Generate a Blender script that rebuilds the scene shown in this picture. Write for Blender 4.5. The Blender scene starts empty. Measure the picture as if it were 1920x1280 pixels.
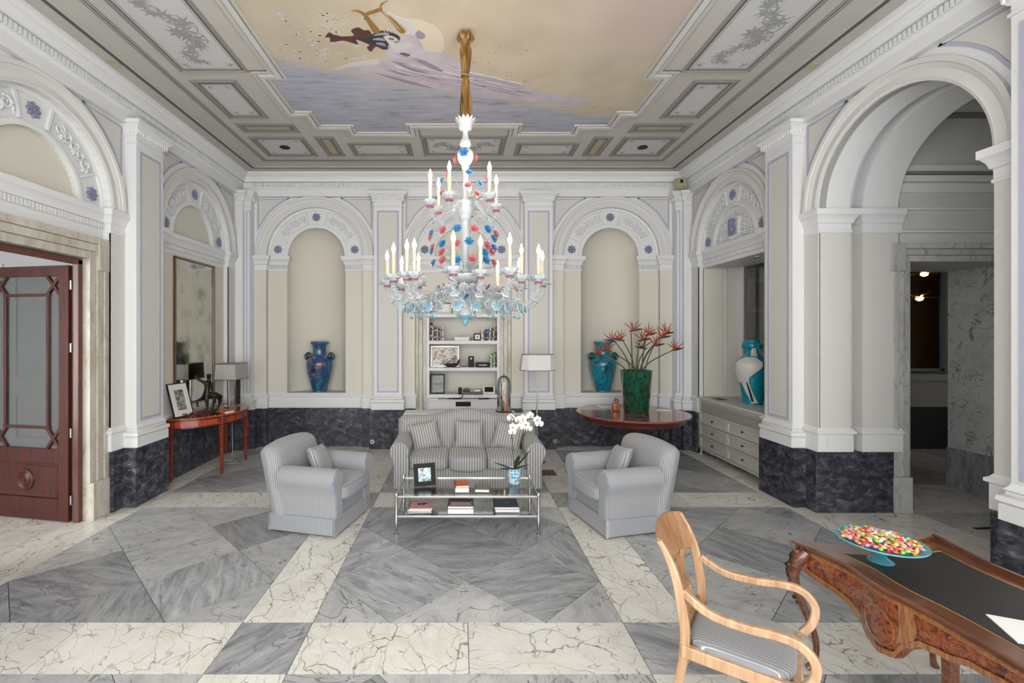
import bpy, bmesh, math, random
from math import pi, sin, cos, radians as R
from mathutils import Vector, Matrix
random.seed(7)
SC = bpy.context.scene
C = SC.collection
# ---------------------------------------------------------------- camera, light, exposure
FPX, PX, PY, CH = 869.6, 864.0, 626.5, 2.1
cam = bpy.data.objects.new('camera', bpy.data.cameras.new('camera'))
C.objects.link(cam); SC.camera = cam
cam.location = (0, 0, CH); cam.rotation_euler = (R(90), 0, 0)
cam.data.sensor_fit = 'HORIZONTAL'; cam.data.sensor_width = 36
cam.data.lens = 36*FPX/1920
cam.data.shift_x = (960-PX)/1920; cam.data.shift_y = (PY-640)/1920
cam.data.clip_start = .02
wd = bpy.data.worlds.new('sky'); SC.world = wd; wd.use_nodes = True
wn = wd.node_tree.nodes['Background']; wn.inputs[0].default_value = (1.0, .995, .98, 1); wn.inputs[1].default_value = 6.0
cy = SC.cycles; cy.max_bounces = 5; cy.diffuse_bounces = 2; cy.glossy_bounces = 3; cy.transmission_bounces = 4; cy.transparent_max_bounces = 12; cy.caustics_reflective = False; cy.caustics_refractive = False; cy.adaptive_threshold = .03; cy.use_light_tree = False
SC.view_settings.view_transform = 'Standard'; SC.view_settings.look = 'None'
SC.view_settings.exposure = 0.13; SC.view_settings.gamma = 1; SC.view_settings.use_curve_mapping = False
def portal(x, y, z, sx, sz, rx, rz=0):      # window openings that let the sky in
    l = bpy.data.lights.new('window_daylight', 'AREA'); l.shape = 'RECTANGLE'; l.size = sx; l.size_y = sz
    l.cycles.is_portal = True
    o = bpy.data.objects.new('window_daylight', l); C.objects.link(o); o.location = (x, y, z); o.rotation_euler = (rx, 0, rz)
X0 = .045
HALF = 3.985
YB, XLW, XRW = 8.48, X0-HALF, X0+HALF       # pilaster plinth planes of the three walls
YFW = -.75                                   # wall behind the camera
ZCE = 5.05
# ---------------------------------------------------------------- geometry helpers
class G:
    def __init__(s): s.v = []; s.f = []
    def add(s, vs, fs):
        n = len(s.v); s.v += [tuple(p) for p in vs]; s.f += [tuple(i+n for i in f) for f in fs]; return s
    def box(s, x0, x1, y0, y1, z0, z1):
        return s.add([(x0,y0,z0),(x1,y0,z0),(x1,y1,z0),(x0,y1,z0),(x0,y0,z1),(x1,y0,z1),(x1,y1,z1),(x0,y1,z1)],
                     [(0,3,2,1),(4,5,6,7),(0,1,5,4),(1,2,6,5),(2,3,7,6),(3,0,4,7)])
    def cbox(s, cx, cy, cz, sx, sy, sz): return s.box(cx-sx/2,cx+sx/2,cy-sy/2,cy+sy/2,cz-sz/2,cz+sz/2)
    def loft(s, rings, closed=True, cap=True):
        n = len(rings[0]); vs = [p for r in rings for p in r]; fs = []
        for k in range(len(rings)-1):
            for i in range(n if closed else n-1):
                j = (i+1) % n; fs.append((k*n+i, k*n+j, (k+1)*n+j, (k+1)*n+i))
        if cap and closed: fs += [tuple(range(n-1,-1,-1)), tuple(range((len(rings)-1)*n, len(rings)*n))]
        return s.add(vs, fs)
    def lathe(s, prof, seg=24, c=(0,0,0), a0=0, a1=2*pi, cap=True):
        full = abs(a1-a0-2*pi) < 1e-6; n = seg if full else seg+1; rings = []
        for r, z in prof:
            rings.append([(c[0]+r*cos(a0+(a1-a0)*i/seg), c[1]+r*sin(a0+(a1-a0)*i/seg), c[2]+z) for i in range(n)])
        return s.loft(rings, full, cap and full)
    def tube(s, pts, r, seg=8, cap=True, flat=None):
        pts = [Vector(p) for p in pts]; n = len(pts); rings = []; up = None
        for i, p in enumerate(pts):
            t = (pts[min(i+1,n-1)]-pts[max(i-1,0)]).normalized()
            if up is None:
                up = Vector((0,0,1)) if abs(t.z) < .9 else Vector((0,1,0))
            b = t.cross(up)
            if b.length < 1e-5: b = t.cross(Vector((1,0,0)))
            b.normalize(); nn = b.cross(t).normalized(); up = nn
            rr = r[i] if isinstance(r, (list,tuple)) else r
            fl = flat if flat else 1
            rings.append([tuple(p + b*rr*cos(2*pi*k/seg) + nn*rr*fl*sin(2*pi*k/seg)) for k in range(seg)])
        return s.loft(rings, True, cap)
    def ribbon(s, pts, w, h, up=(0,0,1)):        # rectangular bar along a path
        pts = [Vector(p) for p in pts]; n = len(pts); rings = []; up = Vector(up)
        for i, p in enumerate(pts):
            t = (pts[min(i+1,n-1)]-pts[max(i-1,0)]).normalized(); b = t.cross(up).normalized(); nn = b.cross(t)
            ww = w[i] if isinstance(w, (list,tuple)) else w; hh = h[i] if isinstance(h, (list,tuple)) else h
            rings.append([tuple(p+b*x*ww/2+nn*y*hh/2) for x, y in ((-1,-1),(1,-1),(1,1),(-1,1))])
        return s.loft(rings)
    def prism(s, poly, h0, h1, fn=lambda x,y,h:(x,y,h)):
        n = len(poly); vs = [fn(x,y,h0) for x,y in poly]+[fn(x,y,h1) for x,y in poly]
        return s.add(vs, [tuple(range(n-1,-1,-1)), tuple(range(n,2*n))]+[(i,(i+1)%n,n+(i+1)%n,n+i) for i in range(n)])
    def ball(s, c, r, seg=12, rings=8):
        rx, ry, rz = r if isinstance(r,(tuple,list)) else (r,r,r)
        rs = []
        for k in range(rings+1):
            a = -pi/2+pi*k/rings; q = max(cos(a), .001)
            rs.append([(c[0]+rx*q*cos(2*pi*i/seg), c[1]+ry*q*sin(2*pi*i/seg), c[2]+rz*sin(a)) for i in range(seg)])
        return s.loft(rs)
    def puff(s, cx, cy, cz, sx, sy, sz, e=4., n=8, wob=0):     # upholstered block with round edges
        idx = {}; 
        def vid(i,j,k):
            if (i,j,k) not in idx:
                x,y,z = 2*i/n-1, 2*j/n-1, 2*k/n-1
                x,y,z = (sin(t*pi/2)*.55+t*.45 for t in (x,y,z))
                L = (abs(x)**e+abs(y)**e+abs(z)**e)**(1/e) or 1
                idx[(i,j,k)] = len(s.v)
                s.v.append((cx+x/L*sx/2, cy+y/L*sy/2, cz+z/L*sz/2))
            return idx[(i,j,k)]
        for a in range(n):
            for b in range(n):
                for m, fl in ((0,0),(n,1)):
                    q = [vid(m,a,b),vid(m,a+1,b),vid(m,a+1,b+1),vid(m,a,b+1)]; s.f.append(tuple(q if fl else q[::-1]))
                    q = [vid(a,m,b),vid(a+1,m,b),vid(a+1,m,b+1),vid(a,m,b+1)]; s.f.append(tuple(q[::-1] if fl else q))
                    q = [vid(a,b,m),vid(a+1,b,m),vid(a+1,b+1,m),vid(a,b+1,m)]; s.f.append(tuple(q if fl else q[::-1]))
        return s
    def xf(s, fn, start=0):
        s.v[start:] = [tuple(fn(*p)) for p in s.v[start:]]; return s
    def mul(s, M, start=0):
        s.v[start:] = [tuple(M @ Vector(p)) for p in s.v[start:]]; return s
    def mesh(s, name, mat, smooth=35):
        me = bpy.data.meshes.new(name); me.from_pydata(s.v, [], s.f); me.update()
        bm = bmesh.new(); bm.from_mesh(me); bmesh.ops.recalc_face_normals(bm, faces=bm.faces); bm.to_mesh(me); bm.free()
        if mat: me.materials.append(mat)
        if smooth:
            for p in me.polygons: p.use_smooth = True
            me.set_sharp_from_angle(angle=R(smooth))
        return me
    def obj(s, name, mat, parent=None, smooth=35, bev=0, loc=None, rot=None, seg=2):
        o = bpy.data.objects.new(name, s.mesh(name, mat, smooth)); C.objects.link(o)
        if parent: o.parent = parent
        if loc: o.location = loc
        if rot: o.rotation_euler = rot
        if bev:
            m = o.modifiers.new('bevel', 'BEVEL'); m.width = bev; m.segments = seg; m.limit_method = 'ANGLE'; m.angle_limit = R(40)
        return o
def tag(o, label=None, cat=None, group=None, kind=None):
    if label: o['label'] = label
    if cat: o['category'] = cat
    if group: o['group'] = group
    if kind: o['kind'] = kind
    return o
def empty(name, loc=(0,0,0), rz=0, label=None, cat=None, group=None, kind=None, parent=None):
    o = bpy.data.objects.new(name, None); C.objects.link(o); o.location = loc; o.rotation_euler = (0,0,rz); o.empty_display_size = .05
    if parent: o.parent = parent
    return tag(o, label, cat, group, kind)
def dup(o, parent=None):
    c = o.copy(); C.objects.link(c); c.parent = parent
    for ch in list(o.children): dup(ch, c)
    return c
def place(me, name, parent=None, loc=(0,0,0), rot=(0,0,0), sc=(1,1,1)):
    o = bpy.data.objects.new(name, me); C.objects.link(o); o.parent = parent; o.location = loc; o.rotation_euler = rot; o.scale = sc; return o
def at(u, v, Y): return ((u-PX)/FPX*Y, Y, CH-(v-PY)/FPX*Y)       # point of the photograph at a depth
def spline(P, n=8):                        # Catmull-Rom through points
    P = [Vector(p) for p in P]; out = []
    for i in range(len(P)-1):
        a, b, c, d = P[max(i-1,0)], P[i], P[i+1], P[min(i+2,len(P)-1)]
        for k in range(n):
            t = k/n; out.append(.5*((2*b)+(c-a)*t+(2*a-5*b+4*c-d)*t*t+(3*b-a-3*c+d)*t**3))
    return out+[P[-1]]
# ---------------------------------------------------------------- materials
MATS = {}
def _new(name):
    m = bpy.data.materials.new(name); m.use_nodes = True; nt = m.node_tree
    return m, nt, nt.nodes, nt.links, nt.nodes['Principled BSDF']
def c4(c): return (c[0], c[1], c[2], 1)
def pm(name, col, rough=.5, metal=0, spec=.5, emit=None, es=0, trans=0, ior=1.45, coat=0, var=0, vscale=8, bump=0, bscale=60, alpha=1, sub=0):
    m, nt, N, L, b = _new(name)
    b.inputs['Base Color'].default_value = c4(col); b.inputs['Roughness'].default_value = rough; b.inputs['Metallic'].default_value = metal
    b.inputs['Specular IOR Level'].default_value = spec; b.inputs['Transmission Weight'].default_value = trans; b.inputs['IOR'].default_value = ior
    b.inputs['Coat Weight'].default_value = coat; b.inputs['Alpha'].default_value = alpha
    if sub: b.inputs['Subsurface Weight'].default_value = sub; b.inputs['Subsurface Radius'].default_value = (.05,.05,.05)
    if emit: b.inputs['Emission Color'].default_value = c4(emit); b.inputs['Emission Strength'].default_value = es
    if var or bump:
        tc = N.new('ShaderNodeTexCoord')
    if var:
        n = N.new('ShaderNodeTexNoise'); n.inputs['Scale'].default_value = vscale; n.inputs['Detail'].default_value = 6
        L.new(tc.outputs['Object'], n.inputs['Vector'])
        mx = N.new('ShaderNodeMix'); mx.data_type = 'RGBA'; L.new(n.outputs['Fac'], mx.inputs[0])
        mx.inputs[6].default_value = c4([x*(1-var) for x in col]); mx.inputs[7].default_value = c4([min(1,x*(1+var)) for x in col])
        L.new(mx.outputs[2], b.inputs['Base Color'])
    if bump:
        n2 = N.new('ShaderNodeTexNoise'); n2.inputs['Scale'].default_value = bscale; L.new(tc.outputs['Object'], n2.inputs['Vector'])
        bp = N.new('ShaderNodeBump'); bp.inputs['Strength'].default_value = bump; bp.inputs['Distance'].default_value = .01
        L.new(n2.outputs['Fac'], bp.inputs['Height']); L.new(bp.outputs['Normal'], b.inputs['Normal'])
    MATS[name] = m; return m
def ramp(N, stops):
    r = N.new('ShaderNodeValToRGB'); e = r.color_ramp.elements
    while len(e) < len(stops): e.new(.5)
    for i, (p, c) in enumerate(stops): e[i].position = p; e[i].color = c4(c)
    return r
def mth(N, L, op, a, b=None):
    m = N.new('ShaderNodeMath'); m.operation = op
    for i, x in enumerate((a, b)):
        if x is None: continue
        if isinstance(x, (int,float)): m.inputs[i].default_value = x
        else: L.new(x, m.inputs[i])
    return m.outputs[0]
def marble(name, stops, vein, vw, streak=(1,1,1), rough=.3, scale=2.2, vscale=1.2, rnd=True, vamt=1, tint=.12, crack=None):
    m, nt, N, L, b = _new(name)
    tc = N.new('ShaderNodeTexCoord'); geo = N.new('ShaderNodeNewGeometry'); oi = N.new('ShaderNodeObjectInfo')
    mp = N.new('ShaderNodeMapping'); L.new(geo.outputs['Position'], mp.inputs['Vector'])
    if rnd:
        cx = N.new('ShaderNodeCombineXYZ')
        for i, k in enumerate((37., 91., 53.)): L.new(mth(N, L, 'MULTIPLY', oi.outputs['Random'], k), cx.inputs[i])
        L.new(cx.outputs[0], mp.inputs['Location'])
        cr = N.new('ShaderNodeCombineXYZ'); L.new(mth(N, L, 'MULTIPLY', mth(N,L,'FRACT',mth(N, L, 'MULTIPLY', oi.outputs['Random'], 17.3)), 6.28), cr.inputs[2]); L.new(cr.outputs[0], mp.inputs['Rotation'])
    mp2 = N.new('ShaderNodeMapping'); mp2.inputs['Scale'].default_value = streak; L.new(mp.outputs[0], mp2.inputs['Vector'])
    n = N.new('ShaderNodeTexNoise'); n.inputs['Scale'].default_value = scale; n.inputs['Detail'].default_value = 5; n.inputs['Roughness'].default_value = .70; n.inputs['Distortion'].default_value = .6
    L.new(mp2.outputs[0], n.inputs['Vector'])
    r = ramp(N, stops); L.new(n.outputs['Fac'], r.inputs[0]); col = r.outputs[0]
    for k, (sc_, w, det) in enumerate(((vscale, vw, 3.),) if crack else ((vscale, vw, 3.), (vscale*2.3, vw*.7, 2.))):
        v = N.new('ShaderNodeTexNoise'); v.inputs['Scale'].default_value = sc_; v.inputs['Detail'].default_value = det; v.inputs['Distortion'].default_value = 1.1; v.inputs['Roughness'].default_value = .55
        mm = N.new('ShaderNodeMapping'); mm.inputs['Location'].default_value = (k*7.1, 3.3, 0); L.new(mp2.outputs[0], mm.inputs['Vector']); L.new(mm.outputs[0], v.inputs['Vector'])
        d = mth(N, L, 'ABSOLUTE', mth(N, L, 'SUBTRACT', v.outputs['Fac'], .5))
        rr = ramp(N, [(0, (1,1,1)), (w*.45, (.6,.6,.6)), (w, (0,0,0))]); L.new(d, rr.inputs[0])
        # veins come and go along their run
        g = N.new('ShaderNodeTexNoise'); g.inputs['Scale'].default_value = sc_*1.7; g.inputs['Detail'].default_value = 0; L.new(mm.outputs[0], g.inputs['Vector'])
        g2 = ramp(N, [(.32, (0,0,0)), (.52, (vamt,)*3)]); L.new(g.outputs['Fac'], g2.inputs[0])
        mx = N.new('ShaderNodeMix'); mx.data_type = 'RGBA'; L.new(mth(N, L, 'MULTIPLY', rr.outputs[0], g2.outputs[0]), mx.inputs[0])
        L.new(col, mx.inputs[6]); mx.inputs[7].default_value = c4(vein); col = mx.outputs[2]
    if crack:                                # angular hairline cracks
        dn = N.new('ShaderNodeTexNoise'); dn.inputs['Scale'].default_value = 3.; dn.inputs['Detail'].default_value = 4; L.new(mp2.outputs[0], dn.inputs['Vector'])
        vm = N.new('ShaderNodeVectorMath'); vm.operation = 'SCALE'; vm.inputs['Scale'].default_value = crack[3] if len(crack) > 3 else .35; L.new(dn.outputs['Color'], vm.inputs[0])
        va = N.new('ShaderNodeVectorMath'); va.operation = 'ADD'; L.new(mp2.outputs[0], va.inputs[0]); L.new(vm.outputs[0], va.inputs[1])
        for sc_, w_ in ((crack[0], crack[1]), (crack[0]*2.3, crack[1]*1.1)):
            mq = N.new('ShaderNodeMapping'); mq.inputs['Scale'].default_value = (1,1.7,1); mq.inputs['Location'].default_value = (sc_,0,0); L.new(va.outputs[0], mq.inputs['Vector'])
            vo = N.new('ShaderNodeTexVoronoi'); vo.feature = 'DISTANCE_TO_EDGE'; vo.inputs['Scale'].default_value = sc_; L.new(mq.outputs[0], vo.inputs['Vector'])
            rr = ramp(N, [(0, (1,1,1)), (w_*.4, (.7,.7,.7)), (w_, (0,0,0))]); L.new(vo.outputs['Distance'], rr.inputs[0])
            g = N.new('ShaderNodeTexNoise'); g.inputs['Scale'].default_value = sc_*.9; g.inputs['Detail'].default_value = 1; L.new(mq.outputs[0], g.inputs['Vector'])
            g2 = ramp(N, [(.40, (0,0,0)), (.58, (crack[2],)*3)]); L.new(g.outputs['Fac'], g2.inputs[0])
            mx = N.new('ShaderNodeMix'); mx.data_type = 'RGBA'; L.new(mth(N, L, 'MULTIPLY', rr.outputs[0], g2.outputs[0]), mx.inputs[0]); L.new(col, mx.inputs[6]); mx.inputs[7].default_value = c4(vein); col = mx.outputs[2]
    if rnd and tint:
        hs = N.new('ShaderNodeHueSaturation'); L.new(col, hs.inputs['Color'])
        L.new(mth(N, L, 'ADD', mth(N, L, 'MULTIPLY', mth(N,L,'FRACT',mth(N,L,'MULTIPLY',oi.outputs['Random'],7.7)), 2*tint), 1-tint), hs.inputs['Value']); col = hs.outputs[0]
    L.new(col, b.inputs['Base Color']); b.inputs['Roughness'].default_value = rough
    MATS[name] = m; return m
def wood(name, c1, c2, rough=.35, scale=3., axis=1, coat=.3, dist=3.):
    m, nt, N, L, b = _new(name); tc = N.new('ShaderNodeTexCoord'); mp = N.new('ShaderNodeMapping')
    s = [12., 12., 12.]; s[axis] = 1.; mp.inputs['Scale'].default_value = s; L.new(tc.outputs['Object'], mp.inputs['Vector'])
    n = N.new('ShaderNodeTexNoise'); n.inputs['Scale'].default_value = scale; n.inputs['Detail'].default_value = 7; n.inputs['Distortion'].default_value = dist*.3
    L.new(mp.outputs[0], n.inputs['Vector']); r = ramp(N, [(.3, c1), (.7, c2)]); L.new(n.outputs['Fac'], r.inputs[0]); L.new(r.outputs[0], b.inputs['Base Color'])
    b.inputs['Roughness'].default_value = rough; b.inputs['Coat Weight'].default_value = coat; b.inputs['Coat Roughness'].default_value = .12
    MATS[name] = m; return m
def stripes(name, c1, c2, axis, period, duty=.5, rough=.9, c3=None):
    m, nt, N, L, b = _new(name); tc = N.new('ShaderNodeTexCoord'); sp = N.new('ShaderNodeSeparateXYZ'); L.new(tc.outputs['Object'], sp.inputs[0])
    n = N.new('ShaderNodeTexNoise'); n.inputs['Scale'].default_value = 5; L.new(tc.outputs['Object'], n.inputs['Vector'])
    x0_ = sp.outputs[axis] if isinstance(axis, int) else mth(N, L, 'ADD', sp.outputs[0], mth(N, L, 'MULTIPLY', sp.outputs[1], axis[1]))
    x = mth(N, L, 'ADD', x0_, mth(N, L, 'MULTIPLY', n.outputs['Fac'], period*.25))
    fr = mth(N, L, 'FRACT', mth(N, L, 'MULTIPLY', x, 1/period))
    r = ramp(N, [(0, c1), (duty-.06, c1), (duty, c2), (.95, c2), (1, c1)]) if not c3 else ramp(N, [(0, c1), (duty-.05, c1), (duty, c2), (.9, c2), (.95, c3), (1, c3)])
    L.new(fr, r.inputs[0])
    w = N.new('ShaderNodeTexNoise'); w.inputs['Scale'].default_value = 220; L.new(tc.outputs['Object'], w.inputs['Vector'])
    bp = N.new('ShaderNodeBump'); bp.inputs['Strength'].default_value = .25; bp.inputs['Distance'].default_value = .003; L.new(w.outputs['Fac'], bp.inputs['Height']); L.new(bp.outputs[0], b.inputs['Normal'])
    L.new(r.outputs[0], b.inputs['Base Color']); b.inputs['Roughness'].default_value = rough; b.inputs['Sheen Weight'].default_value = .2
    MATS[name] = m; return m
def patches(name, cols, scale=6, rough=.35, coat=.4, dist=1.2, detail=3, stretch=(1,1,1), lines=None):
    m, nt, N, L, b = _new(name); tc = N.new('ShaderNodeTexCoord'); mp = N.new('ShaderNodeMapping'); mp.inputs['Scale'].default_value = stretch; L.new(tc.outputs['Object'], mp.inputs['Vector'])
    n = N.new('ShaderNodeTexNoise'); n.inputs['Scale'].default_value = scale; n.inputs['Detail'].default_value = detail; n.inputs['Distortion'].default_value = dist; L.new(mp.outputs[0], n.inputs['Vector'])
    k = len(cols); r = ramp(N, [(.3+.4*i/(k-1), c) for i, c in enumerate(cols)]); L.new(n.outputs['Fac'], r.inputs[0]); col = r.outputs[0]
    if lines:
        v = N.new('ShaderNodeTexVoronoi'); v.feature = 'DISTANCE_TO_EDGE'; v.inputs['Scale'].default_value = lines[0]; L.new(mp.outputs[0], v.inputs['Vector'])
        rr = ramp(N, [(0, (1,1,1)), (lines[1], (0,0,0))]); L.new(v.outputs['Distance'], rr.inputs[0])
        mx = N.new('ShaderNodeMix'); mx.data_type = 'RGBA'; L.new(rr.outputs[0], mx.inputs[0]); L.new(col, mx.inputs[6]); mx.inputs[7].default_value = c4(lines[2]); col = mx.outputs[2]
    L.new(col, b.inputs['Base Color']); b.inputs['Roughness'].default_value = rough; b.inputs['Coat Weight'].default_value = coat
    MATS[name] = m; return m
def pane(name, tint=(1,1,1), refl=.12, rough=.02, k=.8):        # thin clear glass
    m, nt, N, L, b = _new(name); N.remove(b); t = N.new('ShaderNodeBsdfTransparent'); t.inputs[0].default_value = c4(tint)
    g = N.new('ShaderNodeBsdfGlossy'); g.inputs['Roughness'].default_value = rough
    lw = N.new('ShaderNodeLayerWeight'); lw.inputs[0].default_value = .35
    mx = N.new('ShaderNodeMixShader'); L.new(mth(N, L, 'MULTIPLY', mth(N, L, 'ADD', lw.outputs['Fresnel'], refl*.5), k), mx.inputs[0]); L.new(t.outputs[0], mx.inputs[1]); L.new(g.outputs[0], mx.inputs[2])
    L.new(mx.outputs[0], N['Material Output'].inputs[0]); MATS[name] = m; return m
pm('white', (.74,.745,.75), .55, bump=.05, bscale=25)
pm('cream', (.68,.65,.575), .7, var=.04, vscale=2)
pm('lilac', (.44,.445,.56), .6)
pm('rosette_blue', (.22,.24,.36), .6)
pm('ivory', (.665,.662,.645), .65)
pm('panel_grey', (.64,.63,.595), .7)
pm('tan_ceiling', (.50,.48,.445), .7, var=.08, vscale=3)
pm('pale_ceiling', (.56,.56,.56), .7, var=.05, vscale=5)
pm('ceil_dark', (.235,.225,.215), .7)
pm('ceil_line', (.10,.10,.10), .7)
pm('ceil_gold', (.42,.38,.25), .7)
pm('grout', (.05,.05,.05), .8)
marble('grey_marble', [(.25,(.14,.145,.16)),(.42,(.27,.28,.295)),(.58,(.40,.405,.415)),(.8,(.55,.555,.56))], (.10,.105,.12), .012, streak=(1,4.5,1), rough=.28, scale=2.6, vscale=1.1, tint=.2, vamt=.8)
marble('grey_marble_b', [(.25,(.30,.305,.31)),(.5,(.45,.455,.455)),(.8,(.60,.60,.59))], (.10,.105,.11), .010, streak=(1,1.8,1), rough=.28, scale=2.6, vscale=1.6, tint=.12)
marble('cream_marble', [(.25,(.60,.575,.51)),(.5,(.70,.685,.63)),(.8,(.78,.775,.735))], (.12,.085,.055), .004, streak=(1,1.15,1), rough=.25, scale=2.6, vscale=1.6, tint=.07, vamt=.5, crack=(2.3,.019,.8))
marble('dark_marble', [(.32,(.008,.009,.015)),(.47,(.028,.03,.042)),(.6,(.085,.09,.11)),(.78,(.30,.30,.33))], (.30,.30,.33), .008, streak=(1,1,1.6), rough=.3, scale=8., vscale=2, tint=.15, vamt=.35)
marble('casing_marble', [(.25,(.36,.32,.25)),(.5,(.52,.49,.42)),(.8,(.68,.66,.58))], (.25,.21,.16), .012, streak=(2.2,2.2,.7), rough=.35, scale=3.5, vscale=1.5, tint=.08, vamt=.5)
marble('casing_grey', [(.25,(.36,.36,.36)),(.5,(.50,.50,.49)),(.8,(.64,.64,.63))], (.28,.27,.26), .012, streak=(2,2,.7), rough=.35, scale=2.5, vscale=1.5, tint=.08)
pane('glass', (.95,.97,.97), .10)
pane('table_glass', (.975,.99,.985), .08, k=.5)
pane('clear_crystal', (.98,.98,.98), .25)
pm('chrome', (.52,.52,.52), .16, 1)
pm('black', (.010,.010,.011), .5, spec=.25)
pm('pale_lilac', (.46,.48,.55), .6)
pm('crest_blue', (.24,.26,.38), .6)
pm('gold_paint', (.45,.40,.25), .4)
pm('gold', (.45,.25,.06), .28, 1)
pm('paper', (.78,.77,.74), .8)
# ================================================================ THE SETTING
M = MATS
def Wb(u, d, z): return (X0+u, YB-d, z)
def Wl(u, d, z): return (XLW+d, 4.56+u, z)
def Wr(u, d, z): return (XRW-d, 4.56-u, z)
ZS, RO, RI = 3.57, .90, .55                 # springing height, bay radius, niche radius
DS, DF = -.18, -.27                         # planes of the outer strips and of the frieze
def wbox(g, w, u0, u1, d0, d1, z0, z1):
    k = len(g.v); g.box(u0, u1, d0, d1, z0, z1); g.xf(w, k); return g
def plate(g, w, uc, r, half, zb, zt, d, th, n=28, jamb=True):     # wall face with a round-headed opening
    k = len(g.v)
    for i in range(n):
        a, b = pi*i/n, pi*(i+1)/n
        p, q = (uc+r*cos(a), ZS+r*sin(a)), (uc+r*cos(b), ZS+r*sin(b))
        g.add([(p[0],d,p[1]),(q[0],d,q[1]),(q[0],d,zt),(p[0],d,zt)], [(0,1,2,3)])
        if th: g.add([(p[0],d,p[1]),(q[0],d,q[1]),(q[0],d-th,q[1]),(p[0],d-th,p[1])], [(0,1,2,3)])
    for s in (-1, 1):
        g.add([(uc+s*r,d,zb),(uc+s*half,d,zb),(uc+s*half,d,zt),(uc+s*r,d,zt)], [(0,1,2,3)])
        if th and jamb: g.add([(uc+s*r,d,zb),(uc+s*r,d-th,zb),(uc+s*r,d-th,ZS),(uc+s*r,d,ZS)], [(0,1,2,3)])
    g.xf(w, k); return g
def arc_sweep(g, w, uc, prof, a0=0, a1=pi, n=32, zc=None):        # profile (r, d) swept round an arch
    zc = ZS if zc is None else zc
    rings = []
    for i in range(n+1):
        a = a0+(a1-a0)*i/n; rings.append([w(uc+r*cos(a), d, zc+r*sin(a)) for r, d in prof])
    return g.loft(rings, False, False)
def wrap(g, w, u0, u1, d, prof, back=.3):                          # moulding that returns round both sides
    rings = [[w(u0-o, d-back, z), w(u0-o, d+o, z), w(u1+o, d+o, z), w(u1+o, d-back, z)] for o, z in prof]
    return g.loft(rings, False, False)
def band(g, w, u0, u1, d, prof):
    return g.loft([[w(u0, d+o, z), w(u1, d+o, z)] for o, z in prof], False, False)
BASE = [(.045,.72),(.045,.83),(.036,.838),(.058,.862),(.052,.90),(.02,.915),(.02,.935),(.032,.95),(.012,.972),(0,1.0)]
CAP = [(0,4.44),(.014,4.446),(.014,4.468),(0,4.475),(0,4.53),(.018,4.54),(.03,4.585),(.05,4.62),(.085,4.645),(.085,4.655),(.1,4.66),(.1,4.705),(0,4.705)]
IMP = [(.003,3.29),(.012,3.296),(.012,3.32),(.004,3.326),(.004,3.40),(.02,3.41),(.03,3.45),(.055,3.49),(.07,3.50),(.07,3.565),(0,3.575)]
BAND = [(.02,.72),(.02,.925),(.042,.935),(.042,.962),(.02,.975),(.004,1.0),(0.002,1.0)]
def frame_strip(g, w, outer, inner, d0, d1):                        # closed flat frame between two outlines
    n = len(outer)
    g.loft([[w(p[0], d0, p[1]) for p in outer], [w(p[0], d1, p[1]) for p in outer], [w(p[0], d1, p[1]) for p in inner], [w(p[0], d0, p[1]) for p in inner]], True, False)
def rect(u0, u1, z0, z1): return [(u0,z0),(u1,z0),(u1,z1),(u0,z1)]
def inset(poly, t):
    n = len(poly); out = []
    A = sum(poly[i][0]*poly[(i+1)%n][1]-poly[(i+1)%n][0]*poly[i][1] for i in range(n)); sg = 1 if A > 0 else -1
    for i in range(n):
        p0, p1, p2 = Vector(poly[i-1]), Vector(poly[i]), Vector(poly[(i+1)%n])
        a, b = (p1-p0).normalized(), (p2-p1).normalized()
        na, nb = Vector((-a.y,a.x))*sg, Vector((-b.y,b.x))*sg
        m = (na+nb); L = m.length_squared
        m = m*(2/L) if L > .15 else (m.normalized()*2 if L > 1e-6 else na)
        if m.length > 4: m = m.normalized()*4
        out.append(tuple(p1+m*t*1.0))
    return out
walls = {}
for side, w in (('back', Wb), ('left', Wl), ('right', Wr)):
    walls[side] = {'w': w, 'g': G(), 'root': None, 'todo': []}
boards = {s: empty('baseboard_'+s, kind='structure') for s in ('back','left','right')}
def slab(side, u0, u1, d, z0=0, z1=.72, th=.2):
    g = G(); wbox(g, walls[side]['w'], u0+.0015, u1-.0015, d-th, d, z0, z1)
    return g.obj('marble_slab', M['dark_marble'], boards[side], smooth=0, bev=.003)
def part(side, g, name, mat, smooth=35, parent=None, **k): 
    o = g.obj(name, M[mat], parent, smooth, **k)
    if parent is None: walls[side]['todo'].append(o)
    return o
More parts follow.
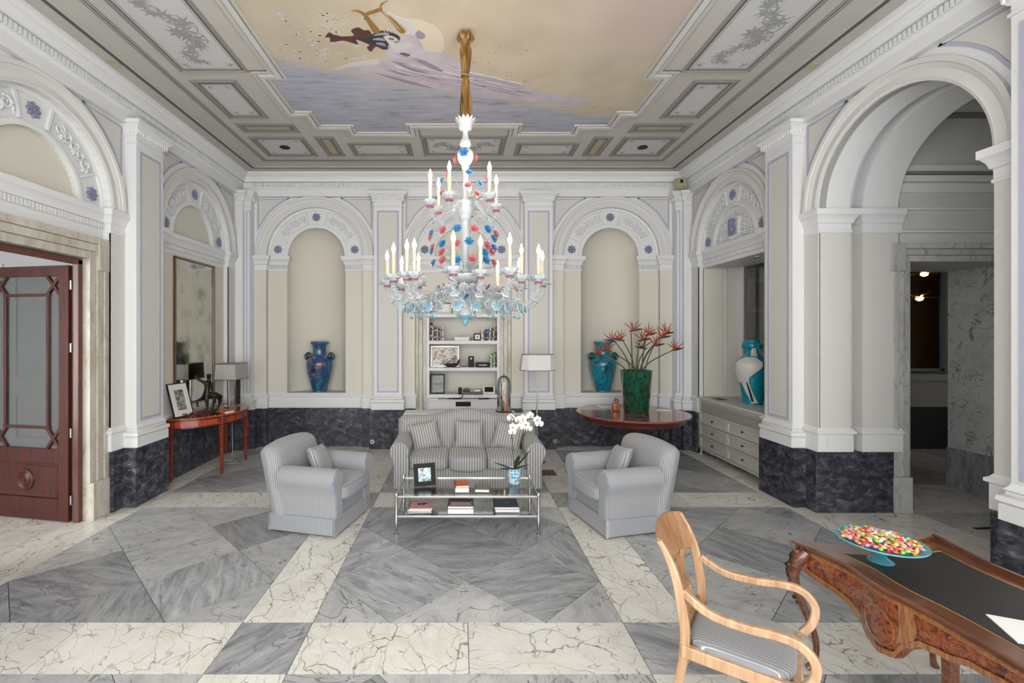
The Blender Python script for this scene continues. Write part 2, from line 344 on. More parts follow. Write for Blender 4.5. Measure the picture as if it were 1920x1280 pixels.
def pilaster(side, u, pan=None, lo=True):
    w = walls[side]['w']; hw = .255
    e = empty('pilaster'); walls[side]['todo'].append(e)
    g = G(); rings = [[w(u-hw,-.4,z),w(u-hw,-.04,z),w(u+hw,-.04,z),w(u+hw,-.4,z)] for z in (1.0,4.45)]; g.loft(rings, False, False); g.obj('shaft', M['white'], e, 0)
    g = G(); wrap(g, w, u-hw, u+hw, -.04, BASE, .36); g.obj('pilaster_base', M['white'], e)
    g = G(); wrap(g, w, u-hw, u+hw, -.04, CAP, .36)
    k = len(g.v)
    for i in range(13):                      # small leaves round the capital
        uu = u-hw-.02+(2*hw+.04)*i/12; g.ball((0,0,0), (.016,.016,.032), 6, 4); g.xf(lambda x,y,z: w(uu+x,-.005+y,4.578+z), k); k = len(g.v)
    for s in (-1, 1):
        for i in range(3):
            dd = -.06-.055*i; g.ball((0,0,0), (.016,.016,.032), 6, 4); g.xf(lambda x,y,z: w(u+s*(hw+.035)+x,dd+y,4.578+z), k); k = len(g.v)
    g.obj('capital', M['white'], e)
    a, b = pan if pan else (u-.2, u+.2)
    o = rect(a, b, 1.03, 4.37); g = G(); frame_strip(g, w, o, inset(o, .036 if b-a > .15 else .016), -.041, -.033); g.obj('panel_outline', M['lilac'], e, 0)
    g = G(); wbox(g, w, a+.048, b-.048, -.06, -.037, 1.078, 4.322) if b-a > .15 else wbox(g, w, a, b, -.06, -.05, 1.1, 4.3); g.obj('panel_field', M['panel_grey'], e, 0)
    slab(side, u-.33, u+.33, 0)
def strips(side, uc, base=True):            # outer strip either side of a bay, its impost and base
    w = walls[side]['w']
    for s in (-1, 1):
        a, b = sorted((uc+s*RO, uc+s*1.13))
        g = G(); wrap(g, w, a, b, DS, IMP, .09); part(side, g, 'impost', 'white')
        g = G(); wrap(g, w, a, b, DS, BAND, .09); part(side, g, 'base_moulding', 'white')
        g = G(); aa, bb = (a+.03, b-.1) if s < 0 else (a+.1, b-.03)
        slab(side, *sorted((uc+s*(RO-.004), uc+s*1.085)), -.15)
    g = G(); arc_sweep(g, w, uc, [(.9,DF),(.9,-.165),(.925,-.155),(.93,-.165),(1.0,-.168),(1.02,-.155),(1.045,-.15),(1.05,-.135),(1.09,-.128),(1.096,-.135),(1.096,-.19)], n=48)
    part(side, g, 'archivolt', 'ivory')
    for s in (-1, 1):
        g = G(); wbox(g, w, *sorted((uc+s*(RO+.0), uc+s*1.13)), DS-.02, DS+.002, 1.0, 3.29); part(side, g, 'strip_field', 'cream' if side == 'back' else 'panel_grey', 0)
    for s in (-1, 1):                        # spandrel panels outlined in lilac
        arc = [(1.16*cos(t), ZS+1.16*sin(t)) for t in [R(40)+(R(69)-R(40))*i/8 for i in range(9)]]
        u1 = 1.075
        arc = [(x, z) for x, z in arc if x < u1-.02]
        a0 = math.acos(u1/1.16) if u1 < 1.16 else 0
        poly = [(u1, ZS+1.16*sin(a0)+.02)]+arc+[(u1, 4.628)]
        poly[-2:-1] = [(1.16*cos(R(66)), 4.628)]
        poly = [(uc+s*x, z) for x, z in poly]
        g = G(); frame_strip(g, w, poly, inset(poly, .028), DS-.004, DS+.008); part(side, g, 'spandrel_outline', 'lilac', 0)
        g = G(); ins = inset(poly, .03); g.prism(ins, DS-.01, DS+.003, lambda x,z,h: w(x,h,z)); part(side, g, 'spandrel_field', 'panel_grey', 0)
def rosette_mesh():
    g = G()
    for k in range(8):
        a = 2*pi*k/8; n0 = len(g.v); g.ball((.052,0,0), (.032,.021,.02), 8, 6); g.mul(Matrix.Rotation(a,4,'Z'), n0)
        n0 = len(g.v); g.ball((.03,0,.008), (.02,.012,.012), 8, 5); g.mul(Matrix.Rotation(a+pi/8,4,'Z'), n0)
    g.ball((0,0,.012), (.018,.018,.016), 10, 6)
    return g.mesh('rosette', M['rosette_blue'])
ROS = None
def wmat(w, u, d, z):                        # matrix whose z axis points into the room
    o = Vector(w(u,d,z)); ux = Vector(w(u+1,d,z))-o; ud = Vector(w(u,d+1,z))-o
    return Matrix.Translation(o) @ Matrix((tuple(ux)+(0,), (0,0,1,0), tuple(ud)+(0,), (0,0,0,1))).transposed()
def spiral(c, r, turns, a0, d, sgn=1, n=22):
    return [(c[0]+r*(1-.8*t)*cos(a0+sgn*turns*2*pi*t), c[1]+r*(1-.8*t)*sin(a0+sgn*turns*2*pi*t)) for t in [i/n for i in range(n+1)]]
def frieze(side, uc, rise=0):               # ring of panels with rosettes and scrolls
    global ROS
    w = walls[side]['w']; ROS = ROS or rosette_mesh()
    g = G(); arc_sweep(g, w, uc, [(.545,DF-.03),(.545,DF+.014),(.575,DF+.02),(.60,DF+.014),(.605,DF)]); part(side, g, 'inner_rim', 'white')
    rm = .735
    g = G(); arc_sweep(g, w, uc, [(.855,DF),(.862,DF+.018),(.885,DF+.02),(.905,DF+.03)]); part(side, g, 'outer_rim', 'white')
    for a in (26, 76, 104, 154):
        t = R(a); n = Vector((-sin(t), cos(t))); g = G(); q = Vector((cos(t), sin(t)))
        pts = [q*.61+n*.016, q*.61-n*.016, q*.86-n*.022, q*.86+n*.022]
        g.prism([(uc+p.x, ZS+p.y) for p in pts], DF-.005, DF+.022, lambda x,z,h: w(x,h,z)); part(side, g, 'rib', 'white', 0, bev=.004)
    for a in (10, 90, 170):
        t = R(a); o = place(ROS, 'rosette'); o.matrix_world = wmat(w, uc+rm*cos(t), DF+.006, ZS+rm*sin(t)); walls[side]['todo'].append(o)
    for lo, hi, sg in ((31, 71, 1), (109, 149, -1)):
        g = G()
        for k in range(5):
            t = R(lo+4+(hi-lo-8)*k/4); c = (uc+rm*cos(t), ZS+rm*sin(t)); s2 = 1 if k % 2 else -1
            P = spiral((0,0), .062, 1.4, t+(pi if s2 > 0 else 0), 0, s2)
            g.tube([w(c[0]+x, DF+.016, c[1]+y) for x, y in P], [.015*(1-.5*i/len(P)) for i in range(len(P))], 6)
            for m in range(3):
                aa = t+s2*(.9+m*.7); n0 = len(g.v); g.ball((0,0,0), (.036,.016,.026), 6, 5)
                g.mul(wmat(w, c[0]+.07*cos(aa), DF+.005, c[1]+.07*sin(aa)) @ Matrix.Rotation(aa+.6*s2,4,'Z'), n0)
        part(side, g, 'scroll_relief', 'white')
        o = [(uc+r*cos(R(x)), ZS+r*sin(R(x))) for r, x in [(.625,lo-1.5+i*(hi-lo+3)/10) for i in range(11)]+[(.845,hi+1.5-i*(hi-lo+3)/10) for i in range(11)]]
        g = G(); frame_strip(g, w, o, inset(o, .012), DF, DF+.01); part(side, g, 'panel_frame', 'white', 0)
def inner_piers(side, uc, zb=1.0):           # the plane behind the outer strips with its own impost
    w = walls[side]['w']
    for s in (-1, 1):
        a, b = sorted((uc+s*RI, uc+s*(RO+.01)))
        g = G(); wbox(g, w, a, b, DF-.05, DF, zb, ZS); part(side, g, 'inner_pier', 'cream', 0)
        g = G(); wrap(g, w, a+(.0 if s>0 else 0), b, DF, IMP, .02)
        k = len(g.v)
        for i in range(11):
            x = a+.02+(b-a-.04)*i/10; wbox(g, w, x-.009, x+.009, DF, DF+.03, 3.335, 3.395)
        part(side, g, 'impost', 'white')
    g = G(); 
def lintel(side, uc, dent=True):
    w = walls[side]['w']; g = G(); band(g, w, uc-RO, uc+RO, DF, [(-.06,3.27),(.0,3.27)]+IMP[1:-1]+[(-.1,3.575)])
    if dent:
        for i in range(44):
            x = uc-RO+.02+(2*RO-.04)*i/43; wbox(g, w, x-.011, x+.011, DF, DF+.03, 3.335, 3.395)
    part(side, g, 'lintel', 'white')
def lunette(side, uc, mat='cream'):
    w = walls[side]['w']; g = G(); n = 24
    P = [(uc+RI*cos(pi*i/n), ZS+RI*sin(pi*i/n)) for i in range(n+1)]
    g.prism(P, DF-.12, DF-.06, lambda x,z,h: w(x,h,z)); arc_sweep(g, w, uc, [(RI,DF),(RI,DF-.1)])
    part(side, g, 'lunette', mat)
def bay(side, uc, kind):
    W = walls[side]; w = W['w']; g = W['g']
    plate(g, w, uc, RO, 1.14, .0, 4.8, DS, .1 if kind != 'open' else 0)
    strips(side, uc)
    if kind in ('niche','book','mirror','door','B'):
        gg = G(); plate(gg, w, uc, RI, .92, ZS-.02, 4.5, DF, .06, jamb=False); part(side, gg, 'frieze_ring', 'white')
        frieze(side, uc)
    if kind == 'niche':
        inner_piers(side, uc); n = 28; gg = G(); rings = []
        for z in (1.0, ZS): rings.append([w(uc+RI*cos(pi*i/n), DF-.46*sin(pi*i/n), z) for i in range(n+1)])
        for k in range(1, 13):
            b = pi/2*k/12; rings.append([w(uc+RI*cos(b)*cos(pi*i/n), DF-.46*cos(b)*sin(pi*i/n), ZS+RI*sin(b)) for i in range(n+1)])
        # dome built round the horizontal axis of the opening
        gg.loft(rings[:2], False, False); dm = []
        for k in range(13):
            p = pi*k/24; dm.append([w(uc+RI*cos(pi*i/n), DF-.46*sin(pi*i/n)*cos(p), ZS+RI*sin(pi*i/n)*sin(p)) for i in range(n+1)])
        gg.loft(dm, False, False); part(side, gg, 'niche_shell', 'cream', 60)
        gg = G(); gg.prism([(uc+RI*cos(pi*i/n), DF-.46*sin(pi*i/n)) for i in range(n+1)], .9, 1.0, lambda x,d,h: w(x,d,h)); part(side, gg, 'niche_sill', 'cream', 0)
        gg = G(); arc_sweep(gg, w, uc, [(.535,DF-.03),(.535,DF+.008),(.56,DF+.008)]); part(side, gg, 'niche_edge', 'white')
        gg = G(); band(gg, w, uc-RO, uc+RO, DF, BAND); wbox(gg, w, uc-RO, uc+RO, DF-.05, DF+.002, .72, 1.0); part(side, gg, 'base_moulding', 'white')
        for a, b in ((-RO,-.18),(-.18,RO)): slab(side, uc+a, uc+b, DF+.045)
    if kind in ('book','mirror','door','B'): lintel(side, uc)
    if kind in ('book','mirror','door'): lunette(side, uc)
    if kind == 'mirror':
        gg = G(); wbox(gg, w, uc-RO, uc+RO, DF-.05, DF, .72, 3.3); part(side, gg, 'bay_panel', 'cream', 0)
        gg = G(); band(gg, w, uc-RO, uc+RO, DF, BAND); part(side, gg, 'base_moulding', 'white')
        for a, b in ((-RO,-.2),(-.2,.25),(.25,RO)): slab(side, uc+a, uc+b, DF+.045)
for u in (-2.77, 0, 2.77): bay('back', u, 'book' if u == 0 else 'niche')
bay('left', 2.77, 'mirror'); bay('left', 0, 'door')
bay('right', -2.77, 'B'); bay('right', 0, 'open')
for u in (-1.385, 1.385): pilaster('back', u)
pilaster('back', -4.155, pan=(-3.985,-3.905)); pilaster('back', 4.155, pan=(3.905,3.985))
for u in (-1.385, 1.385): pilaster('left', u); pilaster('right', u)
pilaster('left', 4.155); pilaster('right', -4.155)
# plain stretches of the side walls nearer than the camera sees, and backing added behind every bay against light leaks
wbox(walls['left']['g'], Wl, -5.4, -1.1, -.3, DS, 0, 4.8); wbox(walls['right']['g'], Wr, 1.1, 5.4, -.3, DS, 0, 4.8)
wbox(walls['back']['g'], Wb, -4.6, 4.6, -.9, -.8, 0, 5.2)
gl = walls['left']['g']; wbox(gl, Wl, .95, 5.0, -.5, -.4, 0, 5.2); wbox(gl, Wl, -.95, .95, -.5, -.42, 3.3, 5.2); wbox(gl, Wl, -5.4, -.95, -.5, -.4, 0, 5.2)
for s, mt in (('back','white'),('left','white'),('right','white')):
    o = walls[s]['g'].obj('wall_'+s, M[mt], None, 30); tag(o, kind='structure'); walls[s]['root'] = o
# ---- floor
A_, W_, YA, XC = 2.26, .5145, 3.382, .0515
floor = G().box(-9, 10, -1.2, 10.5, -.1, -.004).obj('floor', M['grout'], None, 0); tag(floor, kind='structure')
def clip(poly, x0, x1, y0, y1):
    for ax, v, s in ((0,x0,1),(0,x1,-1),(1,y0,1),(1,y1,-1)):
        out = []
        for i in range(len(poly)):
            p, q = poly[i-1], poly[i]; a, b = s*(p[ax]-v), s*(q[ax]-v)
            if (a >= 0) != (b >= 0):
                t = a/(a-b); out.append((p[0]+(q[0]-p[0])*t, p[1]+(q[1]-p[1])*t))
            if b >= 0: out.append(q)
        poly = out
        if not poly: return []
    return poly
def tile(poly, mat):
    A = abs(sum(poly[i-1][0]*poly[i][1]-poly[i][0]*poly[i-1][1] for i in range(len(poly))))/2
    if A < .002: return
    c = (sum(p[0] for p in poly)/len(poly), sum(p[1] for p in poly)/len(poly))
    q = inset(poly, .0024)
    G().prism(q, -.02, 0).obj('marble_tile', M[mat], floor, 0)
def dedupe(p):
    out = []
    for a in p:
        if not out or (Vector(a)-Vector(out[-1])).length > 1e-4: out.append(a)
    if len(out) > 1 and (Vector(out[0])-Vector(out[-1])).length < 1e-4: out.pop()
    return out
xs = [XC-1.5*A_-W_, XC-A_/2, XC+A_/2+W_]; ys = [YA-W_-A_, YA, YA+A_+W_]
rnd = random.Random(3)
for px in xs:
    for py in ys:
        h = A_/2
        for i in range(-3, 4):
            for j in range(-3, 6):
                p0, q0 = -.25*A_+h*j, -.25*A_+h*i      # x+y in [p0,p0+h], x-y in [q0,q0+h]
                pts = [((p+q)/2+px+A_/2, (p-q)/2+py) for p, q in ((p0,q0),(p0+h,q0),(p0+h,q0+h),(p0,q0+h))]
                pl = dedupe(clip(pts, px, px+A_, py, min(py+A_, 8.42)))
                if len(pl) > 2: tile(pl, rnd.choice(('grey_marble','grey_marble_b','grey_marble','grey_marble_b')))
def rct(x0, x1, y0, y1, mat): tile([(x0,y0),(x1,y0),(x1,y1),(x0,y1)], mat)
sx = [XC-A_/2-W_, XC+A_/2]
for py in ys:
    for x in sx:
        y1 = min(py+A_, 8.42)
        rct(x, x+W_, py, py+A_/2, 'cream_marble'); rct(x, x+W_, py+A_/2, y1, 'cream_marble')
for sy in (YA-W_, YA+A_):
    for x in sx: rct(x, x+W_, sy, sy+W_, 'grey_marble')
    for px in xs:
        rct(px, px+A_/2, sy, sy+W_, 'cream_marble'); rct(px+A_/2, px+A_, sy, sy+W_, 'cream_marble')
xl, xr = xs[0], xs[2]+A_
for k in range(9):
    y0 = .6+k*.98; y1 = min(y0+.98, 8.7)
    rct(xl-.5, xl, y0, y1, 'cream_marble'); rct(xr, xr+.45, y0, y1, 'cream_marble')
for k in range(8):
    rct(xl+k*.985, xl+(k+1)*.985, 8.42, 8.72, 'cream_marble')
for k in range(4):
    for j in range(5): rct(xl-.5-1.2*(k+1), xl-.5-1.2*k, 3.2+j*.9, 4.1+j*.9, 'cream_marble')
for k in range(5):
    for j in range(6): rct(xr+.45+.95*k, xr+.45+.95*(k+1), 2.4+j*1.02, 3.42+j*1.02, 'cream_marble' if (k+j) % 3 else 'grey_marble_b')
rct(xl-.5, xr+.5, -.8, .55, 'cream_marble')
# ---- cornice
prof = [(-.3,4.648),(-.10,4.648),(-.10,4.775),(-.085,4.785),(-.07,4.80),(-.07,4.892),(-.03,4.90),(-.025,4.925),(-.012,4.955),(.0,4.96),(.005,4.985),(.03,4.99),(.055,5.012),(.08,5.02),(.08,5.055)]
g = G(); rings = []
for d, z in prof: rings.append([(XLW+d,YFW+.1+d,z),(XRW-d,YFW+.1+d,z),(XRW-d,YB-d,z),(XLW+d,YB-d,z)])
g.loft(rings, True, False); corn = g.obj('trim_1', M['white'], None, 20); tag(corn, kind='structure')
for w, a, b in ((Wb,-3.9,3.9),(Wl,-3.0,3.95),(Wr,-3.95,3.0)):
    g = G(); n = int((b-a)/.046)
    for i in range(n): x = a+(b-a)*i/n; wbox(g, w, x, x+.028, -.09, -.042, 4.815, 4.882)
    o = g.obj('dentil_band', M['white'], corn, 0); o['kind'] = 'stuff'
# ---- shell outside what the room shows: sky-blocking slab, wall with windows behind the camera
sky_blocker = G().box(-6.2, 10, -1.5, 10.5, 5.12, 5.4).obj('sky_blocker', M['white'], None, 0); tag(sky_blocker, kind='structure')  # unseen slab added to block light from above
g = G(); wins = [(-3.75,-1.35),(-1.2,1.3),(1.45,3.85)]
e = [-6.2]+[x for a in wins for x in a]+[10.5]
for i in range(0, len(e), 2): g.box(e[i], e[i+1], YFW-.25, YFW, 0, 5.2)
for a, b in wins: g.box(a, b, YFW-.25, YFW, 4.75, 5.2); g.box(a, b, YFW-.25, YFW, 0, .12)
tag(g.obj('wall_front', M['white'], None, 0), kind='structure')
for i, (a, b) in enumerate(wins):
    g = G()
    for x in (a+.04, (a+b)/2, b-.04): g.box(x-.035, x+.035, YFW-.16, YFW-.1, .12, 4.75)
    for z in (.16, 1.7, 3.2, 4.71): g.box(a, b, YFW-.16, YFW-.1, z-.035, z+.035)
    tag(g.obj('window_%d' % (i+1), M['white'], None, 0), kind='structure')
    portal((a+b)/2, YFW-.05, 2.43, b-a, 4.63, R(90), 0)
# ================================================================ CEILING
YC0 = 4.53
ceil = G().box(XLW-.2, XRW+.2, YFW-.1, YB+.3, ZCE, ZCE+.06).obj('ceiling', M['tan_ceiling'], None, 0); tag(ceil, kind='structure')
def cfn(x, y, h): return (x, y, ZCE-h)
def cstrip(outer, inner, h0, h1, name, mat, par=ceil):
    g = G(); g.loft([[cfn(x,y,h0) for x,y in outer],[cfn(x,y,h1) for x,y in outer],[cfn(x,y,h1) for x,y in inner],[cfn(x,y,h0) for x,y in inner]], True, False)
    return g.obj(name, M[mat], par, 0)
def crect(d): return [(XLW+d,YC0-(YB-YC0)+d),(XRW-d,YC0-(YB-YC0)+d),(XRW-d,YB-d),(XLW+d,YB-d)]
cstrip(crect(.235), crect(.275), -.001, .004, 'shadow_gap', 'ceil_line')
cstrip(crect(.29), crect(.33), 0, .012, 'border_moulding', 'tan_ceiling')
for d, m in ((.57,'ceil_dark'),(.60,'ceil_line'),(.63,'ceil_dark')): cstrip(crect(d), crect(d+.012), -.001, .004, 'border_line', m)
HS = [0]
def hz():
    HS[0] = (HS[0]+1) % 400; return .005+HS[0]*6e-6
def leafspray(g, cx, cy, s, a):
    for k in range(5):
        t = a+(k-2)*.55; L = s*(1-.12*abs(k-2))
        P = [(cx+L*q*cos(t+.5*q*(k-2)*.4), cy+L*q*sin(t+.5*q*(k-2)*.4)) for q in (0,.33,.66,1)]
        n = Vector((-sin(t),cos(t)))*s*.09
        pl = [P[0],(P[1][0]+n.x,P[1][1]+n.y),(P[2][0]+n.x*.7,P[2][1]+n.y*.7),P[3],(P[2][0]-n.x*.5,P[2][1]-n.y*.5),(P[1][0]-n.x,P[1][1]-n.y)]
        g.prism(pl, .004, hz(), cfn)
def swirl(g, cx, cy, r, turns, a0, sg, wd):
    P = [Vector(p) for p in spiral((cx,cy), r, turns, a0, 0, sg, 26)]
    for i in range(len(P)-1):
        t = (P[i+1]-P[i]).normalized(); n = Vector((-t.y,t.x)); w0, w1 = wd*(1-.6*i/len(P)), wd*(1-.6*(i+1)/len(P))
        g.prism([tuple(P[i]-n*w0),tuple(P[i+1]-n*w1),tuple(P[i+1]+n*w1),tuple(P[i]+n*w0)], .004, hz(), cfn)
def coffer(x0, x1, y0, y1, kind='corner', field='pale_ceiling', fr=.075):
    e = empty('ceiling_panel', parent=ceil)
    o = [(x0,y0),(x1,y0),(x1,y1),(x0,y1)]; i1 = inset(o, fr); i2 = inset(o, fr+.012); i3 = inset(o, fr+.03); i4 = inset(o, fr+.036)
    g = G(); g.loft([[cfn(x,y,0) for x,y in o],[cfn(x,y,.004) for x,y in o],[cfn(x,y,.02) for x,y in inset(o,fr*.5)],[cfn(x,y,.004) for x,y in i1]], True, False); g.obj('panel_frame', M['ceil_dark'], e, 0)
    cstrip(i1, i2, 0, .007, 'panel_line', 'ceil_line', e); cstrip(i3, i4, .003, .006, 'inner_line', 'ceil_dark', e)
    g = G(); g.prism(i1, -.002, .004, cfn); g.obj('panel_field', M[field], e, 0)
    a, b, c, d = i3[0][0], i3[2][0], i3[0][1], i3[2][1]; s = .075
    if kind != 'plain':
        g = G()
        for (px, py, an) in ((a+.05,c+.05,45),(b-.05,c+.05,135),(b-.05,d-.05,225),(a+.05,d-.05,315)): leafspray(g, px, py, s, R(an))
        g.obj('corner_leaves', M['ceil_leaf'], e, 0)
    if kind == 'scroll':
        g = G(); cx, cy = (a+b)/2, (c+d)/2; lx, ly = (b-a), (d-c); rr = random.Random(5)
        vert = ly > lx; L = max(lx, ly)*.42; S = min(lx, ly)
        pt = (lambda t, o: (cx+o, cy+t)) if vert else (lambda t, o: (cx+t, cy+o))
        for dr_ in (-1, 1):              # two mirrored vines running out from the middle
            V = [Vector(pt(dr_*L*q, S*.24*sin(q*6.3)*(1-.35*q))) for q in [i/40 for i in range(41)]]
            for i in range(40):
                tv = (V[i+1]-V[i]).normalized(); nv = Vector((-tv.y,tv.x))*(.007-.003*i/40); g.prism([tuple(V[i]-nv),tuple(V[i+1]-nv),tuple(V[i+1]+nv),tuple(V[i]+nv)], .004, hz(), cfn)
            for i in range(3, 41, 4):
                tv = (V[i]-V[i-1]); a = math.atan2(tv.y, tv.x); leafspray(g, V[i].x, V[i].y, S*(.26-.10*i/40), a+rr.uniform(.5,1.2)*(1 if i % 8 == 3 else -1))
            for i in (6, 15, 24, 33): tv = V[i]-V[i-1]; swirl(g, V[i].x, V[i].y, S*(.22-.09*i/40), 1.3, math.atan2(tv.y,tv.x), dr_*(1 if i % 2 else -1), .007)
        for k in range(4): leafspray(g, cx, cy, S*.2, 2*pi*k/4+.4)
        for k in ():
            for sg in ():
                swirl(g, x, y, q*rr.uniform(.8,1.5), rr.uniform(.6,1.3), rr.random()*6, sg, .008)
                leafspray(g, x+sg*(q if vert else 0), y+(0 if vert else sg*q), q*1.15, rr.random()*6)
        g.obj('scroll_painting', M['ceil_leaf'], e, 0)
    return e
pm('ceil_leaf', (.31,.31,.32), .7, var=.25, vscale=20)
def mir(x): return 2*X0-x
for s in (0, 1):
    f = (lambda a, b: (a, b)) if s == 0 else (lambda a, b: (mir(b), mir(a)))
    def both(a, b, y0, y1, *k, **kw):
        x0, x1 = f(a, b); coffer(x0, x1, y0, y1, *k, **kw)
        if y0 > 5.3 or True:
            pass
    both(-3.19,-2.35,6.92,7.69,'corner'); both(-2.2,-1.9,6.91,7.68,'plain','ceil_gold'); both(-1.757,-.775,7.135,7.67,'corner')
    both(-3.17,-2.345,6.48,6.79,'plain','ceil_gold'); both(-3.16,-2.615,5.37,6.34,'corner'); both(-3.15,-2.38,3.84,5.22,'scroll', fr=.05)
    both(-3.16,-2.615,2.72,3.69,'corner')
    x = -2.77 if s == 0 else mir(-2.77)      # recessed spot in the corner panel
    e = empty('ceiling_spotlight', (x,7.3,ZCE-.01), 0, 'round recessed spotlight in the '+('left' if s == 0 else 'right')+' corner ceiling panel above the back wall', 'spotlight', 'recessed ceiling spots')
    G().lathe([(.05,.006),(.075,.004),(.08,-.004),(.05,-.006),(.045,.0)], 20).obj('bezel', M['black'], e); G().lathe([(0,.002),(.045,.002),(.045,.008),(0,.008)], 16).obj('lens', M['paper'], e)
coffer(X0-.65, X0+.65, 6.893, 7.65, 'scroll', 'pale_ceiling')
for x, y, t in ((XLW+.17, 5.03, 'left'), (XRW-.17, 5.10, 'right')):
    e = empty('cornice_downlight', (x,y,ZCE-.004), 0, 'small brass ringed downlight in the ceiling edge above the %s wall' % t, 'spotlight', 'cornice downlights')
    G().lathe([(.04,0),(.06,0),(.06,-.01),(.04,-.006)], 20).obj('bezel', M['gold_paint'] if 'gold_paint' in M else M['gold'], e); G().lathe([(0,-.002),(.04,-.002),(.04,.001),(0,.001)], 16).obj('lens', M['black'], e)
# painted centre with its stepped frame
H = [(-2.0,YC0),(-2.0,5.35),(-2.2,5.35),(-2.2,6.13),(-1.975,6.13),(-1.975,6.53),(-1.515,6.53),(-1.515,6.76),(-.77,6.76),(-.77,6.49)]
H = [(x-0.0, y) for x, y in H]
right = [(mir(x), y) for x, y in H[::-1]]; top = H+right
bot = [(x, 2*YC0-y) for x, y in top[::-1]]
outl = dedupe([p for p in top if p[1] != YC0]+[p for p in bot if p[1] != YC0])
m, nt, N, L, b = _new('fresco'); geo = N.new('ShaderNodeNewGeometry'); sp = N.new('ShaderNodeSeparateXYZ'); L.new(geo.outputs['Position'], sp.inputs[0])
n1 = N.new('ShaderNodeTexNoise'); n1.inputs['Scale'].default_value = 2.2; n1.inputs['Detail'].default_value = 8; L.new(geo.outputs['Position'], n1.inputs['Vector'])
mp = N.new('ShaderNodeMapping'); mp.inputs['Scale'].default_value = (1.2,7,1); L.new(geo.outputs['Position'], mp.inputs['Vector'])
n2 = N.new('ShaderNodeTexNoise'); n2.inputs['Scale'].default_value = 2.5; n2.inputs['Detail'].default_value = 8; L.new(mp.outputs[0], n2.inputs['Vector'])
# the blue band climbs on the left and stays low on the right, as painted
edge = mth(N, L, 'ADD', mth(N, L, 'MULTIPLY', sp.outputs[0], -.33), mth(N, L, 'MULTIPLY', n1.outputs['Fac'], .25))
tt = mth(N, L, 'ADD', sp.outputs[1], edge)
fz = ramp(N, [(0,(0,0,0)),(1,(1,1,1))]); L.new(mth(N, L, 'MULTIPLY', mth(N, L, 'SUBTRACT', tt, 5.68), 5.), fz.inputs[0])
sky = ramp(N, [(.3,(.46,.395,.30)),(.55,(.52,.455,.355)),(.8,(.56,.50,.41))]); L.new(n1.outputs['Fac'], sky.inputs[0])
pk = ramp(N, [(0,(0,0,0)),(1,(1,1,1))]); L.new(mth(N, L, 'MULTIPLY', mth(N, L, 'SUBTRACT', sp.outputs[0], .3), .6), pk.inputs[0])
py_ = ramp(N, [(0,(1,1,1)),(1,(0,0,0))]); L.new(mth(N, L, 'MULTIPLY', mth(N, L, 'SUBTRACT', sp.outputs[1], 4.1), .8), py_.inputs[0])
mp_ = N.new('ShaderNodeMix'); mp_.data_type = 'RGBA'; L.new(mth(N, L, 'MULTIPLY', pk.outputs[0], py_.outputs[0]), mp_.inputs[0]); L.new(sky.outputs[0], mp_.inputs[6]); mp_.inputs[7].default_value = (.50,.40,.38,1)
sea = ramp(N, [(.3,(.25,.24,.27)),(.4,(.35,.36,.43)),(.6,(.41,.42,.51)),(.8,(.46,.46,.54))]); L.new(n2.outputs['Fac'], sea.inputs[0])
mx = N.new('ShaderNodeMix'); mx.data_type = 'RGBA'; L.new(fz.outputs[0], mx.inputs[0]); L.new(mp_.outputs[2], mx.inputs[6]); L.new(sea.outputs[0], mx.inputs[7]); L.new(mx.outputs[2], b.inputs['Base Color']); b.inputs['Roughness'].default_value = .8
MATS['fresco'] = m
fres = G(); fres.prism(outl, -.01, .003, cfn); fres = fres.obj('ceiling_painting', M['fresco'], ceil, 0)
def offs(t): return inset(outl, -t)
for t0, t1, h, mt in ((-.006,.03,.022,'tan_ceiling'),(.03,.042,.012,'ceil_line'),(.042,.10,.03,'pale_ceiling'),(.10,.112,.014,'ceil_dark'),(.112,.16,.02,'tan_ceiling'),(.16,.168,.012,'ceil_line')):
    cstrip(offs(t1), offs(t0), 0, h, 'painting_frame', mt)
# the painted figure: flat shapes on the ceiling painting, drawn in photograph points carried to the ceiling plane
def cp(u, v): Y = FPX*(ZCE-CH)/(PY-v); return ((u-PX)/FPX*Y, Y)
def fz_(x, y): return cp(570+x/5.333, y/5.333)
pm('f_dress', (.47,.43,.50), .8, var=.25, vscale=6); pm('f_dress2', (.50,.47,.53), .8, var=.15, vscale=9); pm('f_skin', (.55,.53,.52), .8); pm('f_hair', (.03,.035,.05), .7, var=.5, vscale=30)
pm('f_veil', (.085,.035,.03), .8, var=.4, vscale=25); pm('f_lyre', (.26,.15,.045), .7, var=.35, vscale=40); pm('f_disc', (.60,.54,.45), .8); pm('f_fold', (.27,.25,.31), .8); pm('f_flower', (.55,.54,.58), .8, var=.3, vscale=40); pm('f_dark', (.13,.11,.12), .8)
LAY = [.004]
def fig(name, pts, mat):
    P = [fz_(*p) for p in pts]; P = [tuple(p) for p in spline([(x,y,0) for x,y in P+[P[0]]], 4)][:-1]; P = [(p[0],p[1]) for p in P]
    LAY[0] += .00025
    g = G(); g.prism(P, .002, LAY[0], cfn); return g.obj(name, M[mat], fres, 0)
fig('painted_disc', [(1000,180),(1150,190),(1290,245),(1380,340),(1400,440),(1370,520),(1250,530),(1130,480),(1060,330)], 'f_disc')
fig('painted_dress', [(300,680),(420,640),(640,610),(760,590),(840,570),(800,480),(950,400),(1100,430),(1180,500),(1400,530),(1550,600),(1700,720),(2000,790),(2250,880),(2500,940),(2900,1010),(2700,1050),(2200,1000),(1700,960),(1400,900),(1100,840),(800,770),(500,710)], 'f_dress')
fig('painted_dress', [(820,500),(960,420),(1090,420),(1200,510),(1380,560),(1560,680),(1500,740),(1250,640),(1000,580),(850,560)], 'f_dress2')
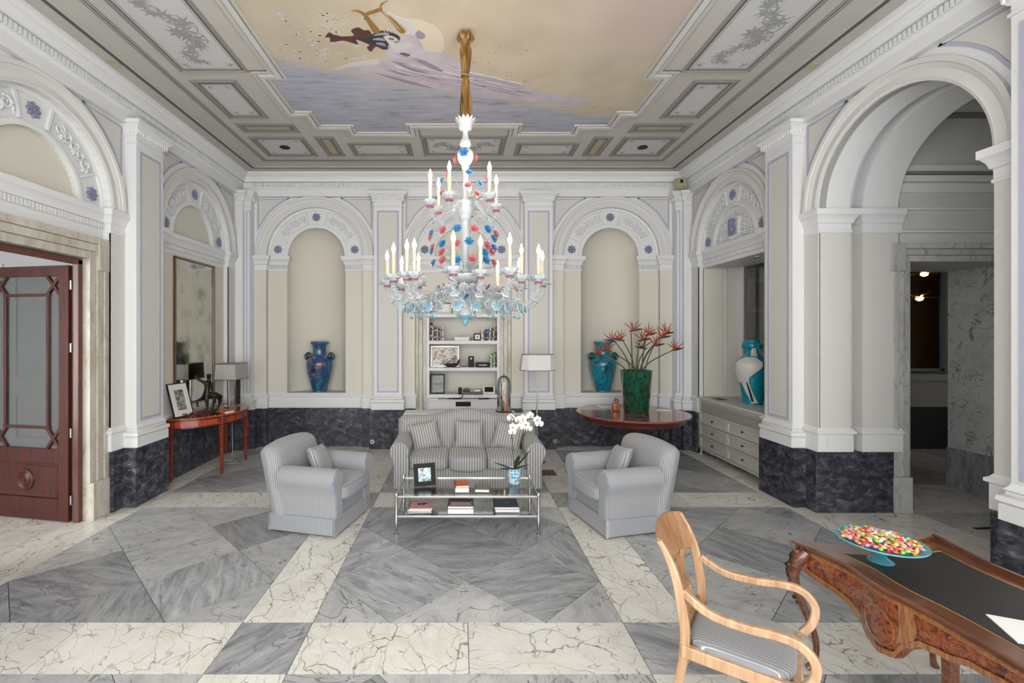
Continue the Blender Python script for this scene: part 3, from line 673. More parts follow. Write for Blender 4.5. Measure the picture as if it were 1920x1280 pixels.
for P in ([(860,600),(1050,640),(1250,740),(1420,830),(1230,770),(1020,680)], [(820,690),(1000,720),(1120,750),(1000,750)], [(1000,560),(1200,600),(1420,720),(1300,690),(1120,610)], [(700,720),(1000,790),(1300,880),(1000,820)], [(1500,760),(1900,860),(2300,930),(1850,880)], [(1450,640),(1800,800),(2100,850),(1750,820)]): fig('painted_fold', P, 'f_fold')
fig('painted_arm', [(290,690),(420,640),(600,610),(740,595),(745,635),(620,650),(450,665),(350,690)], 'f_skin')
fig('painted_veil', [(210,370),(250,320),(300,345),(400,360),(500,350),(470,300),(540,270),(600,300),(650,300),(700,360),(840,470),(790,490),(720,460),(670,510),(630,470),(650,440),(520,390),(540,440),(400,400),(270,415),(260,370)], 'f_veil')
fig('painted_hair', [(520,380),(640,380),(700,330),(800,300),(900,330),(960,370),(940,420),(850,440),(820,475),(700,440),(600,410)], 'f_hair')
fig('painted_face', [(790,360),(840,345),(910,365),(945,400),(935,450),(870,450),(830,410)], 'f_skin')
fig('painted_neck', [(850,440),(940,445),(1010,420),(1100,440),(1010,480),(900,490)], 'f_skin')
fig('painted_arm', [(800,130),(850,120),(960,170),(1080,220),(1120,270),(1110,345),(1010,340),(1030,285),(980,240),(880,165)], 'f_skin')
fig('painted_sleeve', [(950,400),(1000,340),(1110,350),(1180,440),(1185,490),(1090,440)], 'f_dress')
fig('painted_brooch', [(1110,330),(1150,300),(1215,350),(1180,385),(1130,370)], 'f_fold')
fig('painted_shadow', [(940,540),(980,520),(1060,540),(1030,560),(980,555)], 'f_dark')
for P in ([(470,100),(540,95),(610,130),(680,210),(760,305),(700,320),(640,230),(590,145),(530,110)], [(840,0),(790,30),(770,70),(800,110),(870,165),(950,240),(1015,310),(960,320),(890,230),(810,140),(760,90),(770,30)], [(610,125),(690,95),(770,70),(775,95),(700,125),(625,145)]): fig('painted_lyre', P, 'f_lyre')
for k in range(7):
    x0, y0 = 660+k*22, 150-k*7; fig('painted_string', [(x0,y0),(x0+6,y0),(x0+156,y0+165),(x0+150,y0+165)], 'f_disc')
rr = random.Random(14); pm('f_shade', (.39,.355,.415), .8); pm('f_light', (.47,.435,.49), .8)
for i in range(34):          # drapery strokes following the sweep of the dress
    t0 = rr.uniform(0,.7); off = rr.uniform(-1,1); Lq = rr.uniform(.12,.3); P = []
    for k in range(7):
        t = t0+Lq*k/6; cx_, cy_ = 800+1500*t, 560+360*t**.8; wdt = 110*(1-.45*t); P.append((cx_, cy_+off*wdt+10*sin(6*t+off)))
    fig('painted_fold', P+[(x+4, y+rr.uniform(7,13)) for x, y in P[::-1]], rr.choice(('f_shade','f_light','f_shade')))
for P in ([(845,372),(880,372),(900,380),(880,379)], [(905,405),(935,405),(925,411)], [(700,340),(780,320),(850,330),(780,332)], [(690,380),(760,370),(810,390),(750,384)], [(720,420),(790,420),(820,445),(770,434)]): fig('painted_line', P, 'f_dark' if P[0][0] > 840 else 'f_fold')
rr = random.Random(11)
def specks(n, x0, x1, y0, y1, mat, s0, s1):
    g = G()
    for i in range(n):
        u, v = rr.uniform(x0,x1), rr.uniform(y0,y1); x, y = cp(u, v); s = rr.uniform(s0,s1)
        for k in range(3):
            a = rr.random()*6.28; q = s*rr.uniform(.5,1); cx, cy = x+s*cos(a), y+s*sin(a)
            g.prism([(cx+q*cos(t), cy+q*.7*sin(t)) for t in (0,1.25,2.5,3.8,5)], .002, .0038, cfn)
    o = g.obj('painted_flowers', M[mat], fres, 0); o['kind'] = 'stuff'
specks(90, 520, 700, 25, 118, 'f_flower', .008, .022); specks(40, 520, 690, 40, 122, 'f_fold', .003, .007)
specks(45, 850, 990, 85, 165, 'f_fold', .004, .012); specks(20, 960, 1090, 130, 185, 'f_fold', .004, .010)
specks(40, 560, 1150, 180, 235, 'f_fold', .008, .02)
# ================================================================ OPENINGS: left door, right window bay, right arch and hall
wood('mahogany', (.03,.004,.002), (.09,.012,.007), .42, 2.5, 2, .08)
wood('door_frame_wood', (.06,.012,.006), (.13,.03,.014), .35, 2.5, 2, .4)
pm('hinge', (.6,.58,.55), .35, 1)
# ---- left doorway: marble casing
def casing(parent, w, u0, u1, zt, cw, d0, d1, mat, ear=.035, basez=.42):
    for s, uu in ((-1,u0),(1,u1)):
        for a, b, dd in ((0,.35,.0),(.35,.7,.018),(.7,1,.035)):
            g = G(); x0, x1 = sorted((uu+s*cw*a, uu+s*cw*b)); wbox(g, w, x0+.001, x1-.001, d0, d1+dd, basez, zt+cw*b); g.obj('casing_board', M[mat], parent, 0, bev=.006)
        g = G(); x0, x1 = sorted((uu, uu+s*(cw+.005))); wbox(g, w, x0, x1, d0, d1+.045, 0, basez); g.obj('casing_block', M[mat], parent, 0, bev=.004)
        g = G(); x0, x1 = sorted((uu+s*cw*.35, uu+s*(cw+ear))); wbox(g, w, x0, x1, d0, d1+.042, zt-.12, zt+cw); g.obj('casing_ear', M[mat], parent, 0, bev=.008)
    for a, b, dd in ((0,.35,.002),(.35,.7,.02),(.7,1,.037)):
        g = G(); wbox(g, w, u0-cw*a, u1+cw*a, d0, d1+dd, zt+cw*a+.001, zt+cw*b-.001); g.obj('casing_lintel', M[mat], parent, 0, bev=.006)
dcase = empty('trim_2', kind='structure')
casing(dcase, Wl, -.66, .66, 2.95, .25, -.5, -.235, 'casing_marble')
g = G(); wbox(g, Wl, -.92, .92, -.5, DF, 3.2, 3.3); g.obj('casing_fascia', M['white'], dcase, 0)
# wooden frame inside the casing
dj = empty('door_2', kind='structure')
for s in (-1, 1):
    g = G(); a, b = sorted((s*.60, s*.66)); wbox(g, Wl, a, b, -.375, -.315, 0, 2.93); g.obj('door_jamb', M['door_frame_wood'], dj, 0, bev=.004)
g = G(); wbox(g, Wl, -.66, .66, -.375, -.315, 2.88, 2.945); g.obj('door_head', M['door_frame_wood'], dj, 0, bev=.004)
# the open door leaf, hinged on the far jamb
leaf = empty('door_1', (XLW-.42, 4.56+.615, 0), R(180-11), kind='structure')
LW, LH, TH = 1.19, 2.87, .045
def lb(name, x0, x1, z0, z1, th=TH, mat='mahogany', bev=.004, par=leaf, dy=0): return G().box(x0,x1,-th/2+dy,th/2+dy,z0,z1).obj(name, M[mat], par, 0, bev=bev)
lb('stile', 0, .13, .012, LH); lb('stile', LW-.13, LW, .012, LH)
lb('top_rail', .13, LW-.13, LH-.115, LH); lb('lock_rail', .13, LW-.13, .65, .81); lb('bottom_rail', .13, LW-.13, .012, .255)
pn = lb('door_panel', .12, LW-.12, .25, .66, .022)
for s in (-1, 1):
    g = G(); rings = []
    for t, y in ((0,.011),(.02,.024),(.035,.014),(.05,.012)):
        a, b, c, d = .13+t, LW-.13-t, .255+t, .65-t; rings.append([(a,s*y,c),(b,s*y,c),(b,s*y,d),(a,s*y,d)])
    g.loft(rings, True, False); g.obj('panel_moulding', M['mahogany'], pn, 0)
    g = G(); g.lathe([(.0,.045),(.022,.045),(.03,.03),(.045,.026),(.055,.036),(.07,.03),(.082,.02),(.10,.034),(.115,.03),(.125,.01)], 32); g.mul(Matrix.Translation((LW/2,0,.4525)) @ Matrix.Rotation(-s*pi/2,4,'X')); g.obj('roundel', M['mahogany'], pn)
mt = .032
for x in (.13+.165, LW-.13-.165): lb('glazing_bar', x-mt/2, x+mt/2, 1.02, 2.55, .035)
for z in (1.045, 2.545): lb('glazing_bar', .27, LW-.27, z-mt/2, z+mt/2, .035)
for cx, s in ((.13,1),(LW-.13,-1)):
    for z0, z1 in ((LH-.115, 2.545), (.81, 1.045)):
        for p, q in (((cx,z0),(cx+s*.18,z1)),((cx,z1),(cx+s*.18,z0))):
            g = G(); g.ribbon([(p[0],0,p[1]),(q[0],0,q[1])], .034, .03, (0,1,0)); g.obj('glazing_bar', M['mahogany'], leaf, 0, bev=.003)
lb('glass_pane', .13, LW-.13, .81, LH-.115, .006, 'glass', 0)
for z in (.25, 1.0, 1.95, 2.65): g = G(); g.lathe([(0,-.05),(.011,-.05),(.011,.05),(0,.05)], 10, (-.012,0,z)); g.obj('hinge', M['hinge'], leaf)
# vestibule behind the doorway
ves = G(); ves.box(-8.5,-4.45,6.6,6.75,0,4.5); ves.box(-8.5,-4.4,2.6,7,3.6,3.75); ves.box(-8.0,-7.9,2.5,6.7,0,3.7); ves.box(-8,-7.7,2.5,2.6,0,3.7); ves.box(-4.8,-4.4,2.5,2.6,0,3.7); ves.box(-7.7,-4.8,2.5,2.6,0,.3); ves.box(-7.7,-4.8,2.5,2.6,3.4,3.7); vw = ves.obj('wall_vestibule', M['white'], None, 0); tag(vw, kind='structure')  # unseen outer walls and near opening added to set the light in here
g = G(); g.box(-8.5,-4.45,6.57,6.6,0,.45); g.obj('vestibule_plinth', M['dark_marble'], vw, 0)
for a, b in ((-6.35,-5.3),(-7.6,-6.5),(-5.1,-4.6)):
    for z0, z1 in ((.6,1.25),(1.45,3.1)):
        o = [(a,z0),(b,z0),(b,z1),(a,z1)]; g = G(); frame_strip(g, lambda u,d,z: (u, 6.6-d, z), o, inset(o,.04), -.002, .025); g.obj('wall_panel_moulding', M['white'], vw, 0)
g = G(); g.box(-8.5,-4.45,6.5,6.6,3.3,3.6); g.obj('vestibule_cornice', M['white'], vw, 0, bev=.03)
# ---- right bay with the crest: deep recess and interior window
cz = 1.0
bayr = empty('window_4', kind='structure')
uB = -2.77
for s in (-1, 1):                            # stepped jambs
    for d0, d1, ins_, nm in ((-.62,DF,0,'jamb'),(-.70,-.62,.05,'jamb'),(-1.0,-.70,0,'jamb')):
        g = G(); a, b = sorted((uB+s*(RO+ins_), uB+s*(RO+.3))); wbox(g, Wr, a, b, d0, d1, 0, 3.4); g.obj(nm, M['cream' if d1 != -.62 else 'white'], bayr, 0)
g = G(); wbox(g, Wr, uB-1.2, uB+1.2, -1.0, DF-.03, 3.28, 3.4); g.obj('recess_soffit', M['white'], bayr, 0)
g = G(); wbox(g, Wr, uB-1.2, uB+1.2, -.42, -.36, 3.3, 5.1); g.obj('crest_backing', M['white'], bayr, 0)
g = G(); wbox(g, Wr, uB-RO, uB+RO, -1.02, -.2, .9, 1.0); g.obj('recess_sill', M['cream_marble'], bayr, 0)
pm('dark_room', (.10,.09,.08), .6); pm('shaded_cream', (.20,.19,.17), .6)  # colours darkened so the side rooms look unlit
for s in (-1, 1):
    g = G(); a, b = sorted((uB+s*RO, uB+s*(RO-.10))); wbox(g, Wr, a, b, -.97, -.90, 1.0, 3.28); g.obj('window_stile', M['white'], bayr, 0, bev=.004)
g = G(); wbox(g, Wr, uB-RO, uB+RO, -.945, -.935, 1.0, 3.28); g.obj('window_pane', M['glass'], bayr, 0)
# room seen dimly behind the interior window
dr = G(); dr.box(XRW+1.0, 6.1, 8.75, 8.85, 0, 5); dr.box(6.0, 6.05, 6.4, 8.8, 0, 5); dr.box(XRW+1.0, 6.05, 6.2, 8.8, 3.6, 3.7); dr.box(XRW+1.0, 6.05, 6.41, 6.45, 0, 3.7); dr = dr.obj('wall_side_room', M['shaded_cream'], None, 0); tag(dr, kind='structure')
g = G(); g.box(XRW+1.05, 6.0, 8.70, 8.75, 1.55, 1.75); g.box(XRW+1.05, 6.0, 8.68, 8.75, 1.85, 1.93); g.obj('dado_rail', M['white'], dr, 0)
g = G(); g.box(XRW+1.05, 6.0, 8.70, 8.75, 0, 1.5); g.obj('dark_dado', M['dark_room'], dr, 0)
# crest in the tympanum
w = Wr; crest = []
def cpart(g, name, mat, **k): o = g.obj(name, M[mat], None, k.pop('smooth', 35), **k); walls['right']['todo'].append(o); return o
g = G(); n = 24; P = [(uB+RI*cos(pi*i/n), ZS+RI*sin(pi*i/n)) for i in range(n+1)]; g.prism(P, DF-.09, DF-.03, lambda x,z,h: w(x,h,z)); cpart(g, 'tympanum', 'white')
sh = [(-.17,.36),(-.1,.38),(0,.365),(.1,.38),(.17,.36),(.165,.1),(.12,.05),(0,.0),(-.12,.05),(-.165,.1)]
g = G(); g.prism([(uB+x, ZS+.01+z) for x, z in sh], DF-.04, DF+.012, lambda x,z,h: w(x,h,z)); cpart(g, 'crest_shield', 'white', bev=.012)
fl = [(-.125,.345),(.125,.345),(.125,.075),(-.125,.075)]
g = G(); g.prism([(uB+x, ZS+.01+z) for x, z in fl], DF+.0, DF+.0145, lambda x,z,h: w(x,h,z)); cpart(g, 'crest_field', 'pale_lilac' if 'pale_lilac' in M else 'white', smooth=0)
fc = bpy.data.curves.new('crest_letter', 'FONT'); fc.body = 'B'; fc.size = .36; fc.extrude = .012; fc.offset = .006; fc.align_x = 'CENTER'; fc.align_y = 'CENTER'
to = bpy.data.objects.new('tmp', fc); C.objects.link(to); dg = bpy.context.evaluated_depsgraph_get(); me = bpy.data.meshes.new_from_object(to.evaluated_get(dg)); bpy.data.objects.remove(to)
me.materials.clear(); me.materials.append(M['crest_blue']); o = place(me, 'crest_letter'); o.matrix_world = wmat(w, uB, DF+.02, ZS+.215); walls['right']['todo'].append(o)
rr = random.Random(21)
for s in (-1, 1):
    g = G()
    for i in range(70):
        x = rr.uniform(.18,.47); z = rr.uniform(.02,.36)
        if x*x+z*z > .49**2 or (z > .2 and x > .36): continue
        k = len(g.v); g.ball((0,0,0), (rr.uniform(.014,.03),rr.uniform(.01,.018),.02), 7, 5); g.mul(wmat(w, uB+s*x, DF-.015, ZS+z) @ Matrix.Rotation(rr.random()*6,4,'Z'), k)
    cpart(g, 'leaf_relief', 'white')
g = G()
for i in range(9): a = pi*(.36+.28*i/8); k = len(g.v); g.ball((0,0,0), (.035,.018,.02), 7, 5); g.mul(wmat(w, uB+.45*cos(a), DF-.015, ZS+.45*sin(a)) @ Matrix.Rotation(a+pi/2+.3*(-1)**i,4,'Z'), k)
cpart(g, 'garland_relief', 'white')
# ---- right arch: deep soffit with a groove, piers and hall behind
arch = empty('trim_3', kind='structure')
g = G(); arc_sweep(g, w, 0, [(.9,DS-.01),(.9,-.55),(1.05,-.55),(1.05,-.70),(.9,-.70),(.9,-1.12),(1.3,-1.12)], n=48); g.obj('arch_soffit', M['white'], arch, 20)
g = G(); arc_sweep(g, w, 0, [(.93,-.58),(.95,-.56),(.99,-.585),(1.0,-.62)], n=48); g.obj('soffit_moulding', M['white'], arch)
for s in (-1, 1):
    for d0, d1, rr_, nm in ((-.55,DS-.012,.9,'jamb_pier'),(-.70,-.55,1.05,'jamb_groove'),(-1.12,-.70,.9,'jamb_pier')):
        a, b = sorted((s*rr_, s*1.32)); g = G(); wbox(g, w, a, b, d0, d1, .7, ZS); g.obj(nm, M['panel_grey' if nm == 'jamb_pier' else 'white'], arch, 0)
    a, b = sorted((s*.87, s*1.32))
    # plinth, base and impost wrap the pier
    for k, (e0, e1, col) in enumerate(((-1.16,-.70,0),(-.56,-.268,0))):
        for prof, nm in ((IMP,'impost'),(BAND,'base_moulding')):
            rings = []
            for o, z in prof:
                q = (.9-o); rings.append([w(s*1.3, e1+ (o if k == 0 else 0), z), w(s*q, e1+(o if k == 0 else 0), z), w(s*q, e0-(o if k else .0), z), w(s*1.3, e0-(o if k else 0), z)])
            g = G(); g.loft(rings, False, False); g.obj(nm, M['white'], arch)
    g = G(); wbox(g, w, *sorted((s*.892, s*1.3)), -1.12, -.155, 0, .72); g.obj('marble_slab', M['dark_marble'], arch, 0, bev=.004)
# hall shell
hall = G(); hx0 = XRW+1.12
hall.box(hx0+.05, 5.30, 5.5, 6.4, 0, 5.1); hall.box(5.30, 6.75, 5.5, 6.4, 2.96, 5.1); hall.box(6.75, 9.5, 5.5, 6.4, 0, 5.1)
hall.box(9.2, 9.4, 1.5, 6.4, 0, 5.1); hall.box(XRW+.3, 5.0, 1.4, 1.6, 0, 5.1); hall.box(8.0, 9.4, 1.4, 1.6, 0, 5.1); hall.box(5, 8, 1.4, 1.6, 3.6, 5.1); hall.box(5, 8, 1.4, 1.6, 0, .9)  # unseen opening in the near wall added to light the hall
hall = hall.obj('wall_hall', M['panel_grey'], None, 0); tag(hall, kind='structure')
wh = lambda u, d, z: (u, 5.5-d, z)
for z0, z1, dd, mt in ((4.88,4.95,.05,'white'),(4.72,4.86,.03,'white'),(4.66,4.70,.06,'ceil_dark'),(4.02,4.10,.04,'white'),(3.985,4.015,.06,'ceil_dark'),(3.90,3.98,.035,'white'),(3.78,3.89,.02,'white'),(3.57,3.60,.03,'white'),(3.30,3.33,.04,'white')):
    g = G(); wbox(g, wh, hx0-.2, 9.2, -.01, dd, z0, z1); g.obj('hall_moulding', M[mt], hall, 0, bev=.008)
hc = empty('trim_4', kind='structure'); casing(hc, wh, 5.30, 6.75, 2.96, .21, -.02, .02, 'casing_grey', .03)
marble('slab_marble', [(.25,(.55,.56,.555)),(.5,(.70,.71,.70)),(.8,(.78,.79,.785))], (.25,.24,.22), .016, streak=(1,1,1), rough=.2, scale=3.5, vscale=2.6, tint=.02)
g = G(); g.box(6.72, 6.75, 5.5, 6.4, .55, 2.96); g.obj('marble_reveal', M['slab_marble'], hall, 0)
g = G(); g.box(6.70, 6.75, 5.5, 6.4, 0, .55); g.obj('reveal_plinth', M['grey_marble'], hall, 0)
g = G(); g.box(5.30, 5.33, 5.5, 6.4, 0, 2.96); g.obj('marble_reveal', M['casing_grey'], hall, 0)
# room beyond the hall doorway
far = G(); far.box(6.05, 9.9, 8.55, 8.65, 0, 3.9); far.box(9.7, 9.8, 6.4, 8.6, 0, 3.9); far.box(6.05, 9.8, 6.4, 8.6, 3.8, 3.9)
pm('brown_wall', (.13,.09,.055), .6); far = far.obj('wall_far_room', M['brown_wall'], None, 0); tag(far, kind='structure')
g = G(); g.box(6.06, 9.7, 8.45, 8.55, 1.25, 1.38); g.obj('dado_rail', M['shaded_cream'], far, 0, bev=.01)
g = G(); g.box(6.06, 9.7, 8.5, 8.55, .77, 1.25); g.obj('dado_panel', M['shaded_cream'], far, 0)
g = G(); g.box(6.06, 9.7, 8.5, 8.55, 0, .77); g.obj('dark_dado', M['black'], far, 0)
for s, rt in walls.items():
    for o in rt['todo']: o.parent = rt['root']
hc_ = G(); hc_.box(XRW+.2, 9.4, 1.4, 6.5, 5.0, 5.1); tag(hc_.obj('ceiling_hall', M['white'], None, 0), kind='structure')
# ================================================================ SOFA, ARMCHAIRS, CUSHIONS
SL, SD, SBL = (.44,.43,.41), (.20,.20,.21), (.30,.36,.45)
stripes('sofa_x', SL, SD, 0, .034, .52); stripes('sofa_y', SL, SD, 1, .034, .52)
AL, AD = (.43,.43,.43), (.215,.222,.24)
stripes('chair_b', AL, AD, (0,.5), .021, .40, c3=(.38,.43,.48)); stripes('chair_x', AL, AD, 0, .017, .40, c3=(.36,.41,.47)); stripes('chair_y', AL, AD, 1, .017, .40, c3=(.36,.41,.47))
pm('piping', (.22,.30,.42), .8); pm('foot_wood', (.03,.015,.008), .4)
def gp(u, v, z=0): Y = (CH-z)*FPX/(v-PY); return ((u-PX)/FPX*Y, Y, z)
def roll_section(xi, xo, zb, zc, xc, r, s):           # section of a rolled arm, inner side to outer side
    P = [(xi,zb),(xi,zc-.06)]
    for i in range(13): a = R(-35+ (250)*i/12); P.append((xc-cos(a)*r*1.0, zc+sin(a)*r))
    P += [(xo,zc-.16),(xo,zb+.2),(xo,zb)]
    return [(s*x, z) for x, z in P]
def arm(parent, s, xi, xo, zb, zc, xc, r, y0, y1, mside, mfront, rise=0, pip=True):
    sec = roll_section(xi, xo, zb, zc, xc, r, s); g = G()
    ys_ = [y0, y0+.006, y0+.02]+[y0+.02+(y1-y0-.02)*i/5 for i in range(1,6)]; rings = []
    for k, y in enumerate(ys_):
        sh = (.94, .985, 1)[k] if k < 3 else 1; cx = sum(p[0] for p in sec)/len(sec); cz = .4
        lift = rise*(y-y0)/(y1-y0)
        rings.append([(cx+(x-cx)*sh, y, cz+(z-cz)*sh+(lift if z > .4 else 0)) for x, z in sec])
    g.loft(rings); a = g.obj('arm', M[mside], parent, 50)
    g = G(); f = [(sum(p[0] for p in sec)/len(sec)+(x-sum(p[0] for p in sec)/len(sec))*.93, .4+(z-.4)*.95) for x, z in sec]
    g.prism(f, y0-.008, y0+.004, lambda x,z,h: (x,h,z)); af = g.obj('arm_front', M[mfront], a, 30, bev=.004)
    if pip: g = G(); g.tube([(x,y0+.004,z) for x, z in [(sum(p[0] for p in sec)/len(sec)+(x-sum(p[0] for p in sec)/len(sec))*.97, .4+(z-.4)*.975) for x, z in sec]], .0045, 5); g.obj('piping', M['piping'], a)
    return a
def backrest(parent, name, hw, ht, zb, yf, th, lean, mat, edge=.07, n=18):
    g = G(); rings = []
    for i in range(n+1):
        x = -hw+2*hw*i/n; e = 1-max(0, abs(x)-(hw-edge))/edge; e = math.sqrt(max(0, 1-(1-e)**2)); e = max(e, .12)
        t = ht(x)-edge*.8*(1-e); ring = []
        m = th*e/2
        pts = [(-m,zb),(-m,zb+(t-zb)*.35),(-m*1.04,zb+(t-zb)*.75)]+[(-m*cos(R(a)), t-m*.9+m*.9*sin(R(a))) for a in range(0,181,20)]+[(m,zb+(t-zb)*.6),(m,zb)]
        for y, z in pts: ring.append((x, yf+th/2+y+lean*(z-zb), z))
        rings.append(ring)
    g.loft(rings); o = g.obj(name, M[mat], parent, 60); o.data.materials.append(M[mat[:-1]+'y'])
    for p in o.data.polygons:
        if abs(p.normal.x) > .75: p.material_index = 1
    return o
def cushion_mesh(name, w, h, t, mat, n=14):
    g = G(); idx = {}
    for side in (0, 1):
        for i in range(n+1):
            for j in range(n+1):
                if side and (i in (0,n) or j in (0,n)): idx[(1,i,j)] = idx[(0,i,j)]; continue
                u, v = 2*i/n-1, 2*j/n-1; pin = .07
                x = u*(1-pin*(1-v*v)); z = v*(1-pin*(1-u*u)); q = ((1-u**4)*(1-v**4))**.6
                idx[(side,i,j)] = len(g.v); g.v.append((x*w/2, (-1 if side == 0 else 1)*t/2*q, z*h/2))
    for side in (0, 1):
        for i in range(n):
            for j in range(n): g.f.append((idx[(side,i,j)],idx[(side,i+1,j)],idx[(side,i+1,j+1)],idx[(side,i,j+1)]))
    return g.mesh(name, M[mat], 60)
# ---- sofa
sofa = empty('sofa', (.09,6.42,0), 0, 'grey striped three seat sofa with a curved back and rolled arms', 'sofa')
G().box(-.79,.79,-.38,.30,.10,.35).obj('seat_base', M['sofa_x'], sofa, 0, bev=.015)
for k, x in enumerate((-.512, 0, .512)):
    g = G(); g.puff(x,-.135,.425,.512,.60,.175,7,10); n0 = 0
    g.xf(lambda X,Y,Z: (X, Y-(.02 if k == 1 else 0)*(1-((X-x)/.256)**2), Z+(.018*(1-((X-x)/.256)**2)*(1-((Y+.135)/.3)**2) if Z > .42 else (-.025*(1-((X-x)/.256)**2) if k == 1 and Y < -.2 else 0))))
    c = g.obj('seat_cushion', M['sofa_x'], sofa, 60)
    for zz in (.352,.498):
        g = G(); g.tube([(x-.245+.49*i/10, -.425-(.018*(1-((i-5)/5)**2) if k == 1 else 0), zz-(.02*(1-((i-5)/5)**2) if k == 1 and zz < .4 else 0)) for i in range(11)], .004, 5); g.obj('piping', M['piping'], c)
backrest(sofa, 'backrest', 1.0, lambda x: .925+.095*(.5+.5*cos(min(1,abs(x)/.62)*pi)), .12, .17, .24, .10, 'sofa_x', .09, 30)
for s in (-1, 1): arm(sofa, s, .765, .955, .10, .585, .885, .125, -.44, .22, 'sofa_y', 'sofa_x')
for x in (-.88,.88):
    for y in (-.38,.36): G().lathe([(.022,0),(.028,.1),(.03,.14)], 10, (x,y,0)).obj('leg', M['foot_wood'], sofa)
PIL = cushion_mesh('throw_cushion', .42, .40, .16, 'sofa_x')
for x, y, z, rot, lab in ((-.50,6.50,.675,(R(-16),R(-10),R(14)),'striped square cushion leaning in the left corner of the sofa'),(.115,6.515,.69,(R(-15),R(1),0),'striped square cushion standing upright in the middle of the sofa'),(.66,6.50,.675,(R(-16),R(11),R(-14)),'striped square cushion behind the orchid at the right sofa arm')):
    o = place(PIL, 'throw_cushion', None, (x,y,z), rot); tag(o, lab, 'cushion', 'sofa cushions')
# ---- armchairs
def armchair(loc, rz, lab):
    e = empty('armchair', loc, rz, lab, 'armchair', 'striped armchairs')
    G().box(-.29,.29,-.36,.30,.10,.34).obj('seat_base', M['chair_x'], e, 0, bev=.012)
    # slightly flared skirt hanging almost to the floor
    g = G(); rings = []
    for z, q in ((.20,0),(.12,.003),(.02,.010)):
        a, b, c = .398+q, -.385-q, .37+q; rings.append([(-a,b,z),(-a*.34,b,z),(a*.34,b,z),(a,b,z),(a,(b+c)/2,z),(a,c,z),(-a,c,z),(-a,(b+c)/2,z)])
    g.loft(rings, True, True); sk = g.obj('skirt', M['chair_x'], e, 20, bev=.015)
    for s in (-1, 1):
        g = G(); g.box(s*.403-.004, s*.403+.004, -.388, .375, .022, .195); g.obj('skirt_side', M['chair_y'], sk, 0, bev=.003)
        g = G(); g.tube([(s*.404,-.385+.76*i/6,.2) for i in range(7)], .004, 5); g.obj('piping', M['piping'], sk)
        for (px, py) in ((s*.40,-.395),(s*.40,.39)):     # kick pleats at the corners
            g = G(); g.prism([(px-s*.02,py),(px+s*.012,py),(px+s*.012,py+(.03 if py<0 else -.03))], .018, .2); g.obj('pleat', M['chair_x'], sk, 0)
    g = G(); g.tube([(-.40+.8*i/6,-.382,.2) for i in range(7)], .004, 5); g.obj('piping', M['piping'], sk)
    g = G(); g.puff(0,-.135,.425,.60,.60,.17,7,10); g.xf(lambda X,Y,Z: (X, Y-.02*(1-(X/.3)**2) if Y < -.3 else Y, Z+(.02*(1-(X/.3)**2)*(1-((Y+.135)/.3)**2) if Z > .42 else 0)))
    c = g.obj('seat_cushion', M['chair_x'], e, 60)
    for zz in (.352,.495): g = G(); g.tube([(-.285+.57*i/8,-.43-.018*(1-((i-4)/4)**2),zz) for i in range(9)], .004, 5); g.obj('piping', M['piping'], c)
    for s in (-1, 1): arm(e, s, .275, .40, .19, .585, .36, .115, -.40, .24, 'chair_y', 'chair_x')
    backrest(e, 'backrest', .43, lambda x: .93-.045*(x/.43)**2, .19, .16, .22, .22, 'chair_x', .08, 20)
    return e
ch1 = armchair((-1.575,5.25,0), R(76), 'grey striped armchair left of the coffee table facing right')
ch2 = armchair((1.765,5.22,0), R(-76), 'grey striped armchair right of the coffee table facing left')
PIL2 = cushion_mesh('throw_cushion', .38, .36, .14, 'chair_x')
for ch, lab in ((ch1,'small striped cushion leaning in the left armchair'),(ch2,'small striped cushion leaning in the right armchair')):
    o = place(PIL2, 'throw_cushion'); s = 1 if ch is ch1 else -1
    o.matrix_world = Matrix.Translation(ch.location) @ Matrix.Rotation(ch.rotation_euler.z,4,'Z') @ Matrix.Translation((s*.06,.055,.655)) @ Matrix.Rotation(R(8)*s,4,'Z') @ Matrix.Rotation(R(-24),4,'X') @ Matrix.Rotation(R(6)*s,4,'Y')
    tag(o, lab, 'cushion', 'armchair cushions')
# ---- glass coffee table
TX0, TX1, TY0, TY1, TZ = -.677, .817, 4.875, 5.515, .40
ct = empty('coffee_table', ((TX0+TX1)/2,(TY0+TY1)/2,0), 0, 'low chrome coffee table with two glass shelves in front of the sofa', 'table')
hx, hy = (TX1-TX0)/2, (TY1-TY0)/2
for sx_ in (-1, 1):
    for sy_ in (-1, 1):
        G().lathe([(.024,0),(.024,.008),(.010,.014),(.010,.035),(.014,.05),(.017,.10),(.018,.14),(.0165,.145),(.0165,.40),(.02,.403),(.021,.418),(.014,.432),(0,.436)], 16, (sx_*hx,sy_*hy,0)).obj('leg', M['chrome'], ct)
for z in (.185, .392):
    for s in (-1, 1):
        G().box(-hx,hx,s*hy-.009,s*hy+.009,z-.011,z+.011).obj('rail', M['chrome'], ct, 0, bev=.003); G().box(s*hx-.009,s*hx+.009,-hy,hy,z-.011,z+.011).obj('rail', M['chrome'], ct, 0, bev=.003)
    G().box(-hx+.006,hx-.006,-hy+.006,hy-.006,z,z+.009).obj('glass_shelf', M['table_glass'] if 'table_glass' in M else M['glass'], ct, 0)
ZT1, ZT2 = .401, .194
def book(loc, rz, w, d, h, cover, lab, group=None, extra=None, pages='paper', stand=None):
    e = empty('book', loc, rz, lab, 'book', group)
    if stand: e.rotation_euler = stand
    c = G().box(-w/2,w/2,-d/2,d/2,0,.0035).box(-w/2,w/2,-d/2,d/2,h-.0035,h).box(-w/2,-w/2+.004,-d/2,d/2,0,h).obj('cover', cover, e, 0)
    G().box(-w/2+.004,w/2-.004,-d/2+.004,d/2-.004,.0035,h-.0035).obj('pages', M[pages], e, 0)
    if extra: extra(c, w, d, h)
    return e
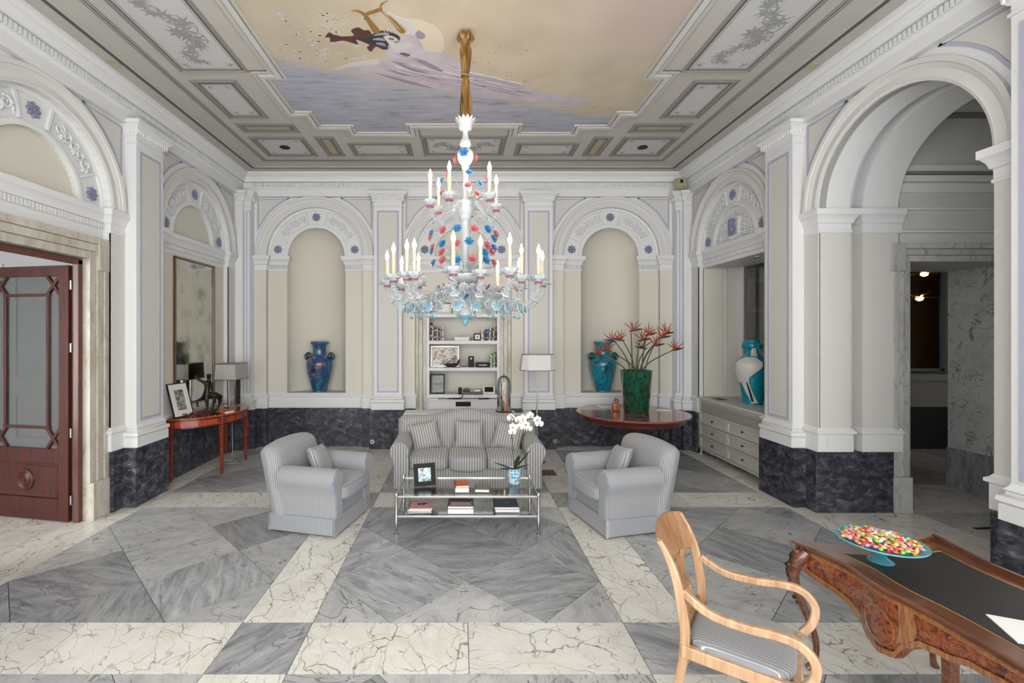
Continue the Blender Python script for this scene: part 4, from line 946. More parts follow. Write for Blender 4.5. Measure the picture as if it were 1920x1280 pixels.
def bm_(name, col, rough=.5): return M.get(name) or pm(name, col, rough)
def on_cover(mat, shapes):
    def f(c, w, d, h):
        g = G()
        for pl in shapes: g.prism([(x*w, y*d) for x, y in pl], h-.001, h+.0008)
        g.obj('cover_print', mat, c, 0)
    return f
def gl(u, v, z): return gp(u, v, z)
orange = bm_('b_orange', (.62,.13,.045)); white_c = bm_('b_white', (.75,.74,.72)); olive = bm_('b_olive', (.20,.18,.14)); red_c = bm_('b_red', (.45,.06,.04)); pink = bm_('b_pink', (.52,.28,.29)); dark_c = bm_('b_navy', (.035,.05,.075)); maroon = bm_('b_maroon', (.07,.015,.025)); bl = M['black']
x, y, z = gl(866,917,ZT1); b1 = book((x,y,ZT1), R(2), .15, .20, .045, white_c, 'thick white book under the orange one on the coffee table', 'books on the coffee table')
book((x-.002,y+.005,ZT1+.0455), R(5), .145, .19, .022, orange, 'orange covered book lying on a white book on the coffee table', 'books on the coffee table')
x, y, z = gl(904,918,ZT1); book((x,y,ZT1), R(-3), .155, .17, .032, olive, 'taupe book with an orange spine on the glass table top', 'books on the coffee table')
x, y, z = gl(788,954,ZT2)
book((x,y+.0,ZT2), R(2), .26, .26, .018, dark_c, 'dark book at the bottom of the left stack on the lower shelf', 'books on the lower shelf')
book((x+.004,y+.002,ZT2+.0185), R(-1), .255, .25, .016, white_c, 'white book in the middle of the left stack on the lower shelf', 'books on the lower shelf')
book((x+.014,y+.002,ZT2+.035), R(1), .25, .25, .018, pink, 'pink book with a dark flower print on the lower shelf', 'books on the lower shelf', on_cover(bl, [[(-.2,0),(-.1,.12),(0,.06),(.12,.16),(.3,.1),(.18,.02),(.1,-.1),(0,-.02),(-.1,-.12)]]))
x, y, z = gl(864,955,ZT2)
book((x,y,ZT2), 0, .275, .24, .05, white_c, 'thick white book under the patterned one on the lower shelf', 'books on the lower shelf')
lat = []
for i in range(-3, 4):
    for s in (-1, 1):
        a = i*.16; lat.append([(max(-.48,min(.48,a-s*.25)),-.46),(max(-.48,min(.48,a-s*.25+.03)),-.46),(max(-.48,min(.48,a+s*.25+.03)),.05),(max(-.48,min(.48,a+s*.25)),.05)])
book((x,y,ZT2+.051), R(-1), .275, .24, .03, maroon, 'dark maroon book with a white lattice pattern on the lower shelf', 'books on the lower shelf', on_cover(white_c, lat))
x, y, z = gl(948,952,ZT2)
book((x+.012,y,ZT2), R(-1), .26, .25, .03, white_c, 'white book at the bottom of the right stack on the lower shelf', 'books on the lower shelf')
book((x,y+.005,ZT2+.0305), 0, .265, .26, .026, dark_c, 'dark blue grey book topping the right stack on the lower shelf', 'books on the lower shelf', on_cover(bm_('b_grey', (.3,.32,.34)), [[(-.14,.02),(.14,.02),(.14,.05),(-.14,.05)]]))
# photo frame on the table
def photo_frame(name, loc, rot, w, h, bw, fmat, mmat, pmat, lab, cat='picture', mat_w=.0, group=None, th=.018, prop=True):
    e = empty(name, loc, 0, lab, cat, group); e.rotation_euler = rot
    for x0, x1, z0, z1 in ((-w/2,w/2,0,bw),(-w/2,w/2,h-bw,h),(-w/2,-w/2+bw,bw,h-bw),(w/2-bw,w/2,bw,h-bw)): G().box(x0,x1,-th/2,th/2,z0,z1).obj('frame_bar', fmat, e, 0, bev=.002)
    if mat_w:
        G().box(-w/2+bw,w/2-bw,-.002,th/2-.002,bw,h-bw).obj('mount', mmat, e, 0)
    k = bw+mat_w
    G().box(-w/2+k,w/2-k,-.004,th/2-.003,k,h-k).obj('print', pmat, e, 0)
    if prop: g = G(); g.ribbon([(0,th/2,h*.7),(0,th/2+h*.28,.003)], .04, .004, (1,0,0)); g.obj('easel_back', fmat, e, 0)
    return e
pr1 = patches('photo_colour', [(.02,.03,.03),(.08,.15,.10),(.35,.50,.65),(.75,.72,.60),(.12,.25,.12)], 22, .3)
x, y, z = gl(797,911,ZT1); photo_frame('photo_frame', (x,y,ZT1+.002), (R(-14),0,R(16)), .245, .245, .05, M['black'], None, pr1, 'black framed colour photograph standing on the coffee table', 'picture frame')
# brass lighter
x, y, z = gl(946,928,ZT1)
li = empty('table_lighter', (x,y,ZT1), 0, 'slim brass lighter standing on the glass beside the orchid', 'lighter'); G().lathe([(.008,0),(.008,.05),(.006,.052)], 12).obj('body', M['gold_paint'], li); G().lathe([(.0065,.052),(.0065,.065),(.003,.068)], 12).obj('cap', M['gold'], li)
# ================================================================ VASES, TABLES, LAMPS, SHELF CONTENTS
def prof_r(P, z):
    for (r0,z0),(r1,z1) in zip(P, P[1:]):
        if z0 <= z <= z1 and z1 > z0: return r0+(r1-r0)*(z-z0)/(z1-z0)
    return P[-1][0]
def smooth_prof(P, n=6): return [(p[0], p[1]) for p in spline([(r,z,0) for r,z in P], n)]
def surf_patch(P, rows, off=.0025, n=8):          # patch lying on a turned surface: rows of (z, angle0, angle1)
    rows = [tuple(p) for p in spline(rows, 5)]; n = 24
    g = G(); rings = []
    for z, a0, a1 in rows: r = prof_r(P, z)+off; rings.append([(r*cos(a0+(a1-a0)*i/n), r*sin(a0+(a1-a0)*i/n), z) for i in range(n+1)])
    return g.loft(rings, False, False)
patches('vase_a', [(.012,.012,.06),(.0,.10,.13),(.05,.04,.22),(.0,.20,.22),(.09,.05,.24)], 7, .2, .6, 1.5, 3, (1,1,.8), (14,.03,(.005,.02,.04)))
patches('vase_b', [(.0,.05,.12),(.0,.15,.24),(.0,.22,.34),(.02,.30,.36),(.0,.12,.25)], 8, .2, .6, 1.5, 3, (1,1,.8), (12,.035,(.005,.02,.06)))
patches('vase_c', [(.0,.12,.20),(.0,.22,.32),(.0,.30,.40),(.0,.18,.28)], 26, .2, .6, .8, 3)
pm('vase_dark', (.0,.05,.06), .25, coat=.5); pm('vase_red', (.30,.07,.09), .3, var=.5, vscale=40); pm('vase_white', (.68,.66,.62), .35); pm('vase_black', (.01,.01,.012), .3)
VP = smooth_prof([(.0,0),(.135,0),(.14,.02),(.165,.12),(.215,.30),(.248,.48),(.245,.57),(.20,.645),(.135,.69),(.122,.78),(.135,.87),(.17,.925),(.172,.95),(.155,.955),(.12,.90)], 5)
def niche_vase(x, mat, lab, marks, mm):
    e = empty('ceramic_vase', (x, YB+.27+.2, 1.0), 0, lab, 'vase', 'tall niche vases')
    b = G().lathe(VP, 36).obj('body', M[mat], e, 60)
    for s in (-1, 1):
        P = spline([(s*.19,0,.60),(s*.25,0,.63),(s*.265,0,.69),(s*.22,0,.735),(s*.185,0,.70),(s*.2,0,.66),(s*.225,0,.675)], 5); G().tube(P, .026, 10).obj('handle', M['vase_dark'], e, 60)
    for z0, z1, a, wd in marks:
        rows = [(z0+(z1-z0)*i/6, a-wd*sin(pi*(i+.3)/6.6), a+wd*sin(pi*(i+.3)/6.6)) for i in range(7)]; surf_patch(VP, rows).obj('painted_mark', M[mm], b, 60)
    return e
niche_vase(X0-2.77, 'vase_a', 'dark turquoise and purple painted vase in the left niche of the back wall', [(.54,.62,4.25,.22),(.44,.51,4.85,.26),(.30,.37,4.5,.2),(.38,.45,4.05,.2),(.50,.56,5.3,.2)], 'vase_red')
niche_vase(X0+2.70, 'vase_b', 'bright turquoise painted vase with small red marks in the right niche of the back wall', [(.55,.575,4.6,.18),(.42,.44,4.9,.2),(.33,.35,4.4,.16),(.75,.79,4.7,.2),(.5,.55,3.8,.15),(.46,.48,5.3,.18)], 'vase_red')
# vase with a white painted figure in the window bay
VC = smooth_prof([(.0,0),(.145,0),(.14,.03),(.155,.15),(.20,.36),(.238,.55),(.225,.66),(.15,.745),(.09,.80),(.085,.86),(.118,.885),(.125,.94),(.10,.965),(.105,1.0),(.09,1.005),(.06,.95)], 5)
e = empty('figure_vase', (4.61,7.33,1.0), 0, 'turquoise vase painted with a white figure on the sill of the window bay', 'vase')
b = G().lathe(VC, 40).obj('body', M['vase_c'], e, 60)
f0 = -pi/2-.55
for rows, mt in (([(.34,f0-1.2,f0-.55),(.42,f0-1.3,f0-.25),(.5,f0-1.35,f0+.15),(.60,f0-1.3,f0+.6),(.66,f0-1.2,f0+.65),(.72,f0-.9,f0+.4),(.745,f0-.6,f0+.35)],'vase_white'),([(.03,f0-.1,f0+.55),(.12,f0-.35,f0+.2),(.2,f0-.6,f0+.0),(.36,f0-.85,f0-.25),(.5,f0-.9,f0-.1)],'vase_white'),([(.76,f0-.25,f0+.55),(.80,f0-.2,f0+.6),(.86,f0-.15,f0+.55),(.885,f0,f0+.3)],'vase_white'),([(.35,f0+1.35,f0+1.6),(.5,f0+1.3,f0+1.9),(.62,f0+1.3,f0+1.7)],'vase_white'),([(.05,f0-.12,f0+.12),(.2,f0-.3,f0-.12),(.36,f0-.45,f0-.36)],'vase_black'),([(.80,f0+.15,f0+.2),(.86,f0+.2,f0+.25)],'vase_black'),([(.44,f0-.1,f0-.05),(.52,f0+.25,f0+.32),(.60,f0+.56,f0+.62),(.66,f0+.6,f0+.66)],'vase_black')):
    surf_patch(VC, rows, .004 if mt == 'vase_black' else .0025).obj('painted_figure', M[mt], b, 60)
for a in (0, pi, pi/2, -pi/2):
    g = G(); g.tube([(.13*cos(a)+.032*cos(t)*cos(a), .13*sin(a)+.032*cos(t)*sin(a), .915+.04*sin(t)) for t in [2*pi*i/12 for i in range(13)]], .014, 8); g.obj('ring_handle', M['vase_c'], e, 60)
# ---- round granite table with the planter
patches('granite_top', [(.10,.028,.02),(.21,.065,.045),(.30,.11,.08),(.17,.045,.03)], 45, .15, .5, .5, 5); wood('dark_red_wood', (.05,.006,.004), (.12,.014,.008), .3, 3, 0, .5)
RT = (2.777,7.52,0); RZ = .84
e = empty('round_table', RT, 0, 'round table with a red granite top standing in front of the right niche', 'table')
G().lathe([(0,RZ-.03),(.86,RZ-.03),(.878,RZ-.024),(.88,RZ-.012),(.872,RZ),(0,RZ)], 64).obj('table_top', M['granite_top'], e)
G().lathe([(.0,RZ-.14),(.74,RZ-.14),(.75,RZ-.13),(.77,RZ-.12),(.785,RZ-.045),(.80,RZ-.03)], 64).obj('apron', M['dark_red_wood'], e)
G().lathe([(.10,.14),(.16,.2),(.13,.3),(.075,.40),(.07,.55),(.11,.62),(.16,.69),(.18,.7)], 28).obj('pedestal', M['dark_red_wood'], e)
for k in range(3):
    a = R(90+120*k); g = G(); g.tube(spline([(.05*cos(a),.05*sin(a),.22),(.25*cos(a),.25*sin(a),.19),(.42*cos(a),.42*sin(a),.08),(.52*cos(a),.52*sin(a),.035)], 5), .035, 10); g.obj('foot', M['dark_red_wood'], e)
patches('green_glaze', [(.0,.02,.012),(.005,.045,.025),(.012,.075,.035),(.0,.10,.085),(.03,.09,.03)], 5, .12, .8, 2.6, 6)
PL = (2.876,7.60,RZ)
pl = empty('green_planter', PL, 0, 'tall green glazed planter holding orange flowers on the round table', 'vase')
G().lathe([(0,0),(.185,0),(.195,.01),(.25,.655),(.256,.665),(.25,.672),(.235,.66),(.225,.58),(.18,.1),(0,.1)], 40).obj('pot', M['green_glaze'], pl, 60)
pm('soil', (.03,.02,.015), .9); G().lathe([(0,.5),(.215,.5),(.218,.53),(0,.53)], 24).obj('soil', M['soil'], pl)
pm('stem_green', (.045,.075,.02), .5); pm('bract', (.05,.035,.02), .5, var=.5, vscale=20); pm('bop_orange', (.62,.09,.015), .5, var=.3, vscale=30); pm('bop_blue', (.06,.05,.25), .5)
def blade(g, base, d, L, w, side, curl=.1):
    d = Vector(d).normalized(); sd = Vector(side); sd = (sd-d*sd.dot(d)).normalized(); nn = d.cross(sd)
    rings = []
    for i in range(6):
        t = i/5; p = Vector(base)+d*L*t+nn*curl*L*t*t; q = w*sin(pi*min(1,(t*.92+.08)))**.8*.5+.0006
        rings.append([tuple(p-sd*q), tuple(p+nn*q*.35), tuple(p+sd*q), tuple(p-nn*q*.35)])
    g.loft(rings)
heads = [(1128,657,-1,'leftmost orange bird of paradise flower above the turquoise vase'),(1143,650,-1,'orange bird of paradise flower with a pale bract left of the group'),(1153,632,-1,'orange bird of paradise flower leaning left over the planter'),(1168,630,-1,'red orange bird of paradise flower rising left of the centre stems'),(1183,612,1,'tallest orange bird of paradise flower with a dark pointed bract'),(1200,630,1,'orange bird of paradise flower on a straight stem at the centre'),(1212,620,1,'orange bird of paradise flower right of the tallest one'),(1210,645,-1,'low orange bird of paradise flower at the centre of the bunch'),(1226,640,1,'orange bird of paradise flower with a drooping bract on the right'),(1238,625,1,'large orange bird of paradise flower spreading on the right'),(1245,618,1,'red bird of paradise flower on the long curved right stem'),(1262,648,1,'farthest right bird of paradise flower on a bending stem')]
rr = random.Random(4)
for k, (u, v, sg, lab) in enumerate(heads):
    Y = 7.6+rr.uniform(-.16,.16); h = Vector(at(u, v+8, Y)); e = empty('bird_of_paradise', (PL[0]+rr.uniform(-.1,.1), PL[1]+rr.uniform(-.08,.08), RZ+.53), 0, lab, 'flower', 'birds of paradise in the green planter')
    b0 = Vector(e.location); p1 = h-b0; mid = Vector((p1.x*.35, p1.y*.4, p1.z*.55))
    g = G(); P = spline([(0,0,0), mid, p1], 8); g.tube(P, [.011-.004*i/len(P) for i in range(len(P))], 7); g.obj('stem', M['stem_green'], e, 60)
    dr_ = Vector((sg*1.0, rr.uniform(-.3,.3), .18)); g = G(); blade(g, p1-dr_*.03, dr_, .23, .038, (0,0,1), -.06*sg); g.obj('bract', M['bract'], e, 50)
    for m in range(5):
        a = R(35+m*24) if sg > 0 else R(145-m*24); g = G(); blade(g, p1+Vector((sg*.03,0,.01)), (cos(a), rr.uniform(-.35,.35), sin(a)), rr.uniform(.15,.22), .046, (0,1,0) if m % 2 else (.3,.7,0), .12*sg); g.obj('petal', M['bop_orange'], e, 50)
    g = G(); blade(g, p1+Vector((sg*.03,0,.01)), (sg*.7,0,.6), .12, .014, (0,0,1)); g.obj('inner_petal', M['bop_blue'], e, 50)
# small things on the round table
def rt(u, v): return gp(u, v, RZ)
pm('amber_glass', (.40,.14,.05), .1, trans=.3, var=.6, vscale=40)
x, y, z = rt(1155,770); e = empty('glass_ornament', (x,y,RZ), 0, 'small amber and red glass ornament beside the green planter', 'ornament')
G().puff(0,0,.07,.12,.09,.14,5,6).obj('block', M['amber_glass'], e, 60); g = G(); rr = random.Random(2)
for i in range(9): g.ball((rr.uniform(-.04,.04),rr.uniform(-.03,.03),.15+rr.uniform(-.01,.06)), rr.uniform(.015,.026), 8, 6)
g.obj('knobs', M['vase_red'], e, 60)
for u, v, rz, lab in ((1136,762,20,'white card lying on the left of the round granite table'),(1243,768,-12,'pale booklet lying on the right of the round granite table')):
    x, y, z = rt(u, v); e = empty('card', (x,y,RZ), R(rz), lab, 'card', 'cards on the round table'); G().box(-.12,.12,-.08,.08,0,.004).obj('sheet', M['paper'], e, 0); G().box(-.115,.115,-.075,.075,.004,.008).obj('top_sheet', M['paper'], e, 0)
x, y, z = rt(1200,781); e = empty('small_tray', (x-.02,y,RZ), 0, 'small dark blue dish in front of the green planter', 'dish'); G().lathe([(0,.002),(.05,.002),(.075,.012),(.078,.01),(.05,0),(0,0)], 20).obj('dish', M['vase_dark'], e)
# ---- demilune console under the mirror
patches('red_marquetry', [(.16,.02,.01),(.33,.055,.022),(.42,.085,.035),(.25,.035,.015)], 10, .2, .6, 2, 4); wood('red_wood', (.15,.014,.008), (.32,.045,.018), .25, 3, 1, .6)
pm('ebony_line', (.02,.008,.006), .3)
KX, KY, KA, KB, KZ = XLW-.225, 7.36, .84, .72, .90
con = empty('console_table', (KX,KY,0), 0, 'half round red lacquered console table under the wall mirror', 'table')
def half(a, b, n=36): return [(b*sin(pi*i/n), -a*cos(pi*i/n)) for i in range(n+1)]
G().prism(half(KA,KB), KZ-.022, KZ).obj('table_top', M['red_marquetry'], con, 20, bev=.006)
G().prism(half(KA-.035,KB-.035), KZ-.145, KZ-.022).obj('apron', M['red_wood'], con, 20)
for z in (KZ-.15, KZ-.035):
    g = G(); g.loft([[(x,y,z) for x,y in half(KA-.03,KB-.03)],[(x,y,z+.01) for x,y in half(KA-.03,KB-.03)],[(x,y,z+.01) for x,y in half(KA-.037,KB-.037)]], False, False); g.obj('string_inlay', M['ebony_line'], con, 0)
for a in (4, 60, 120, 176):
    t = R(a); x, y = (KB-.06)*sin(t), -(KA-.06)*cos(t); x = max(x, .04)
    g = G(); rings = []
    for z, q in ((KZ-.022,.032),(KZ-.15,.032),(KZ-.16,.027),(.10,.017),(.095,.019),(.0,.013)): rings.append([(x+sx*q, y+sy*q, z) for sx, sy in ((-1,-1),(1,-1),(1,1),(-1,1))])
    g.loft(rings); g.obj('leg', M['red_wood'], con, 0, bev=.003)
for a0, a1 in ((10,54),(66,114),(126,170)):
    g = G(); P = [R(a0+(a1-a0)*i/10) for i in range(11)]; rings = []
    for z in (KZ-.125, KZ-.05): rings.append([((KB-.031)*sin(t), -(KA-.031)*cos(t), z) for t in P])
    g.loft(rings, False, False); g.obj('apron_panel', M['red_marquetry'], con, 60)
# bronze statue of a rearing centaur, one arm raised
pm('bronze_dark', (.022,.018,.016), .38, .6, bump=.5, bscale=45)
def skin(name, V, E, mat, parent, sub=1):
    me = bpy.data.meshes.new(name); me.from_pydata([v[:3] for v in V], E, []); o = bpy.data.objects.new(name, me); C.objects.link(o); o.parent = parent
    bm = bmesh.new(); bm.from_mesh(me); ly = bm.verts.layers.skin.verify(); bm.verts.ensure_lookup_table()
    for i, v in enumerate(V): bm.verts[i][ly].radius = (v[3], v[3] if len(v) < 5 else v[4]); bm.verts[i][ly].use_root = (i == 0)
    bm.to_mesh(me); bm.free(); m = o.modifiers.new('skin','SKIN'); m.use_smooth_shade = True; s = o.modifiers.new('sub','SUBSURF'); s.levels = s.render_levels = sub; me.materials.append(mat)
    dg = bpy.context.evaluated_depsgraph_get(); m2 = bpy.data.meshes.new_from_object(o.evaluated_get(dg)); o.modifiers.clear(); o.data = m2
    for p in m2.polygons: p.use_smooth = True
    return o
st = empty('bronze_statue', (-3.78,7.02,KZ), R(28), 'dark bronze centaur statuette with a raised arm on the console table', 'statue')
k = .00166
def sq(x, y, d, r): return ((x-490)*k, d, (592-y)*k, r)
SV = [(v_[0],v_[1]*1.15,v_[2],v_[3]*1.3) for v_ in [sq(455,425,0,.045),sq(500,425,.01,.042),sq(548,425,.02,.045),sq(462,370,0,.034),sq(468,320,0,.042),sq(473,292,0,.02),sq(474,262,0,.028),
      sq(430,300,-.03,.018),sq(395,278,-.035,.015),sq(368,255,-.035,.013),sq(364,232,-.035,.015), sq(490,318,.045,.018),sq(503,360,.05,.014),sq(490,395,.05,.014),
      sq(455,460,-.03,.024),sq(460,520,-.03,.014),sq(450,560,-.03,.011),sq(445,588,-.035,.014), sq(415,455,.03,.022),sq(382,468,.03,.014),sq(380,505,.03,.011),sq(388,528,.03,.013),
      sq(520,455,-.03,.03),sq(512,500,-.03,.015),sq(497,540,-.03,.012),sq(488,586,-.03,.015), sq(560,450,.04,.032),sq(563,500,.045,.016),sq(548,545,.045,.012),sq(536,586,.045,.015), sq(570,440,.03,.016),sq(575,500,.03,.011)]]
SE = [(0,1),(1,2),(0,3),(3,4),(4,5),(5,6),(4,7),(7,8),(8,9),(9,10),(4,11),(11,12),(12,13),(0,14),(14,15),(15,16),(16,17),(0,18),(18,19),(19,20),(20,21),(1,22),(22,23),(23,24),(24,25),(2,26),(26,27),(27,28),(28,29),(2,30),(30,31)]
skin('figure', SV, SE, M['bronze_dark'], st, 1)
g = G(); g.ball((-.028,0,.578), (.034,.036,.03), 10, 8); g.ball((-.03,.012,.555), (.03,.03,.04), 8, 6); g.obj('hair', M['bronze_dark'], st, 60)
G().lathe([(0,.0),(.11,.0),(.115,.006),(.10,.012),(0,.012)], 24, (.02,0,0)).obj('base', M['bronze_dark'], st); 
# beads
pm('red_glass', (.10,.008,.008), .08, coat=.8)
e = empty('bead_necklace', (-3.88,6.95,KZ), R(70), 'heap of dark red glass beads at the foot of the statue', 'necklace'); rr = random.Random(8); g = G()
for i in range(80):
    t = i/80*2*pi*2.2; q = .10+.05*sin(3.1*t)+rr.uniform(-.02,.02); g.ball((q*1.9*cos(t), q*.9*sin(t), .014+ (.02 if i > 40 else 0)+.006*sin(5*t)), .0145, 7, 5)
g.obj('beads', M['red_glass'], e, 60)['kind'] = 'stuff'
book((-3.62,7.12,KZ), R(62), .16, .21, .03, orange, 'orange book lying beside the statue on the red console', None)
# picture leaning on the wall
pr2 = patches('photo_bw', [(.05,.05,.05),(.16,.16,.16),(.35,.35,.34),(.60,.60,.58)], 14, .3)
photo_frame('leaning_picture', (-4.03,6.76,KZ+.003), (R(-16),0,R(78)), .36, .50, .014, M['black'], M['paper'], pr2, 'black framed picture with a wide white mount leaning on the wall above the console', 'picture frame', .085, prop=False)
# lamp on the console
pm('shade_grey', (.42,.41,.385), .8, bump=.1, bscale=200); pm('shade_in', (.6,.58,.53), .9)
def box_shade(parent, x0, x1, y0, y1, z0, z1, tap, mat='shade_grey'):
    g = G(); t = .006; o = lambda q, z: [(x0+q,y0+q,z),(x1-q,y0+q,z),(x1-q,y1-q,z),(x0+q,y1-q,z)]
    g.loft([o(0,z0), o(tap,z1), o(tap+t,z1), o(t,z0), o(0,z0)], True, False); s = g.obj('lamp_shade', M[mat], parent, 0)
    for q, z in ((0,z0),(tap,z1)): g = G(); P = o(q-.001, z); g.tube(P+[P[0]], .004, 4); g.obj('shade_trim', M['ebony_line'], s)
    return s
lp = empty('table_lamp', (-3.815,7.735,KZ), 0, 'table lamp with a grey box shade and chrome posts on the red console', 'lamp')
box_shade(lp, -.17, .17, -.235, .235, .46, .715, .012)
for y in (-.12,.12): G().box(-.012,.012,y-.018,y+.018,.01,.62).obj('post', M['chrome'], lp, 0, bev=.002)
G().box(.03,.045,.06,.2,.01,.47).obj('black_panel', M['black'], lp, 0, bev=.002); G().box(-.06,.06,-.17,.20,0,.014).obj('base', M['chrome'], lp, 0, bev=.003); G().box(-.012,.012,-.12,.12,.60,.62).obj('crossbar', M['chrome'], lp, 0)
pm('cable_grey', (.32,.31,.29), .6)
e = empty('lamp_cable', (-3.72,7.55,0), 0, 'pale cable coiled on the floor under the red console', 'cable'); g = G(); rr = random.Random(5)
P = [(-.05,.1,.78),(-.04,.08,.5),(-.02,.05,.2),(0,0,.06)]+[(.11*cos(t)*(1+.25*sin(2.3*t)),.10*sin(t),.015+.02*(t/13)+.006*sin(3*t)) for t in [i*.5 for i in range(26)]]
g.tube(spline(P, 4), .007, 6); g.obj('cord', M['cable_grey'], e, 60)
# wall mirror
m_, nt, N, L, b = _new('old_mirror'); b.inputs['Metallic'].default_value = 1; b.inputs['Roughness'].default_value = .06; tc = N.new('ShaderNodeTexCoord'); n = N.new('ShaderNodeTexNoise'); n.inputs['Scale'].default_value = 3; n.inputs['Detail'].default_value = 8; L.new(tc.outputs['Object'], n.inputs['Vector'])
r = ramp(N, [(.3,(.30,.31,.28)),(.5,(.55,.56,.52)),(.7,(.60,.61,.57))]); L.new(n.outputs['Fac'], r.inputs[0]); L.new(r.outputs[0], b.inputs['Base Color']); MATS['old_mirror'] = m_
mi = empty('wall_mirror', (XLW+DF+.004,4.56+2.77,1.03), 0, 'tall old mirror in a thin dark gold frame above the red console', 'mirror')
MW, MH = .55, 2.22; wood('mirror_wood', (.07,.028,.01), (.17,.08,.03), .35, 3, 2, .3)
G().box(.0,.012,-MW,MW,0,MH).obj('mirror_glass', M['old_mirror'], mi, 0)
for y0, y1, z0, z1 in ((-MW,-MW+.03,0,MH),(MW-.03,MW,0,MH),(-MW,MW,0,.03),(-MW,MW,MH-.03,MH)): G().box(0,.035,y0,y1,z0,z1).obj('frame_bar', M['mirror_wood'], mi, 0, bev=.006)
# ---- radiator cabinet with drawers in the right bay
pm('cab_paint', (.56,.55,.51), .5); pm('knob_dark', (.03,.022,.016), .35, .7)
cb = empty('radiator_cabinet', (XRW+.18,4.56+2.77,0), R(-90), 'cream cabinet with six drawers and a louvred grille below the window bay', 'cabinet')   # local -y faces the room
CW = .885
G().box(-CW,CW,.03,.5,.10,.9).obj('body', M['cab_paint'], cb, 0)
G().box(-CW-.01,CW+.01,-.03,.5,.965,1.003).obj('cabinet_top', M['cab_paint'], cb, 0, bev=.008)
for s in (-1, 1): G().box(min(s*CW,s*(CW-.05)),max(s*CW,s*(CW-.05)),0,.04,0,.965).obj('side_stile', M['cab_paint'], cb, 0, bev=.003)
G().box(-CW+.05,CW-.05,.0,.04,.93,.965).obj('top_rail', M['cab_paint'], cb, 0)
pm('void', (.02,.02,.02), .9); G().box(-CW+.05,CW-.05,.028,.034,.75,.94).obj('grille_shade', M['void'], cb, 0)  # black sheet stands in for the shade behind the slats
for i in range(7):
    z = .762+i*.0245; g = G(); g.add([(-CW+.05,.0,z),(CW-.05,.0,z),(CW-.05,.026,z+.010),(-CW+.05,.026,z+.010),(-CW+.05,.0,z+.005),(CW-.05,.0,z+.005),(CW-.05,.026,z+.015),(-CW+.05,.026,z+.015)], [(0,1,2,3),(7,6,5,4),(0,4,5,1),(1,5,6,2),(2,6,7,3),(3,7,4,0)]); g.obj('slat', M['cab_paint'], cb, 0)
for r_ in range(3):
    for c_ in range(2):
        x0 = -CW+.055+c_*(CW-.055); x1 = x0+CW-.06; z0 = .125+r_*.207; z1 = z0+.2
        d = G().box(x0,x1,.006,.03,z0,z1).obj('drawer', M['cab_paint'], cb, 0, bev=.003)
        o = rect(x0+.012,x1-.012,z0+.012,z1-.012); i_ = inset(o, .03); g = G(); g.loft([[(x,.006,z) for x,z in o],[(x,-.004,z) for x,z in o],[(x,-.004,z) for x,z in inset(o,.022)],[(x,.006,z) for x,z in i_]], True, False); g.obj('drawer_moulding', M['cab_paint'], d, 0)
        g = G(); g.lathe([(.007,0),(.007,.012),(.016,.02),(.017,.028),(.010,.034),(0,.035)], 12); g.mul(Matrix.Translation(((x0+x1)/2,.006,(z0+z1)/2)) @ Matrix.Rotation(pi/2,4,'X')); g.obj('knob', M['knob_dark'], d, 60)
g = G(); P = [(-CW,0),(-CW+.06,0),(-CW+.075,.05),(-CW+.13,.075),(-CW+.2,.085),(CW-.2,.085),(CW-.13,.075),(CW-.075,.05),(CW-.06,0),(CW,0),(CW,.122),(-CW,.122)]; g.prism(P, .0, .03, lambda x,z,h: (x,h,z)); g.obj('bracket_plinth', M['cab_paint'], cb, 0)
x, y = 4.36, 7.82; e = empty('flat_tray', (x,y,1.004), 0, 'small flat metal tray lying on the window bay sill', 'tray'); G().box(-.09,.09,-.12,.12,0,.008).obj('plate', M['chrome'], e, 0, bev=.003); G().box(-.07,.07,-.10,.10,.008,.010).obj('inset', M['black'], e, 0)
# framed picture in the side room behind the window
pr3 = patches('photo_brown', [(.02,.01,.005),(.12,.05,.015),(.25,.11,.03),(.06,.03,.012)], 4, .4)
photo_frame('wall_picture', (5.80,8.66,2.52), (0,0,0), .84, .62, .06, M['lilac'], None, pr3, 'brown picture in a lilac frame seen dimly through the window bay', 'picture frame', prop=False)
# ---- sofa table and the things on it
stb = empty('sofa_table', (.12,7.27,0), 0, 'narrow white table standing behind the sofa', 'table')
G().box(-1.0,1.0,-.18,.18,.855,.885).obj('table_top', M['white'], stb, 0, bev=.005); G().box(-.95,.95,-.15,.15,.76,.855).obj('apron', M['white'], stb, 0)
for x in (-.93,.93):
    for y in (-.13,.13): G().box(x-.03,x+.03,y-.03,y+.03,0,.76).obj('leg', M['white'], stb, 0, bev=.003)
dm = empty('glass_cloche', (.675,7.27,.885), 0, 'tall glass dome with shells and twigs on a dark wooden foot', 'cloche')
G().lathe([(0,0),(.125,0),(.135,.012),(.12,.024),(0,.024)], 28).obj('foot', M['dark_red_wood'], dm)
pane('cloche_glass', (.97,.98,.97), .1); G().lathe([(.108,.024),(.108,.42),(.103,.47),(.085,.525),(.05,.56),(.015,.572),(0,.573)], 28, cap=False).obj('dome', M['cloche_glass'], dm, 60)
G().ball((0,0,.585), .016, 10, 8).obj('dome_knob', M['cloche_glass'], dm, 60)
pm('twig', (.42,.38,.32), .6, var=.5, vscale=30); pm('twig_dark', (.05,.03,.02), .6); pm('copper', (.6,.28,.14), .4, var=.3, vscale=30); rr = random.Random(9)
